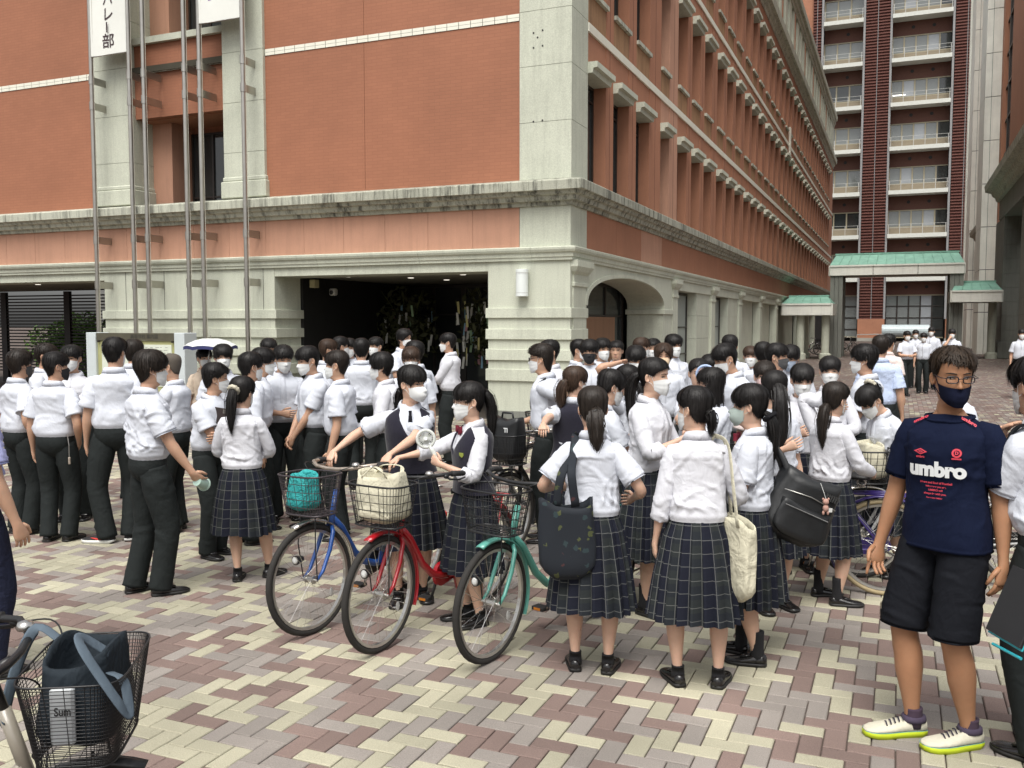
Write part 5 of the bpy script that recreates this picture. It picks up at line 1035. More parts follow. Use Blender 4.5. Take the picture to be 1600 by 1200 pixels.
        g.build('ponytail', hm_, root, smooth=True)
        if scr is not None:
            c = P[2]; t_ = unit(P[3] - P[1]); u_ = unit(np.cross(t_, [0, .3, 1])); v_ = np.cross(t_, u_); an_ = np.arange(22) * 2 * math.pi / 22; R_, r_ = scr[1], scr[2]; ring = [c + (u_ * math.cos(x) + v_ * math.sin(x)) * R_ * (1 + .06 * math.sin(7 * x)) for x in an_]; MB().tube(ring, [r_ * (1 + .22 * math.sin(5 * x * 2 + 1)) for x in an_], 8, closed=True).build('scrunchie' if r_ > .008 else 'hair_tie', scr[0], root, smooth=True)
    for ex in extras:
        if isinstance(ex, tuple) and ex[0] == 'tail': tail(*ex[1:])
    # --- mask
    if mask:
        mk, style = (mask if isinstance(mask, tuple) else (mask, 'pleat')); mm = MASKS[mk]; g = MB(); nc, nrw = (25, 13) if not far else (13, 6); am = np.linspace(-R(74), R(74), nc); low = style == 'low'; rows = []
        for k in range(nrw):
            v = k / (nrw - 1); zt_ = (.100 if not low else .072) - (.018 if not low else -.012) * (am / R(74)) ** 2 * (1 if not low else 1); zl = -.012 + .035 * (am / R(74)) ** 2; z = zl + (zt_ - zl) * v; p = face_features(head_pt(am, np.maximum(z, .0))); p[:, 2] = z; c = np.cos(am * 1.05); tent = .004 + (.0105 if style == 'pleat' else .014) * np.maximum(c, 0) ** 3 * math.sin(math.pi * min(max(v * .9 + .08, 0), 1)) + (.016 if style == 'duck' else 0) * np.maximum(c, 0) ** 2 * math.sin(math.pi * v)
            tent = tent * (1 - .8 * (np.abs(am) / R(74)) ** 6)
            if k in (0, nrw - 1): tent = tent * .5 + .001
            if style == 'pleat': tent = tent + .0016 * math.sin(v * 20) * np.maximum(c, 0)
            dirv = np.stack([np.sin(am), np.cos(am), 0 * am], -1); pp_ = p + dirv * tent[:, None]; pp_[:, 1] = np.maximum(pp_[:, 1], np.where(np.abs(p[:, 0]) < .02, .096 + .012 * math.sin(math.pi * v), pp_[:, 1])); rows.append(hx(pp_))
        g.rings(np.array(rows)[::-1], closed=False); inn = np.array([r_ - (Rh @ np.array([0, .003, 0])) for r_ in rows]); g.rings(inn, closed=False); mo = g.build('face_mask', mm, root, smooth=True)
        if not far:
            for sd_ in (-1, 1):
                c1 = rows[-3][0 if sd_ < 0 else -1]; c0 = rows[2][0 if sd_ < 0 else -1]; ear = hx(np.array([sd_ * .077, -.026, .098])); MB().tube([c1, hx(np.array([sd_ * .0755, .012, .112])), hx(np.array([sd_ * .077, -.012, .124])), ear, hx(np.array([sd_ * .075, -.016, .078])), hx(np.array([sd_ * .0745, .012, .066])), c0], .0013 if mk not in ('navy', 'black', 'grey') else .002, 5).build('ear_loop', mm, mo)
    # --- eyes and brows
    ev = eyes if eyes is not None else (not far)
    if ev:
        for sd_ in (-1, 1):
            c = face_features(head_pt(np.array([sd_ * .36]), np.array([.113])))[0]; c = np.array([sd_ * .0315, c[1], .113]); th = np.linspace(0, 2 * math.pi, 14, endpoint=False); y = lambda x, z: face_features(np.array([[x, head_pt(np.array([math.asin(min(max(x / .073, -1), 1))]), np.array([z]))[0][1], z]]))[0][1]
            lid = [np.array([c[0] + .0145 * math.cos(t_), 0, c[2] + (.0048 if math.sin(t_) > 0 else .0036) * math.sin(t_) * (1 - .25 * (math.cos(t_) * sd_ < -.5))]) for t_ in th]; yb0 = y(c[0], c[2])
            ring = np.array([[p_[0], y(p_[0], p_[2]) + .0018, p_[2]] for p_ in lid]); mid = np.array([[c[0] + (p_[0] - c[0]) * .5, y(c[0] + (p_[0] - c[0]) * .5, p_[2]) + .0042, c[2] + (p_[2] - c[2]) * .5] for p_ in lid]); g = MB(); g.rings([hx(ring), hx(mid)], cap0=False, mi=0)
            g.ellipsoid(hx(np.array([c[0], yb0 + .0032, c[2] + .0003])), .0058 * hs_, .0026, .0050 * hs_, 10, 6, M=Rh, mi=1)
            up = [np.array([c[0] + x_, y(c[0] + x_, c[2] + .005) + .0032, c[2] + .0046 - .0035 * (x_ / .0155) ** 2]) for x_ in np.linspace(-.0155, .0155, 7)]; g.tube(hx(np.array(up)), [.0006, .0014, .0017, .0018, .0017, .0014, .0006], 5, mi=1)
            g.build('eye', [EYEW, IRIS], root, smooth=True)
            g = MB(); br = np.array([[c[0] + x_, y(c[0] + x_, c[2] + .021) + .001, c[2] + .0195 + .003 * (1 - (x_ / .019) ** 2) + .001 * x_ * sd_ * -30 * .03] for x_ in np.linspace(-.019, .019, 8)]); g.rings(limb_rings(hx(br), np.array([.0016, .0026, .003, .003, .003, .0028, .002, .001]), np.full(8, .0014), Rh @ np.array([0, 1.0, 0]), 6)); g.build('eyebrow', BROWM, root, smooth=True)
        if not mask:
            MB().ellipsoid(hx(np.array([0, .094, .0415])), .019 * hs_, .004, .006 * hs_, 12, 6, M=Rh).build('lips', LIP, root, smooth=True)
    if glasses:
        gm = mat('spectacle_frame_' + glasses, (.02, .016, .02) if glasses == 'black' else (.12, .07, .05), rough=.3); g = MB()
        for sd_ in (-1, 1):
            th = np.linspace(0, 2 * math.pi, 20, endpoint=False); sq = lambda v, e: np.sign(v) * np.abs(v) ** e; pts = [hx(np.array([sd_ * .033 + .0235 * sq(math.cos(t_), .6), .1035 - abs(sd_ * .033 + .0235 * math.cos(t_)) * .12, .110 + .0145 * sq(math.sin(t_), .6)])) for t_ in th]; g.tube(pts, .0026 if glasses == 'black' else .0011, 6, closed=True); g.tube([hx(np.array([sd_ * .0565, .097, .116])), hx(np.array([sd_ * .0755, .085, .117])), hx(np.array([sd_ * .0785, -.01, .118])), hx(np.array([sd_ * .076, -.03, .108]))], .0019, 6)
        g.tube([hx(np.array([-.0095, .1045, .114])), hx(np.array([0, .107, .116])), hx(np.array([.0095, .1045, .114]))], .0016, 6); go = g.build('spectacles', gm, root, smooth=True)
    # --- vest, bow, tie
    if 'vest' in extras:
        g = MB(); a3 = np.arange(48) * 2 * math.pi / 48; A3 = np.abs(np.where(a3 > math.pi, a3 - 2 * math.pi, a3)); zt_ = np.interp(A3, [0, .25, .6, .95, 1.15, 1.57, 2.0, 2.3, 2.7, 3.15], [1.215, 1.30, 1.41, 1.425, 1.39, 1.29, 1.39, 1.42, 1.425, 1.425]); rows = []
        for k in range(18):
            z = .955 + (zt_ - .955) * k / 17; inf = .041 + .004 * np.sin(a3 * 3 + 1) * (z < 1.2); inf = np.where(z > 1.36, np.maximum(inf - (z - 1.36) * .28, .012), inf); rows.append(tx(torso_pt(tab, a3, z, inf)))
        rows.append(tx(torso_pt(tab, a3, zt_, .012))); g.rings(rows, cap0=False, cap1=False); ve = g.build('knit_vest', VEST, root, smooth=True)
        b_ = torso_pt(tab, np.array([-R(38)]), np.array([1.235]), .043)[0]; em = MB(); sh_ = [(-.014, .016), (.014, .016), (.014, -.002), (0, -.019), (-.014, -.002)]; rowE = [tx(torso_pt(tab, np.array([-R(38) + x_ / .12 for x_, _ in sh_]), np.array([1.235 + z_ for _, z_ in sh_]), o)) for o in (.039, .047)]; em.rings(rowE); em.build('crest', mat('crest_green', (.28, .33, .06), rough=.7), ve)
    if 'bow' in extras or 'tie' in extras:
        mB = REDBOW if 'bow' in extras else TIEK; g = MB(); c = torso_pt(tab, np.array([0.0]), np.array([1.405]), .036)[0]
        if 'bow' in extras:
            for sd_ in (-1, 1): g.rings([tx(c + np.array([sd_ * x_, .012, 0]) + np.array([[0, -t_, -h_], [0, t_, -h_], [0, t_, h_ * .8], [0, -t_, h_ * .8]])) for x_, h_, t_ in ((.004, .009, .008), (.03, .024, .012), (.052, .027, .010), (.056, .024, .004))]); g.rings([tx(c + np.array([sd_ * x_, .008, z_]) + np.array([[-w_, -.003, 0], [w_, -.003, 0], [w_, .003, 0], [-w_, .003, 0]])) for x_, z_, w_ in ((.006, 0, .008), (.018, -.04, .014), (.028, -.075, .018))])
            g.ellipsoid(tx(c + np.array([0, .014, 0])), .011, .010, .012, 8, 6)
        else: g.rings([tx(c + np.array([0, .010 + y_, z_]) + np.array([[-w_, -.004, 0], [w_, -.004, 0], [w_, .004, 0], [-w_, .004, 0]])) for z_, w_, y_ in ((.012, .012, 0), (-.022, .010, .003), (-.024, .012, .006), (-.18, .026, .016), (-.20, .004, .016))])
        g.build('bow_tie' if 'bow' in extras else 'necktie', mB, root, smooth=False)
    if 'pocket_mark' in extras or (sex == 'm' and top == 'short' and near):
        b_ = tx(torso_pt(tab, np.array([-R(33), -R(28), -R(28), -R(33)]), np.array([1.275, 1.275, 1.282, 1.282]), .036)); g = MB(); g.rings([b_, b_ + Rt @ np.array([0, .004, 0])]); g.build('pocket_mark', HOLE, root)
    def world(P): return Rz @ np.asarray(P) + np.array([pos[0], pos[1], 0])
    info = dict(root=root, tx=tx, hx=hx, Rh=Rh, Rt=Rt, Rz=Rz, pos=pos, rz=rz, s=s, world=world, tab=tab, hand={k: dict(W=world(v['W']), d=Rz @ v['d'], n=Rz @ v['n'], side=Rz @ v['side'], grip=world(v['grip'])) for k, v in handinfo.items()}, to_local=to_local, SH=SH, EL=EL, WR=WR)
    PEOPLE[key] = info; return info
# ================================================================== bicycles
TYRE = mat('tyre_rubber', (.022, .020, .018), rough=.85, var=.15, scale=30); TYREI = mat('ivory_tyre', (.42, .34, .20), rough=.8, var=.1); ALU = mat('alu_rim', (.55, .54, .51), rough=.3, var=.1, metal=.85); CHROME = mat('chrome', (.6, .58, .55), rough=.2, var=.1, metal=.95); RUST = mat('aged_chrome', (.42, .36, .30), rough=.4, var=.35, scale=25, metal=.6); BLKM = mat('black_metal', (.014, .014, .015), rough=.4); GRIP = mat('black_grip', (.018, .017, .017), rough=.75); SADDLE = mat('black_saddle', (.014, .013, .013), rough=.55); AMBER = mat('amber_reflector', (.6, .2, .02), rough=.2); REDR = mat('red_reflector', (.5, .03, .02), rough=.2); LENS = mat('lamp_lens', (.5, .5, .48), rough=.1)
def catmull(P, k):
    P = [np.asarray(p, float) for p in P]; P = [2 * P[0] - P[1]] + P + [2 * P[-1] - P[-2]]; out = []
    for i in range(1, len(P) - 2):
        for j in range(k):
            t = j / k; a, b, c, d = P[i - 1], P[i], P[i + 1], P[i + 2]; out.append(.5 * (2 * b + (c - a) * t + (2 * a - 5 * b + 4 * c - d) * t * t + (3 * b - a - 3 * c + d) * t ** 3))
    out.append(P[-2]); return out
def paint(name, c): return mat('paint_' + name, c, rough=.28, var=.06, scale=10, coat=.4)
def circ(c, r, n, a0=0.0, a1=2 * math.pi, x=0.0): return [(x, c[0] + r * math.cos(t), c[1] + r * math.sin(t)) for t in np.linspace(a0, a1, n)]
def bike(label, frame_m, front, heading, basket='wire', steer=0.0, tyre=TYRE, bar_m=CHROME, basket_m=BLKM, fender_m=None, lean=0.0, rear_basket=False, group='bicycles held by people on the plaza', r=.335, lod=1, stand=True):
    """front: ground contact of the front wheel; heading: direction from rear to front in world xy"""
    hd = math.atan2(heading[1], heading[0]); WB = 1.10; fx = np.array(front[:2]); rear = fx - WB * np.array([math.cos(hd), math.sin(hd)])
    t = thing('bicycle', label, 'bicycle', (rear[0], rear[1], 0), hd - math.pi / 2, group); t.rotation_euler = (0, lean, hd - math.pi / 2)
    fender_m = fender_m or bar_m
    # steering assembly is rotated about the head axis through the front hub's trail point
    HA = np.array([0, .93, .60]); HT = np.array([0, .86, .86]); axis = unit(HT - HA); M = np.array(Matrix.Rotation(steer, 3, Vector(axis)))
    def st(P): return (np.asarray(P, float) - HA) @ M.T + HA
    def wheel(c, f):
        w = obj('wheel', None, t); T = f if f else (lambda P: np.asarray(P, float))
        MB().tube(T(circ(c, r - .018, 40)[:-1]), .0185, 10, closed=True).build('tyre', tyre, w, smooth=True)
        g = MB(); an = np.linspace(0, 2 * math.pi, 40, endpoint=False); prof = [(-.013, r - .036), (.013, r - .036), (.011, r - .052), (-.011, r - .052)]; rs = [T([(x, c[0] + q * math.cos(a), c[1] + q * math.sin(a)) for x, q in prof]) for a in an]; rs.append(rs[0]); g.rings(rs, cap0=False, cap1=False); g.build('rim', ALU, w)
        g = MB(); n = 28 if lod else 14
        for k in range(n):
            s_ = 1 if k % 2 else -1; a = 2 * math.pi * k / n; b = a + (1.1 if k % 4 < 2 else -1.1); g.tube(T([(s_ * .028, c[0] + .02 * math.cos(b), c[1] + .02 * math.sin(b)), (0, c[0] + (r - .05) * math.cos(a), c[1] + (r - .05) * math.sin(a))]), .0013, 4, cap=False)
        g.build('spokes', CHROME, w)
        g = MB(); pr = [(0, -.062), (.008, -.062), (.008, -.035), (.024, -.034), (.024, -.028), (.016, -.026), (.016, .026), (.024, .028), (.024, .034), (.008, .035), (.008, .062), (0, .062)]; an = np.linspace(0, 2 * math.pi, 12, endpoint=False); g.rings([T(np.stack([np.full(12, x), c[0] + q * np.cos(an), c[1] + q * np.sin(an)], -1)) for q, x in pr]); g.build('hub', ALU, w)
        g = MB(); ra = math.radians(215); m_ = T([(-.004, c[0] + .2 * math.cos(ra), c[1] + .2 * math.sin(ra))])[0]; g.ellipsoid(m_, .006, .016, .03, 10, 6); g.build('spoke_reflector', LENS, w)
        return w
    FC, RC_ = (1.10, r), (0.0, r); wheel(FC, st); wheel(RC_, None)
    # fenders
    def fender(c, a0, a1, f, nm):
        g = MB(); an = np.linspace(a0, a1, 22); pr = [(-.028, -.010), (-.02, .002), (0, .006), (.02, .002), (.028, -.010), (.0, -.001)]; rs = [(f or (lambda P: np.asarray(P, float)))([(x, c[0] + (r + .022 + q) * math.cos(a), c[1] + (r + .022 + q) * math.sin(a)) for x, q in pr]) for a in an]; g.rings(rs); g.build(nm, fender_m, t, smooth=True)
    fender(FC, R(70), R(205), st, 'front_fender'); fender(RC_, R(-35), R(185), None, 'rear_fender')
    # fork, stem, bars
    g = MB()
    for s_ in (-1, 1): g.tube(st([(s_ * .012, .925, .635), (s_ * .045, .945, .60), (s_ * .055, .985, .50), (s_ * .056, 1.05, .38), (s_ * .056, 1.10, r)]), [.013, .014, .013, .011, .008], 8)
    g.build('fork', frame_m, t, smooth=True)
    g = MB(); g.tube([(0, .925, .615), (0, .86, .84)], .019, 12); g.build('head_tube', frame_m, t, smooth=True)
    g = MB(); g.tube(st([(0, .86, .84), (0, .838, .915), (0, .85, .955), (0, .885, .975)]), .013, 10); g.build('stem', bar_m, t, smooth=True)
    bar = st([(-.27, .66, .99), (-.265, .74, 1.0), (-.24, .82, 1.0), (-.15, .88, .985), (-.05, .89, .976), (0, .89, .975), (.05, .89, .976), (.15, .88, .985), (.24, .82, 1.0), (.265, .74, 1.0), (.27, .66, .99)]); MB().tube(bar, .0115, 10).build('handlebar', bar_m, t, smooth=True)
    for s_ in (-1, 1):
        g = MB(); P = st([(s_ * .2715, .645, .988), (s_ * .2715, .66, .99), (s_ * .268, .72, .997), (s_ * .264, .765, 1.001)]); g.tube(P, [.014, .0175, .0165, .0175], 10); g.build('grip', GRIP, t, smooth=True)
        g = MB(); g.tube(st([(s_ * .25, .80, .985), (s_ * .268, .79, .972), (s_ * .285, .72, .962), (s_ * .288, .66, .968)]), [.008, .007, .006, .005], 6); g.ellipsoid(st([(s_ * .250, .805, .99)])[0], .015, .02, .015, 8, 6); g.build('brake_lever', ALU if bar_m is not BLKM else BLKM, t, smooth=True)
        MB().tube(st(np.array(catmull([(s_ * .25, .81, .99), (s_ * .2, .93, 1.005), (s_ * .09, .985, .94), (s_ * .03, .965, .78), (s_ * .02, .95, .62)], 6))), .0026, 5).build('brake_cable', BLKM, t, smooth=True)
    MB().lathe([(0, 0), (.022, 0), (.026, .008), (.02, .022), (0, .028)], 12, tuple(st([(-.17, .86, .995)])[0])).build('bell', CHROME, t, smooth=True)
    # frame
    def ft(nm, P, rr): return MB().tube(P, rr, 10).build(nm, frame_m, t, smooth=True)
    ft('down_tube', [(0, .905, .68), (0, .82, .60), (0, .70, .42), (0, .60, .335), (0, .50, .30), (0, .44, .29)], [.019, .021, .023, .023, .022, .021]); ft('seat_tube', [(0, .44, .29), (0, .36, .50), (0, .28, .70)], .0165)
    for s_ in (-1, 1): ft('chain_stay', [(s_ * .02, .44, .29), (s_ * .045, .25, .30), (s_ * .06, .0, r)], [.012, .01, .008]); ft('seat_stay', [(s_ * .012, .29, .66), (s_ * .04, .2, .58), (s_ * .06, .0, r)], [.009, .009, .008])
    MB().tube([(0, .28, .70), (0, .255, .80)], .0125, 8).build('seat_post', CHROME, t, smooth=True)
    g = MB(); ss = [(.10, .075, .0, .035), (.13, .095, .0, .05), (.19, .09, .0, .055), (.26, .055, .0, .045), (.33, .03, .0, .036), (.38, .018, .004, .028), (.395, .006, .01, .018)]; th = np.linspace(0, 2 * math.pi, 14, endpoint=False); g.rings([np.stack([w * np.cos(th), np.full(14, y - .005), .815 + np.where(np.sin(th) > 0, np.sin(th) * h_ * .6, np.sin(th) * .02)], -1) for y, w, _, h_ in ss]); g.build('saddle', SADDLE, t, smooth=True)
    g = MB()
    for s_ in (-.035, .035): g.tube(circ((.15, .775), .028, 14, x=s_)[:-1], .004, 5, closed=True)
    g.build('saddle_spring', CHROME, t)
    # crank, chain case, pedals
    g = MB(); n = 20; up = [(.5, .06), ]; outl = [(.44 + .075 * math.cos(a), .29 + .075 * math.sin(a)) for a in np.linspace(-R(80), R(80), 10)] + [(.0 + .05 * math.cos(a), r + .05 * math.sin(a)) for a in np.linspace(R(95), R(265), 8)]; g.add([(x, y, z) for x in (.035, .062) for y, z in outl], [np.array([(i, (i + 1) % 18, 18 + (i + 1) % 18, 18 + i) for i in range(18)]), np.array([(i, i + 1, 17 - i - 1, 17 - i) for i in range(8)] + [(18 + 17 - i, 18 + 17 - i - 1, 18 + i + 1, 18 + i) for i in range(8)])]); g.build('chain_case', frame_m if fender_m is frame_m else BLKM, t)
    ca = R(-70)
    for s_, a in ((1, ca), (-1, ca + math.pi)):
        e = np.array([s_ * .085, .44 + .165 * math.cos(a), .29 + .165 * math.sin(a)]); cr = MB().tube([(s_ * .07, .44, .29), e], [.011, .008], 8).build('crank', CHROME if frame_m is not MATS.get('paint_red') else BLKM, t, smooth=True); pd = MB().bbox(e[0] + (0 if s_ > 0 else -.09), e[0] + (.09 if s_ > 0 else 0), e[1] - .035, e[1] + .035, e[2] - .012, e[2] + .012, .004).build('pedal', GRIP, t)
        for q in (-1, 1): MB().box(e[0] + s_ * .02, e[0] + s_ * .07, e[1] + q * .0355 - .001, e[1] + q * .0355 + .001, e[2] - .008, e[2] + .008).build('reflector', AMBER, pd)
    # carrier, stand, lamp, lock
    g = MB()
    for x in (-.06, 0, .06): g.tube([(x, .2, .70), (x, .0, .71), (x, -.22, .70)], .006, 6)
    g.tube([(-.06, -.22, .70), (.06, -.22, .70)], .006, 6)
    for s_ in (-1, 1): g.tube([(s_ * .06, -.12, .70), (s_ * .065, 0, r)], .005, 6)
    g.build('rear_carrier', fender_m if fender_m is not frame_m else frame_m, t, smooth=True)
    g = MB()
    for s_ in (-1, 1): g.tube([(s_ * .065, 0, r), (s_ * .09, -.16, .26), (s_ * .1, -.34, .27)], .008, 6)
    g.tube([(-.1, -.34, .27), (.1, -.34, .27)], .008, 6); g.build('kickstand', CHROME, t, smooth=True)
    hl = MB().lathe([(0, -.03), (.018, -.03), (.028, .02), (.028, .03), (0, .03)], 14, tuple(st([(.075, 1.12, .45)])[0]), 'y').build('headlamp', BLKM, t, smooth=False); MB().lathe([(0, .031), (.024, .031), (.018, .037), (0, .04)], 14, tuple(st([(.075, 1.12, .45)])[0]), 'y').build('lens', LENS, hl, smooth=True)
    MB().ellipsoid((0, -.34 + .0, .47), .025, .012, .03, 10, 6).build('rear_reflector', REDR, t, smooth=True)
    MB().tube([(.09 * math.cos(a), .10 + .0 * a, .60 + .05 * math.sin(a)) for a in np.linspace(0, math.pi, 10)], .008, 6).build('ring_lock', BLKM, t, smooth=True)
    def wire_basket(c, f, m, nx=9, nz=6, w0=.30, w1=.37, d0=.20, d1=.27, hh=.235, mesh=False, ell=True):
        b_ = obj('basket', None, t); g = MB(); r_ = .0022 if not mesh else .0011
        def rim(k, n=32):
            w, d = (w0 + (w1 - w0) * k) / 2, (d0 + (d1 - d0) * k) / 2; th = np.linspace(0, 2 * math.pi, n, endpoint=False); e = .55 if ell else .35
            return np.stack([np.sign(np.cos(th)) * np.abs(np.cos(th)) ** e * w, np.sign(np.sin(th)) * np.abs(np.sin(th)) ** e * d, np.full(n, hh * k)], -1)
        for k in np.linspace(0, 1, nz): g.tube(f(rim(k) + c), r_ if 0 < k < 1 else r_ * 2.2, 5, closed=True)
        a0, a1 = rim(0, 104 if mesh else 40), rim(1, 104 if mesh else 40)
        for i in range(0, len(a0), 1): g.tube(f(np.array([a0[i], (a0[i] + a1[i]) / 2, a1[i]]) + c), r_, 4, cap=False)
        for x in np.linspace(-w0 / 2 + .02, w0 / 2 - .02, nx): g.tube(f(np.array([(x, -d0 / 2 + .01, 0), (x, d0 / 2 - .01, 0)]) + c), r_, 4, cap=False)
        for y in np.linspace(-d0 / 2 + .02, d0 / 2 - .02, 5): g.tube(f(np.array([(-w0 / 2 + .02, y, 0), (w0 / 2 - .02, y, 0)]) + c), r_, 4, cap=False)
        g.build('wire_grid', m, b_)
        MB().tube(f(rim(1) + c), r_ * 2.6, 6, closed=True).build('rim_wire', m, b_, smooth=True); MB().tube(f(rim(0) + c), r_ * 2.6, 6, closed=True).build('base_wire', m, b_, smooth=True)
        return b_
    BC = np.array([0, 1.075, .735])
    if basket:
        wire_basket(BC, st, basket_m, mesh=(basket == 'mesh'), nz=6 if basket == 'wire' else 24, ell=basket != 'mesh', nx=9 if basket == 'wire' else 26)
        g = MB()
        for s_ in (-1, 1): g.tube(st([(s_ * .06, 1.10, .735), (s_ * .075, 1.12, .55), (s_ * .06, 1.10, r)]), .004, 5)
        g.tube(st([(0, .98, .74), (0, .93, .70)]), .01, 6); g.build('basket_stay', BLKM, t)
    if rear_basket: wire_basket(np.array([0, -.05, .715]), lambda P: np.asarray(P, float), basket_m, w0=.30, w1=.38, d0=.34, d1=.42, hh=.2)
    Mw = Matrix.Rotation(hd - math.pi / 2, 4, 'Z')
    def world(P): v = Mw @ Vector(P); return np.array([v.x + rear[0], v.y + rear[1], v.z])
    return dict(root=t, world=world, gripR=world(st([(.2715, .70, .995)])[0]), gripL=world(st([(-.2715, .70, .995)])[0]), basket=world(st([BC])[0]), basket_rz=hd - math.pi / 2 + steer, rot=hd - math.pi / 2, head=hd)
def gp(px, py): return on_ground(px, py)[:2]
B1f, B1r = gp(488, 991), gp(652, 920); B2f = gp(594, 1018); B3f = gp(765, 1034)
BLUE = bike('blue bicycle with silver handlebar and a turquoise cloth in its basket', paint('blue', (.02, .085, .33)), B1f, B1f - B1r, steer=-.1, bar_m=RUST, fender_m=CHROME, basket_m=mat('basket_steel', (.06, .05, .055), rough=.4, metal=.3))
RED = bike('red bicycle with black handlebar and a cream tote in its basket', paint('red', (.36, .008, .015)), B2f, B2f - gp(770, 935), steer=.05, bar_m=BLKM, fender_m=MATS['paint_red'])
MINT = bike('mint green bicycle with an empty wire basket beside the dark patterned tote', paint('mint', (.10, .34, .28)), B3f, B3f - (B3f + np.array([.28, .85])), steer=.12, bar_m=BLKM, fender_m=MATS['paint_mint'])
p4 = at_dist(795, 7.35)[:2]; BLACKB = bike('black bicycle with a large black bag filling its basket', paint('black', (.012, .012, .013)), p4, np.array([-.12, -1.0]), bar_m=CHROME, fender_m=BLKM, steer=-.15)
p6 = at_dist(842, 9.2)[:2]; GREYB = bike('dark bicycle with silver brake levers close to the corner pier', paint('graphite', (.03, .03, .032)), p6, np.array([-.75, -.7]), bar_m=CHROME)
pv = gp(1378, 930); PURPLE = bike('purple bicycle with ivory tyres behind the person touching their hair', paint('purple', (.035, .02, .14)), pv + 1.10 * unit(gp(1150, 905) - pv), gp(1150, 905) - pv, tyre=TYREI, bar_m=CHROME, fender_m=MATS['paint_purple'], basket='wire')
ps = gp(1345, 902); pr_ = gp(1602, 918); SILVER = bike('silver bicycle with a cream bag in its basket behind the navy shirted person', paint('silver', (.38, .38, .37)), ps, ps - pr_, bar_m=CHROME, fender_m=CHROME, steer=.2)
pf = at_dist(140, 2.46)[:2]; hdv = _r[:2] * .96 + _f[:2] * .28; FRONTB = bike('champagne bicycle with a black mesh basket at the lower left corner', paint('champagne', (.30, .27, .22)), pf, hdv, basket='mesh', bar_m=BLKM, fender_m=BLKM, steer=-.15, r=.33)
for i, (x, y, a, lb) in enumerate([(.75, 40.5, .3, 'parked bicycle leaning beside the round canopy column, leftmost of the rack'), (1.25, 43.5, .6, 'parked bicycle in the rack under the left canopy, between the columns'), (1.9, 45.0, .5, 'parked bicycle in the far rack behind the notice pole'), (2.6, 44.0, .7, 'parked bicycle at the right end of the rack, beside the gate post')]):
    bike(lb, MATS['paint_graphite'] if i % 2 else MATS['paint_black'], (x + .6 * math.cos(a), y + .5 * math.sin(a)), (math.cos(a), math.sin(a)), lod=0, group='bicycles parked under the canopy')
# ================================================================== the people on the plaza
def TL(z=.16, y=-.10, d=(0, -1, .25), L=.33, r=.027, scr=None): return ('tail', (0, y, z), d, L, r, scr)
TIE = (BELT, .022, .006)
BLKSCR = (cloth_mat('black_scrunchie_cloth', (.012, .012, .014), .7, .4, 40), .030, .013)
def left_grip(b): return b['gripR'] if b['gripR'] @ _r < b['gripL'] @ _r else b['gripL']
def right_grip(b): return b['gripL'] if b['gripR'] @ _r < b['gripL'] @ _r else b['gripR']
def back(p, q, k=.075): return np.asarray(p) + unit(np.asarray(q) - np.asarray(p)) * k + np.array([0, 0, .025])
# ---- left group
person('A1', 'person with grey mask in profile at the far left, hand in pocket', 36, 0, 1.63, 62, hair='bowl', hcol='dark', mask='grey', armR='pocket', gy=833)
person('A2', 'person seen from behind wearing a black mask, keys hanging at the hip', 92, 0, 1.62, 32, hair='short', mask='black', armR='pocket', hyaw=38, gy=845)
person('A3', 'person with white mask half hidden behind the grey masked person at far left', 66, 9.3, 1.66, 105, hair='short', hcol='dark')
person('A4', 'person with rolled sleeves holding a dark microphone behind the black masked person', 112, 8.7, 1.66, 205, top='rolled', armR='chest', armL='cross', shirtm=SHIRTP, curlR=1.2)
person('E', 'tall person seen from behind before the information board, wearing black sneakers', 186, 0, 1.755, 8, hair='short', armL='down', armR='down_back', hyaw=22, extras=('sneaker',), gy=846, footyaw=(8, 70))
person('H', 'person with dark hair hidden behind the tall person at the information board', 206, 9.5, 1.70, 25, hair='parted', hcol='dark')
person('F', 'person with bowl haircut in right profile holding a clear cup', 238, 0, 1.685, 74, hair='bowl', hcol='dark', armR=((.27, .22, .86), (.3, -1, 0), (-.7, .2, .4)), curlR=.9, gy=926, feet=((.09, .03), (-.09, -.10)), footyaw=(5, 12))
person('G', 'person with shaved head facing left with folded arms', 270, 8.2, 1.60, -62, hair='buzz', armR='cross', armL='cross')
person('I', 'person with bowl haircut facing the camera between the parasol and the clipboard holder', 347, 9.2, 1.655, 172, hair='bowl')
person('J', 'short person with cropped hair holding a dark clipboard with folded arms', 332, 0, 1.545, 132, hair='crop', armR='cross', armL='cross', hyaw=-48, lean=4, gy=868, skin=SKIN)
person('K', 'person in plaid skirt seen from behind, ponytail tied with a cream scrunchie', 382, 0, 1.475, 14, sex='f', top='long', bottom='skirt', hair='tied', armR='belly', armL='belly', shirtm=SHIRTP, hyaw=18, extras=(TL(.15, -.098, (0, -1, .2), .36, .028, (CREAMC, .030, .016)),), gy=906, feet=((.19, .10), (-.05, -.02)), footyaw=(30, 5))
person('L', 'person with black hair leaning in behind the cream scrunchie', 376, 7.7, 1.625, 62, hair='short', lean=6)
person('M', 'person in right profile with white mask left of the one touching their shirt', 398, 8.3, 1.645, 92, hair='bowl', lean=4)
person('N', 'person facing the camera with one hand held against the shirt front', 440, 8.7, 1.665, 178, hair='short', armR='belly', armL='hold', hyaw=-14, hpitch=14)
person('N2', 'person with black mask looking over the shoulder beside the stone wall', 419, 10.3, 1.70, 172, hair='short', mask='black')
person('O', 'person in left profile with both hands clasped in front', 488, 8.3, 1.665, -106, hair='short', armR='clasp', armL='clasp', hpitch=14, twist=-6)
person('P', 'person in left profile with straight hanging arms behind the blue bicycle', 530, 7.9, 1.63, -74, hair='short', hcol='dark')
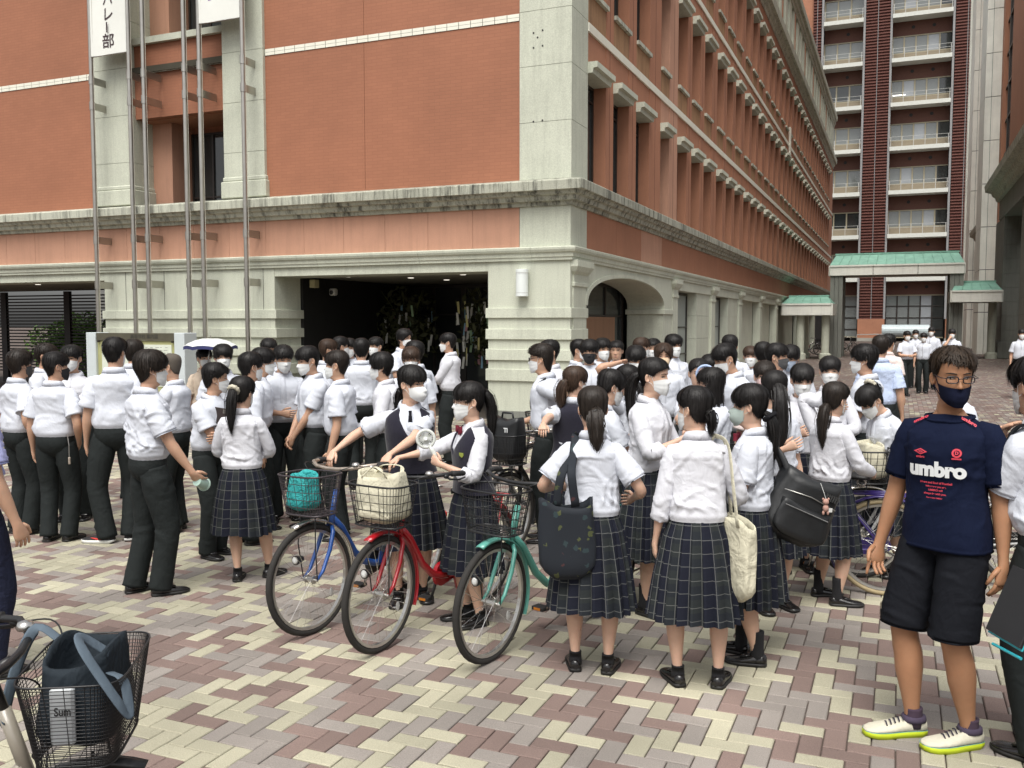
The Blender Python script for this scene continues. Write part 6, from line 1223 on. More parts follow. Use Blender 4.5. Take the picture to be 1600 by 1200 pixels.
person('Q1', 'person with brown hair in right profile behind the clasped hands', 509, 10.6, 1.685, 82, hair='short', hcol='brown')
person('Q2', 'person with black hair turned to the dark porch, left of the doorway row', 529, 11.8, 1.70, 68, hair='short')
person('Q3', 'person with white mask facing the camera before the dark porch, beside a back', 546, 12.0, 1.67, 186, hair='short', extras=('tie',))
person('Q4', 'person seen squarely from behind before the dark porch', 564, 10.3, 1.70, 2, hair='short', armR='belly', armL='belly')
person('Q5', 'person in left three quarter view with white mask before the dark porch', 589, 12.6, 1.68, -132, hair='short')
person('Q6', 'tallest person in the porch doorway with long fringe and white mask', 629, 12.6, 1.80, 128, hair='parted', armR='belly')
person('Q7', 'person with black hair seen from behind right of the tallest one', 650, 9.7, 1.685, -42, hair='short')
person('Q8', 'person with long rumpled sleeves in left profile behind the vest wearer', 608, 8.2, 1.605, -82, top='long', hair='parted', shirtm=SHIRTP, armL='hold', lean=5)
person('Q9', 'person with brown bowl haircut and spectacles facing the camera', 642, 9.1, 1.63, 182, hair='bowl', hcol='brown', glasses='thin')
person('Q10', 'person with long sleeves and folded arms in left profile beside the paper strips', 703, 12.2, 1.745, -82, top='long', hair='short', shirtm=SHIRTP, armR='cross', armL='cross')
# ---- bicycle holders
person('V', 'person in dark vest facing the camera holding the blue bicycle, head turned right', 642, 0, 1.595, 178, sex='f', bottom='skirt', hair='tied', mask=('white', 'duck'), hyaw=-50, extras=('vest', 'tie', TL(.06, -.085, (-.2, -1, -.3), .22, .026, TIE)), gy=938, armR=('w', back(left_grip(BLUE), at_dist(642, 6.2, 1.2)), (1, -.3, -.5)), armL=('w', back(right_grip(BLUE), at_dist(642, 6.2, 1.2)), (-1, -.4, -.3)), curlR=1.2, curlL=1.2, feet=((.09, .03), (-.09, -.05)), lean=5)
person('W', 'person in vest with high ponytail and red bow holding a fan and the red bicycle', 740, 0, 1.50, -108, sex='f', top='rolled', bottom='skirt', hair='tied', glasses='thin', shirtm=SHIRTP, extras=('vest', 'bow', TL(.165, -.085, (0, -1, .3), .38, .031, TIE)), gy=972, armR=('w', back(left_grip(RED), at_dist(740, 5.7, 1.1)), (.5, -.4, -1)), armL=((.10, .26, 1.17), (.5, -.6, -1), (-.7, -.3, .2)), curlR=1.2, curlL=1.2, hyaw=6)
person('S', 'person with shaved nape, spectacles and a dark shoulder strap holding the black bicycle', 858, 7.8, 1.70, -78, hair='fade', hcol='dark', glasses='black', armL=('w', back(right_grip(BLACKB), at_dist(858, 7.8, 1.2)), (-.3, -.8, -.5)), armR='hold', curlL=1.2, lean=4)
person('T', 'person with rolled sleeves gripping a handlebar beside the corner pier', 862, 9.5, 1.70, -112, hair='short', top='rolled', shirtm=SHIRTP, armR=('w', back(left_grip(GREYB), at_dist(862, 9.5, 1.2)), (1, -.3, -.4)), curlR=1.2)
# ---- middle back row
person('R1', 'person with white mask in right profile next to the black masked one', 902, 10.8, 1.68, 104, hair='short')
person('R2', 'person with black mask facing the camera in front of the corner pier', 921, 9.6, 1.70, 180, hair='bowl', mask='black')
person('R3', 'person with white mask peering over behind the black masked one', 940, 10.5, 1.70, 152, hair='short')
person('R4', 'person with cropped hair half hidden before the plywood board', 964, 11.6, 1.645, 188, hair='crop', mask=None)
person('R5', 'person with heavy fringe raising a bent elbow beside the head', 992, 8.7, 1.66, 168, hair='bowl', armR='head', hpitch=16)
person('R6', 'person with brown hair turned away before the arch', 1000, 11.2, 1.695, 58, hair='short', hcol='brown')
person('R7', 'person with white mask facing the camera under the arch, short hair', 1021, 11.6, 1.675, 182, hair='crop')
person('R8', 'person with centre parted brown hair and beige mask', 1037, 9.2, 1.665, 178, hair='parted', hcol='brown', mask=('beige', 'duck'), top='long')
person('R9', 'tall person with white mask standing by the first stone pilaster', 1051, 10.6, 1.745, 148, hair='bowl')
# ---- skirts in the middle
person('C1', 'person with a brown side ponytail and dark vest reaching for the mint bicycle', 896, 6.9, 1.54, 28, sex='f', bottom='skirt', hair='tied', hcol='brown', hyaw=22, extras=('vest', TL(.11, -.098, (-.35, -1, 0), .24, .036, (WHITET, .02, .008))), armL=('w', back(left_grip(MINT), at_dist(896, 6.9, 1.2)), (-1, -.4, -.2)), curlL=1.2)
person('C2', 'person with dark tied hair bowing the head behind the patterned tote', 944, 6.2, 1.56, 62, sex='f', bottom='skirt', hair='tied', hpitch=18, extras=(TL(.08, -.095, (.1, -1, -.2), .2, .026, TIE),), armR='chest', armL='chest')
person('C3', 'person lifting a hand to long hair behind the bowed head', 984, 7.3, 1.53, -55, sex='f', bottom='skirt', hair='tied', extras=(TL(.08, -.095, (.1, -1, -.2), .42, .03, TIE),), armL='head', armR='chest')
person('C', 'person seen from behind in plaid skirt carrying the dark patterned tote', 924, 0, 1.53, 4, sex='f', bottom='skirt', hair='tied_back', hcol='dark', extras=(TL(.10, -.098, (.15, -1, -.05), .24, .030, TIE),), armR=((.24, .16, 1.04), (.6, -1, -.2), (-1, 0, 0)), armL=((.22, .16, 1.10), (.6, -1, -.2), (-1, 0, 0)), gy=1048, hyaw=-10, feet=((.10, 0), (-.10, .02)))
person('D', 'person in right profile with white mask holding a handheld fan in both hands', 1012, 0, 1.655, 116, sex='f', bottom='skirt', top='rolled', hair='tied_back', hyaw=-6, extras=('crew', TL(.12, -.098, (0, -1, 0), .40, .034, TIE),), armR='chest', armL='chest', curlR=1.2, curlL=1.2, gy=954, shirtm=SHIRTP)
person('E2', 'person seen from behind in plaid skirt with a cream tote on the right shoulder', 1086, 0, 1.545, -8, sex='f', bottom='skirt', top='rolled', hair='tied_back', hyaw=-42, extras=(TL(.09, -.098, (.25, -1, -.1), .13, .022, TIE),), armL='down', armR=((.12, .22, 1.12), (.7, -.8, -.5), (-.8, 0, 0)), gy=1070, shirtm=SHIRTP, feet=((.13, -.01), (-.10, .01)), lean=5, footyaw=(20, 14))
person('F2', 'person in left profile with grey green mask, red bow and a black shoulder bag', 1172, 0, 1.53, -76, sex='f', bottom='skirt', hair='tied', mask=('green', 'duck'), extras=('crew', 'bow', TL(.06, -.095, (0, -1, -.25), .30, .028, BLKSCR)), armL=((.10, .20, 1.22), (.4, -.6, -1), (-.6, 0, .3)), armR='chest', gy=1030, feet=((.07, .08), (-.08, -.06)))
person('G2', 'person with very long ponytail standing behind the black shoulder bag', 1212, 5.95, 1.56, 150, sex='f', bottom='skirt', hair='tied_back', mask=None, hyaw=165 - 330, extras=('crew', TL(.13, -.098, (0, -1, .1), .50, .036, TIE),), armR='chest')
person('g3', 'person holding a light blue fan before the mouth among the skirts', 1092, 7.4, 1.585, 172, sex='f', bottom='skirt', hair='tied_back', mask=None, armR=((.03, .24, 1.40), (.6, .0, -1), (-.6, -.6, .2)), curlR=1.2)
person('g4', 'person with thin fringe and white mask behind the light blue fan holder', 1110, 8.6, 1.575, 184, sex='f', bottom='skirt', hair='tied')
person('g5', 'person with long loose hair, spectacles and lilac mask in left profile', 1118, 6.7, 1.54, -112, sex='f', bottom='skirt', hair='long', mask='lilac', glasses='thin', armL='phone', curlL=1.2, top='long')
# ---- right back row
person('T1', 'person seen from behind standing tall by the stone columns', 1141, 10.6, 1.74, 0, hair='short')
person('T2', 'tall person in left profile looking down, white mask', 1152, 7.8, 1.715, -114, hair='short', hpitch=22, lean=4)
person('T3', 'person with black hair seen from behind beside the grey masked one', 1192, 10.0, 1.665, 18, hair='short')
person('T4', 'person in right profile with dark grey mask in the right back row', 1210, 8.7, 1.68, 96, hair='short', mask='grey')
person('T5', 'person with blue grey mask looking down in the right back row', 1238, 9.3, 1.65, 196, hair='bowl', mask='blue', hpitch=16)
person('T6', 'small person showing only brown hair in the right back row', 1173, 10.8, 1.60, 176, sex='f', hair='tied', hcol='brown', bottom='skirt')
person('T7', 'person with pink mask and fringe behind the long ponytail', 1196, 7.1, 1.575, 176, sex='f', hair='tied', bottom='skirt', mask='pink', hcol='dark', shirtm=SHIRTK)
person('i', 'person with long sleeves and white mask bending over the bicycle baskets', 1250, 6.9, 1.575, 168, sex='f', hair='tied', bottom='skirt', top='long', shirtm=SHIRTP, lean=8, armR='chest', armL='hold', hpitch=10)
person('j', 'person with white mask facing the camera behind the one touching their hair', 1298, 7.5, 1.60, 176, sex='f', hair='tied', bottom='skirt', top='long', shirtm=SHIRTP, armR='belly', armL='belly')
person('k', 'person in long sleeves seen from behind touching their long hair', 1292, 0, 1.47, 38, sex='f', hair='tied_back', hcol='dark', bottom='skirt', top='long', shirtm=SHIRTP, extras=('crew', TL(.06, -.09, (.2, -1, -.5), .30, .030)), armL=((.03, .02, 1.55), (1, -.2, -.3), (-.4, .8, 0)), armR='hold', gy=938, feet=((.13, -.04), (-.11, .04)), footyaw=(40, -30), htilt=6)
person('l', 'person in left profile with white mask standing in the open on the right', 1357, 7.8, 1.69, -86, hair='bowl', armR='hold', armL='hold')
person('m1', 'person in pale blue shirt seen from behind on the right', 1377, 10.2, 1.74, 6, hair='short', hcol='dark', shirtm=SHIRTB)
person('m2', 'person in pale pink shirt walking away on the right', 1388, 13.0, 1.72, 28, hair='short', shirtm=SHIRTK)
person('n', 'person with cream scrunchie bending over the silver bicycle', 1402, 6.75, 1.46, -128, sex='f', hair='tied', bottom='skirt', hpitch=34, lean=16, extras=(TL(.20, -.06, (0, -.7, .7), .30, .030, (CREAMC, .032, .016)),), armR=('w', back(left_grip(SILVER), at_dist(1402, 6.75, 1.1)), (.6, -.2, -.6)), curlR=1.2)
person('o', 'person with brown hair mostly hidden behind the navy shirted person', 1500, 7.4, 1.50, 40, sex='f', hair='tied', hcol='brown', bottom='skirt')
# ---- far people in the street
person('X1', 'far person walking towards the camera holding a paper, leftmost of the street group', 1414, 0, 1.67, 150, hair='short', armR='belly', armL='belly', gy=618, feet=((.08, .18), (-.08, -.16)))
person('X2', 'far person partly hidden behind the leftmost walker in the street', 1431, 26.5, 1.68, 170, hair='short')
person('X3', 'far person facing the camera in the middle of the street group', 1444, 24.5, 1.61, 180, hair='bowl')
person('X4', 'tallest far person in the middle of the street group', 1456, 26.0, 1.77, 190, hair='short')
person('X5', 'far person rubbing the eye, rightmost of the street group', 1488, 24.0, 1.73, 178, hair='bowl', armR='face')
person('X6', 'far person walking alone past the stone pier at the right edge', 1597, 23.0, 1.73, 170, hair='short', feet=((.08, .2), (-.08, -.2)))
pb = [-17.9, 6.4]
vb = np.array([pb[0], pb[1], 0]) - CAM; person('X7', 'person in blue shirt seen through the black slats', 800 + FPX * (vb @ _r) / (vb @ _f), vb @ _f, 1.66, 30, hair='short', shirtm=cloth_mat('blue_shirt', (.04, .06, .42), .8, .3), mask=None)
# ---- parasol holder
person('U', 'person in beige blouse sheltering under a parasol near the stone wall', 317, 10.8, 1.575, 158, sex='f', hair='short', bottom='trousers', shirtm=BEIGE, armL=((.02, .20, 1.30), (.7, -.3, -1), (-.6, -.4, .2)), curlL=1.2, belt=False)
# ---- people at the frame edges and the man in front
MAN = person('man', 'person in navy football shirt, black shorts and lime soled running shoes', 1468, 0, 1.775, 212, hair='swept', hcol='tan', top='tee', bottom='shorts', shirtm=NAVY, mask=('navy', 'low'), skin=SKINT, glasses='black', extras=('run',), twist=-15, hyaw=-35, hpitch=6, gy=1156, armR=((.27, .10, .80), (.5, -1, 0), (-.8, .3, .1)), armL='down_back', curlR=.75, hands=('point', None), feet=((.10, .05), (-.10, -.05)), footyaw=(28, -22), bulk=.98)
person('Z', 'person cut by the right edge holding a teal folder, white sleeve raised', 1662, 3.85, 1.74, -58, hyaw=14, lean=9, hair='short', armL=((.12, .13, 1.345), (.1, -.2, -1), (-.2, -.6, .5)), armR=((.22, .20, .85), (.5, -1, 0), (-.9, 0, .2)), curlL=1.1, curlR=1.1)
person('Y', 'person in lilac shirt and dark jeans cut by the left edge', -58, 4.75, 1.72, 62, hair='short', bottom='jeans', shirtm=LILAC, armR=((.27, .10, .80), (.3, -1, 0), (-.8, 0, .2)), mask=None)
# ================================================================== print on the navy shirt
def print_on(info, word, size, a_c, z_c, m, name, bold=0.0, width=None, off=.006, rot=0.0, mesh=None, parent=None, wr=None):
    """flat lettering laid on the chest: x runs round the torso, y up it"""
    V, F = mesh if mesh is not None else text_mesh(word, size, bold)
    w = V[:, 0].max() - V[:, 0].min(); k = (width / w) if width else 1.0; X, Y = V[:, 0] * k, V[:, 1] * k; c, s = math.cos(rot), math.sin(rot); X, Y = X * c - Y * s, X * s + Y * c
    # refine long triangles a little by sampling the surface at each vertex
    z = z_c + Y; tab = info['tab']; X = X + a_c; wz = np.interp(z, tab[:, 0], tab[:, 1]) + .03; a = -np.sign(X) * np.arcsin(np.clip((np.abs(X) / wz), 0, .98) ** (1 / .85))
    inf = .016 + np.where(z < 1.16, .012 * sstep((1.16 - z) / .2), 0) + off; inf = np.where(z > 1.38, inf * np.maximum(0, (1.475 - z) / .095), inf) + .0
    P = torso_pt(tab, a, z, inf + .008); MB().add(info['tx'](P), F).build(name, m, parent or info['root'])
def subdivide(V, F, n=1):
    for _ in range(n):
        bm = bmesh.new(); vs = [bm.verts.new(v) for v in V]
        for f in F:
            try: bm.faces.new([vs[i] for i in f])
            except ValueError: pass
        bmesh.ops.subdivide_edges(bm, edges=[e for e in bm.edges if e.calc_length() > .02], cuts=1); bmesh.ops.triangulate(bm, faces=bm.faces[:]); bm.verts.index_update(); V = np.array([v.co[:] for v in bm.verts]); F = np.array([[v.index for v in f.verts] for f in bm.faces]); bm.free()
    return V, F
PW = mat('print_white', (.72, .74, .74), rough=.6, var=.02); PR = mat('print_coral', (.62, .05, .075), rough=.6, var=.02)
ts_ = [c for c in MAN['root'].children if c.name.startswith('tshirt')][0]
V, F = text_mesh('umbro', .08, .0045); V = V / (V[:, 0].max() - V[:, 0].min()) * .225; V, F = subdivide(V, F, 2); print_on(MAN, '', 1, -.005, 1.205, PW, 'chest_print', mesh=(V, F), parent=ts_, off=.012)
for i, (w, wd, z) in enumerate([('Heart and Soul of Football', .125, 1.150), ('Wherever you are,', .082, 1.134), ('UMBRO will', .056, 1.119), ('always be with you.', .088, 1.104), ('Powered by UMBRO', .062, 1.086)]):
    V, F = text_mesh(w, .014, .0004); print_on(MAN, '', 1, -.005, z, PR, 'small_print', width=wd, mesh=(V, F), parent=ts_, off=.012)
for sd_, a_, ro in ((1, R(74), .5), (-1, R(-74), -.5)):
    V, F = text_mesh('umbro', .03, .0012); V = V / (V[:, 0].max() - V[:, 0].min()) * .06
    # on the shoulder slope: local x along the slope, y forward-down
    P = []
    for x, y, _ in V:
        t_ = .098 + (x if sd_ < 0 else -x); zz = np.interp(t_, [.05, .15], [1.442, 1.392]) + .004; P.append((sd_ * t_, .052 - .0 - y * -.0 + (-y) * -.35 * 0 + .012 + y * -.55, zz + y * .85 - .012))
    MB().add(MAN['tx'](np.array(P)), F).build('shoulder_print', PR, ts_)
def diamond(r0, r1):
    th = np.arange(4) * math.pi / 2; V = [(r * 1.75 * math.cos(t_), r * .8 * math.sin(t_), 0) for r in (r0, r1) for t_ in th]; return np.array(V), np.array([(i, (i + 1) % 4, 4 + (i + 1) % 4, 4 + i) for i in range(4)])
for r0, r1 in ((.0165, .010), (.0065, .003)): print_on(MAN, '', 1, -.072, 1.278, PR, 'chest_emblem', mesh=diamond(r0, r1), parent=ts_, off=.010)
V, F = text_mesh('umbro', .02, .0008); print_on(MAN, '', 1, -.072, 1.256, PR, 'chest_print', width=.036, mesh=(V, F), parent=ts_, off=.010)
th = np.arange(24) * 2 * math.pi / 24; RV = np.array([(r * math.cos(t_), r * math.sin(t_), 0) for r in (.019, .0115) for t_ in th]); RF = np.array([(i, (i + 1) % 24, 24 + (i + 1) % 24, 24 + i) for i in range(24)]); print_on(MAN, '', 1, .072, 1.282, PR, 'chest_emblem', mesh=(RV, RF), parent=ts_, off=.010)
V, F = text_mesh('D', .018, .001); print_on(MAN, '', 1, .072, 1.282, PR, 'chest_emblem', mesh=(V, F), parent=ts_, off=.010)
print_on(MAN, '', 1, .072, 1.258, PR, 'chest_print', mesh=(np.array([(-.018, -.003, 0), (.018, -.003, 0), (.018, .003, 0), (-.018, .003, 0)]), np.array([(0, 1, 2, 3)])), parent=ts_, off=.010)

# ================================================================== things held, worn and carried
def orient(d, n):
    """rotation whose z axis is d and whose y axis leans to n"""
    z = unit(d); y = unit(np.asarray(n) - z * (np.asarray(n) @ z)); x = np.cross(y, z); return Matrix(np.array([x, y, z]).T.tolist()).to_euler()
def fan(label, loc, d, n, colr, size=.052, name='handheld_fan'):
    t = thing(name, label, 'fan', tuple(loc), 0, 'handheld fans'); t.rotation_euler = orient(d, n)
    MB().lathe([(0, -.10), (.013, -.10), (.015, -.05), (.014, .02), (.010, .05), (0, .05)], 12).build('handle', colr, t, smooth=True); c = .05 + size
    MB().tube([(size * math.cos(a), 0, c + size * math.sin(a)) for a in np.linspace(0, 2 * math.pi, 28, endpoint=False)], .010, 8, closed=True).build('rim', colr, t, smooth=True)
    for s_ in (-1, 1):
        g = MB()
        for k in range(24): a = 2 * math.pi * k / 24; g.tube([(.012 * math.cos(a), s_ * .014, c + .012 * math.sin(a)), (size * math.cos(a + .5), s_ * .008, c + size * math.sin(a + .5))], .0013, 4, cap=False)
        g.build('grille', colr, t); MB().lathe([(0, s_ * .012), (.014, s_ * .012), (.014, s_ * .018), (0, s_ * .018)] if s_ > 0 else [(0, -.018), (.014, -.018), (.014, -.012), (0, -.012)], 14, (0, 0, c), 'y').build('hub_cap', colr if size < .06 else mat('fan_plum', (.16, .05, .12), rough=.4), t, smooth=True)
    g = MB()
    for k in range(4): a = k * math.pi / 2; g.add([(0, -.004, c), (size * .8 * math.cos(a), -.006, c + size * .8 * math.sin(a)), (size * .75 * math.cos(a + .9), .006, c + size * .75 * math.sin(a + .9))], np.array([(0, 1, 2)]))
    g.build('blades', mat('fan_blade', (.5, .5, .5), rough=.3), t); return t
FANW = mat('fan_white', (.62, .64, .60), rough=.35, var=.03); FANB = mat('fan_pale_blue', (.36, .46, .66), rough=.35, var=.03); FANG = mat('fan_silver', (.42, .42, .43), rough=.35)
up = np.array([0, 0, 1.0]); toC = lambda p: unit(np.append((CAM - p)[:2], 0))
h_ = PEOPLE['W']['hand']['L']; fan('white handheld fan held by the ponytailed vest wearer', h_['grip'] + up * .03, unit(up - _r * .55), toC(h_['grip']), FANW)
h_ = PEOPLE['D']['hand']['R']; fan('white handheld fan held in both hands by the person in right profile', h_['grip'] + up * .03, unit(up + _r * .25), toC(h_['grip']) + _r * .3, FANW)
h_ = PEOPLE['g3']['hand']['R']; fan('large light blue fan with plum hub held before a face', h_['grip'] + up * .02, up, toC(h_['grip']), FANB, .068)
h_ = PEOPLE['g5']['hand']['L']; fan('silver handheld fan held up by the person with long loose hair', h_['grip'] + up * .02, unit(up + _r * .4), toC(h_['grip']) + _r, FANG, .036)
pC = PEOPLE['C2']['hand']['L']['grip']; fan('white round fan peeking over the patterned tote strap', pC + up * .02, up, toC(pC), FANW, .045)
# clear cup
h_ = PEOPLE['F']['hand']['R']; cup = thing('clear_cup', 'clear pale green cup held low by the person with bowl haircut', 'cup', tuple(h_['grip'] - up * .03)); cup.rotation_euler = orient(unit(h_['n'] + h_['d']), up)
MB().lathe([(0, -.05), (.03, -.05), (.042, .05), (.045, .052), (.045, .046), (.040, .044), (.028, -.044), (0, -.044)], 20).build('wall', mat('cup_green', (.36, .50, .43), rough=.15), cup, smooth=False); MB().lathe([(.040, .05), (.047, .05), (.047, .056), (.040, .056)], 20).build('rim', mat('cup_rim', (.5, .62, .56), rough=.2), cup)
# clipboard, folder
def slab(name, label, cat, loc, d, n, w, h, m, extra=None, t_=.006):
    t = thing(name, label, cat, tuple(loc)); t.rotation_euler = orient(d, n); MB().bbox(-w / 2, w / 2, -t_ / 2, t_ / 2, -h / 2, h / 2, .003).build('board', m, t)
    if extra: extra(t)
    return t
jh = PEOPLE['J']; cpos = jh['world'](jh['tx'](np.array([.05, .215, 1.17]))); slab('clipboard', 'dark brown clipboard hugged by the short person with cropped hair', 'clipboard', cpos, up + .15 * _r, toC(cpos) - .4 * _r, .24, .33, mat('clipboard_brown', (.03, .02, .018), rough=.5), lambda t: MB().bbox(-.05, .05, -.014, .003, .12, .16, .004).build('clip', STEEL, t))
h_ = PEOPLE['Z']['hand']['R']; fpos = on_ground(1577, 955, 0); fpos = at_px(1592, 952, 3.6); slab('teal_folder', 'teal plastic folder hanging from the hand at the right edge', 'folder', fpos, unit(up * .9 + _r * .35), unit(toC(fpos) * .18 - _r * .95), .20, .28, mat('teal_plastic', (.03, .36, .42), rough=.3), lambda t: (MB().bbox(-.10, .10, .004, .02, -.13, .15, .003).build('black_sheet', BLKM, t), MB().cyl((-.10, -.006, -.165), (.06, -.006, -.172), .006).build('pen', MATS['teal_plastic'], t)), .008)
# parasol
u = PEOPLE['U']; hg = u['hand']['L']['grip']; apex = at_px(329, 528, 10.6); sh = thing('parasol', 'white parasol with navy underside beside the stone wall', 'parasol', tuple(hg)); ax_ = apex - hg; MB().tube([(0, 0, -.08), tuple(ax_ * .98)], .006, 8).build('shaft', STEEL, sh, smooth=True); MB().tube([(0, 0, -.12), (0, 0, .0)], .012, 8).build('handle', FRAME, sh, smooth=True)
nR = 8; g = MB(); rad = .30; zs_ = [(0, .0), (.09, -.008), (.18, -.030), (.25, -.062), (.30, -.095)]; th = np.arange(nR * 4) * 2 * math.pi / (nR * 4); sc_ = lambda r: 1 - .06 * (r / rad) ** 2 * np.abs(np.sin(th * nR / 2))
rows = [np.stack([r * sc_(r) * np.cos(th), r * sc_(r) * np.sin(th), z + .012 * (r / rad) ** 3 * np.abs(np.sin(th * nR / 2))], -1) + ax_ for r, z in zs_[1:]]; g.rings(rows, cap0=True, cap1=False, mi=0); g.build('canopy', mat('parasol_white', (.62, .64, .62), rough=.7), sh, smooth=False)
g = MB(); rows = [r_ - np.array([0, 0, .004]) for r_ in rows]; rows.append(rows[-1] + (rows[-1] - ax_) * np.array([.005, .005, 0]) + np.array([0, 0, -.035])); g.rings(rows, cap0=True, cap1=False); g.build('lining', mat('parasol_navy', (.03, .035, .12), rough=.8), sh, smooth=False)
for k in range(nR): a = 2 * math.pi * k / nR; MB().tube([ax_ + np.array([0, 0, -.02]), ax_ + np.array([.15 * math.cos(a), .15 * math.sin(a), -.03]), ax_ + np.array([.29 * math.cos(a), .29 * math.sin(a), -.10])], .003, 5).build('rib', STEEL, sh)
MB().cyl(tuple(ax_ - np.array([0, 0, .01])), tuple(ax_ + np.array([0, 0, .03])), .006).build('ferrule', STEEL, sh)
# bags ------------------------------------------------------------
def soft_bag(g, c, w, d, h, rg, M, slump=.1, mi=0, n=28, m=12, open_top=True):
    """sack: rounded box rings with sag"""
    th = np.linspace(0, 2 * math.pi, n, endpoint=False); rows = []
    for k in range(m):
        f = k / (m - 1); e = .55; q = math.sin(math.pi * min(f * 1.6 + .16, .5)) if f < .3 else 1 - slump * (f - .3); wob = 1 + .05 * np.sin(3 * th + f * 4 + rg) + .03 * np.sin(7 * th - f * 6)
        rows.append(np.stack([np.sign(np.cos(th)) * np.abs(np.cos(th)) ** e * w / 2 * q * wob, np.sign(np.sin(th)) * np.abs(np.sin(th)) ** e * d / 2 * q * wob * (1 - .35 * f * slump * 4), np.full(n, h * f) + .02 * np.sin(2 * th + rg) * f * (h / .3)], -1))
    rows = np.array(rows)
    if open_top: ins = [rows[-1] * np.array([.94, .9, 1]), rows[-2] * np.array([.92, .85, 1]), rows[-5] * np.array([.9, .8, 1])]; rows = np.concatenate([rows, np.array(ins)])
    g.rings((rows @ np.asarray(M).T) + np.asarray(c), mi=mi); return rows
CANV = cloth_mat('cream_canvas', (.58, .55, .42), .9, .5, 8); DKTOTE = None
def print_tote_mat():
    m, n, l, b = newmat('dark_floral_cloth'); b.inputs['Roughness'].default_value = .8; uv = nd(n, 'ShaderNodeTexCoord').outputs['Object']
    v = nd(n, 'ShaderNodeTexVoronoi', Scale=19.0); l.new(uv, v.inputs['Vector']); nz = nd(n, 'ShaderNodeTexNoise', Scale=60.0, Detail=2.0); l.new(uv, nz.inputs['Vector']); a = nd(n, 'ShaderNodeMath', operation='ADD'); l.new(v.outputs['Distance'], a.inputs[0]); nzs = nd(n, 'ShaderNodeMath', operation='MULTIPLY'); nzs.inputs[1].default_value = .5; l.new(nz.outputs[0], nzs.inputs[0]); l.new(nzs.outputs[0], a.inputs[1]); lt = nd(n, 'ShaderNodeMath', operation='LESS_THAN'); lt.inputs[1].default_value = .54; l.new(a.outputs[0], lt.inputs[0])
    cr = nd(n, 'ShaderNodeValToRGB'); cr.color_ramp.interpolation = 'CONSTANT'; e = cr.color_ramp.elements; e[0].color = (.06, .07, .025, 1); e[1].position = .45; e[1].color = (.055, .02, .022, 1); e.new(.7).color = (.018, .035, .04, 1); sp = nd(n, 'ShaderNodeSeparateXYZ'); l.new(v.outputs['Color'], sp.inputs[0]); l.new(sp.outputs[0], cr.inputs[0])
    mx = nd(n, 'ShaderNodeMix', data_type='RGBA'); mx.inputs['A'].default_value = (.006, .0095, .0155, 1); l.new(lt.outputs[0], mx.inputs['Factor']); l.new(cr.outputs[0], mx.inputs['B']); l.new(mx.outputs['Result'], b.inputs['Base Color']); return m
def shoulder_bag(key, side, name, label, w, h, d, m, strap_m, drop, back_, out=.06, strap_w=.018, tilt=0.0):
    p = PEOPLE[key]; s_ = 1 if side == 'R' else -1; top = p['tx'](np.array([s_ * .098, -.005, 1.425])) ; c = p['tx'](np.array([s_ * (.20 + out), back_, 1.0])); zt = top[2] - drop; base = np.array([c[0], c[1], zt - h]); t = thing(name, label, 'bag', tuple(p['world'](base)), p['rz'] + tilt)
    L = lambda P: (np.asarray(P, float) - base) @ rotm('z', tilt); g = MB(); soft_bag(g, (0, 0, 0), d, w, h, 1.0, np.eye(3), .06); g.build('sack', m, t, smooth=True)
    for dy in (-.30 * w, .30 * w):
        P = [L(np.array([c[0], c[1] + dy, zt - .015])), L(np.array([c[0] - s_ * .02, c[1] + dy * .7, zt + drop * .45])), L(top + np.array([s_ * .055, (c[1] - top[1] + dy) * .45, -.02])), L(top + np.array([s_ * .01, dy * .12, .018])), L(top + np.array([-s_ * .02, .05 if dy > 0 else -.03, .002]))]
        P = np.array([bez for bez in catmull(P, 5)]); gg = MB(); gg.rings(limb_rings(P, np.full(len(P), strap_w), np.full(len(P), .003), np.array([s_ * 1.0, 0, .4]), 8)); gg.build('strap', strap_m, t, smooth=True)
    return t
FLOR = print_tote_mat(); p = PEOPLE['C']; tb_ = p['world'](p['tx'](np.array([-.135, -.20, .62]))); ft_ = thing('patterned_tote', 'dark tote with faded flower print hanging at a plaid skirt', 'bag', tuple(tb_), p['rz'] + R(8)); g = MB(); soft_bag(g, (0, 0, 0), .29, .09, .40, 1.0, np.eye(3), .07); g.build('sack', FLOR, ft_, smooth=True)
for dx in (-.055, .045):
    Q = [np.array([dx, -.03, .38]), np.array([dx * .5, -.035, .55]), (rotm('z', -(p['rz'] + R(8))) @ (p['world'](p['tx'](np.array([-.105, -.118, 1.33]))) - tb_)), (rotm('z', -(p['rz'] + R(8))) @ (p['world'](p['tx'](np.array([-.10, -.03, 1.435]))) - tb_)), (rotm('z', -(p['rz'] + R(8))) @ (p['world'](p['tx'](np.array([-.10, .06, 1.41]))) - tb_))]; P = np.array(catmull(Q, 5)); gg = MB(); gg.rings(limb_rings(P, np.full(len(P), .022), np.full(len(P), .003), np.array([0, -1.0, .35]), 8)); gg.build('strap', FLOR, ft_, smooth=True)
shoulder_bag('E2', 'R', 'cream_tote', 'narrow cream canvas tote hanging from the right shoulder between two skirts', .30, .40, .09, CANV, CANV, .40, -.06, .00, .014, R(30))
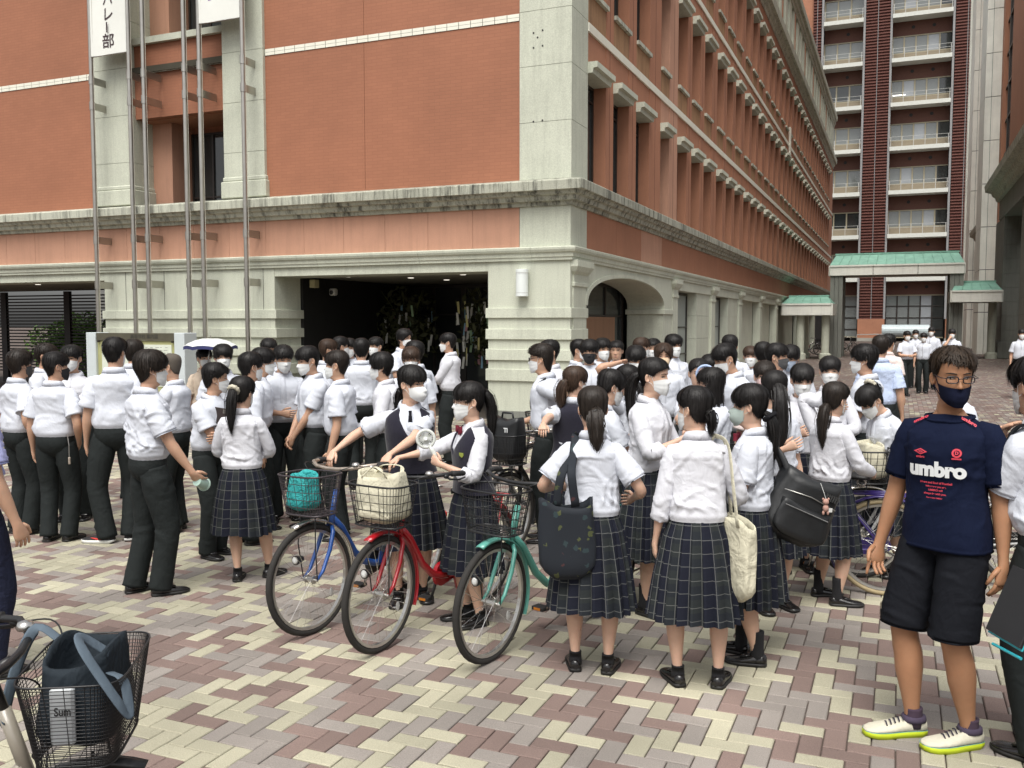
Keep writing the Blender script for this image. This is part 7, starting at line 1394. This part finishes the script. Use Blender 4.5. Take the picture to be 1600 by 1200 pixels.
# black school bag
p = PEOPLE['F2']; NYL = mat('black_nylon', (.013, .014, .015), rough=.45, var=.2, scale=14, bump=.3, bscale=14); bp = at_px(1226, 843, 5.05); TB = R(24); sb_ = thing('school_bag', 'large black nylon school bag hung behind the person with red bow', 'bag', tuple(bp), YAW); sb_.rotation_euler = (0, TB, YAW)
g = MB(); soft_bag(g, (0, 0, 0), .36, .20, .37, 2.2, np.eye(3), .10, open_top=False); g.build('case', NYL, sb_, smooth=True)
g = MB(); soft_bag(g, (.01, -.085, .03), .30, .06, .18, 1.2, np.eye(3), .10, open_top=False); g.build('pocket', NYL, sb_, smooth=True); MB().tube([(-.15, -.088, .26), (0, -.094, .275), (.15, -.088, .26)], .003, 5).build('zip', ALU, sb_, smooth=True); MB().tube([(-.12, -.116, .19), (.13, -.116, .19)], .0025, 5).build('zip', mat('zip_grey', (.2, .2, .2), rough=.4), sb_)
for k in range(6): MB().box(.07 + k * .013, .077 + k * .013, -.098, -.088, .295, .33).build('rubber_mark', mat('rubber_grey', (.05, .05, .05), rough=.4), sb_)
Rb = np.array(Matrix.Rotation(YAW, 3, 'Z') @ Matrix.Rotation(TB, 3, 'Y')); tgt = Rb.T @ (p['world'](p['tx'](np.array([.085, -.03, 1.438]))) - bp); tg2 = Rb.T @ (p['world'](p['tx'](np.array([-.02, -.11, 1.28]))) - bp)
for q0, q1 in ((np.array([-.13, -.03, .33]), tgt), (np.array([-.15, .04, .33]), tg2 * .5 + tgt * .5)):
    P = np.array(catmull([q0, q0 * .6 + q1 * .4 + np.array([0, -.01, .02]), q1], 6)); gg = MB(); gg.rings(limb_rings(P, np.full(len(P), .016), np.full(len(P), .004), Rb.T @ toC(bp), 8)); gg.build('strap', NYL, sb_, smooth=True)
# little plush charm
pl = thing('plush_charm', 'small pink plush charm hanging from the black school bag', 'charm', tuple(at_px(1290, 800, 4.92)), YAW); PK = mat('plush_pink', (.46, .27, .22), rough=.95); g = MB(); g.ellipsoid((0, 0, .02), .016, .014, .02); g.ellipsoid((0, 0, .055), .017, .015, .017); MB_ = g
for x in (-.012, .012): g.ellipsoid((x, 0, -.005), .007, .007, .012); g.ellipsoid((x * 1.2, 0, .07), .006, .004, .007)
g.build('toy', PK, pl, smooth=True); MB().tube([(0, 0, .07), (-.01, .01, .11), (-.02, .03, .15)], .0015, 5).build('cord', WHITEP, pl); MB().bbox(.015, .035, -.004, .0, -.002, .02, .001).build('tag', WHITEP, pl)
# basket loads
def in_basket(b, name, label, w, d, h, m, rise=.0, seed=1.0, strapm=None, cat='bag', off=(0, 0)):
    t = thing(name, label, cat, tuple(b['basket'] + np.array([0, 0, .012 + rise])), b['basket_rz']); g = MB(); soft_bag(g, (off[0], off[1], 0), w, d, h, seed, np.eye(3), .16); g.build('sack', m, t, smooth=True)
    if strapm:
        for s_ in (-1, 1): P = catmull([np.array([-.08, s_ * d * .32, h * .95]), np.array([-.06, s_ * d * .4, h + .03]), np.array([.03, s_ * d * .2, h + .035]), np.array([.09, s_ * d * .33, h * .93])], 5); gg = MB(); gg.rings(limb_rings(P, np.full(len(P), .012), np.full(len(P), .003), up, 8)); gg.build('handle', strapm, t, smooth=True)
    return t
in_basket(RED, 'cream_tote', 'plump cream tote stuffed in the red bicycle basket', .31, .23, .28, CANV, 0, 2.0, CANV)
TURQ = cloth_mat('turquoise_cloth', (.04, .36, .36), .7, .7, 18); in_basket(BLUE, 'turquoise_bag', 'turquoise patterned cloth bag slumped in the blue bicycle basket', .17, .19, .22, TURQ, 0, 4.0, None, off=(.06, 0))
in_basket(SILVER, 'cream_bag', 'cream bag slumped in the silver bicycle basket', .30, .24, .26, CANV, 0, 3.0)
bb = thing('black_bag', 'boxy black bag with white mark standing in the black bicycle basket', 'bag', tuple(BLACKB['basket'] + np.array([0, 0, .012])), BLACKB['basket_rz']); g = MB(); soft_bag(g, (0, 0, 0), .29, .20, .35, 1.6, np.eye(3), .08, open_top=False); g.build('case', NYL, bb, smooth=True); MB().tube([(-.06, 0, .35), (-.05, 0, .40), (.05, 0, .40), (.06, 0, .35)], .009, 6).build('handle', NYL, bb, smooth=True)
V, F = text_mesh('Tl', .05, .002); Vv = np.stack([-V[:, 0], np.full(len(V), .102), V[:, 1] + .27], -1); MB().add(Vv + np.array([-.06, 0, 0]), F[:, ::-1]).build('logo', PW, bb)
# dark grey tote with pouch in the foreground basket
GT = cloth_mat('slate_cloth', (.022, .029, .036), .8, .4, 8); GS = cloth_mat('slate_webbing', (.10, .13, .16), .8, .1, 20)
gt = thing('grey_tote', 'dark slate tote with lighter straps in the foreground mesh basket', 'bag', tuple(FRONTB['basket'] + np.array([0, 0, .012])), FRONTB['basket_rz']); g = MB(); soft_bag(g, (-.02, -.01, 0), .30, .215, .25, 5.0, np.eye(3), .12); g.build('sack', GT, gt, smooth=True)
def strap(P, w=.016): P = catmull([np.array(p) for p in P], 6); gg = MB(); gg.rings(limb_rings(P, np.full(len(P), w), np.full(len(P), .003), np.array([.3, .6, .6]), 8)); gg.build('strap', GS, gt, smooth=True)
strap([(.09, .085, .21), (.13, .13, .20), (.17, .15, .13), (.20, .13, .18), (.18, .05, .30), (.10, .02, .31), (.05, .07, .25)]); strap([(-.10, -.10, .24), (-.12, -.17, .27), (-.08, -.21, .18), (-.02, -.23, .05), (.02, -.215, .07)])
pc = MB(); pc.bbox(.142, .162, -.045, .015, .05, .20, .008); pw = pc.build('white_pouch', mat('pouch_white', (.42, .44, .45), rough=.5), gt); V, F = text_mesh('Sum', .03, .0008); MB().add(np.stack([.1635 + 0 * V[:, 0], V[:, 0] * .8 - .012, V[:, 1] + .14], -1), F).build('lettering', HOLE, pw)
# straps, keys, watch, microphone belonging to people
p = PEOPLE['S']; a_ = [np.array([-.10, -.03, 1.43]), np.array([-.11, .075, 1.36]), np.array([-.04, .135, 1.24]), np.array([.06, .145, 1.12]), np.array([.14, .10, 1.02])]; P = np.array(catmull([p['tx'](v) for v in a_], 5)); gg = MB(); gg.rings(limb_rings(P, np.full(len(P), .017), np.full(len(P), .004), p['Rt'] @ np.array([0, 1.0, .1]), 8)); gg.build('bag_strap', NYL, p['root'], smooth=True)
p = PEOPLE['Z']; a_ = [np.array([-.12, -.10, 1.37]), np.array([-.11, -.02, 1.435]), np.array([-.115, .06, 1.40]), np.array([-.12, .115, 1.25])]; P = np.array(catmull([p['tx'](v) for v in a_], 5)); gg = MB(); gg.rings(limb_rings(P, np.full(len(P), .022), np.full(len(P), .005), p['Rt'] @ np.array([0, .6, .6]), 8)); gg.build('bag_strap', NYL, p['root'], smooth=True)
W_, E_ = p['WR']['R'], p['EL']['R']; dv = unit(W_ - E_); cc = W_ - dv * .03; gg = MB(); gg.rings(limb_rings([cc - dv * .014, cc - dv * .012, cc + dv * .012, cc + dv * .014], [.024, .031, .031, .024], [.022, .028, .028, .022], up, 14)); gg.build('watch', BLKM, p['root'], smooth=False)
p = PEOPLE['A2']; k0 = p['tx'](np.array([.155, -.07, 1.0])); MB().tube([k0, k0 + np.array([.02, -.01, -.1]), k0 + np.array([.02, -.012, -.2])], .004, 5).build('key_chain', ALU, p['root']); MB().bbox(k0[0] + .012, k0[0] + .03, k0[1] - .02, k0[1] - .004, k0[2] - .26, k0[2] - .2, .003).build('keys', RUST, p['root'])
h_ = PEOPLE['A4']['hand']['R']; mc = thing('microphone', 'dark microphone held up among the left group', 'microphone', tuple(h_['grip'])); mc.rotation_euler = orient(up + _r * .3, toC(h_['grip'])); MB().lathe([(0, -.08), (.011, -.08), (.014, .05), (0, .05)], 12).build('handle', BLKM, mc, smooth=True); MB().ellipsoid((0, 0, .07), .026, .026, .028).build('foam', mat('foam_plum', (.03, .015, .025), rough=.95), mc, smooth=True)
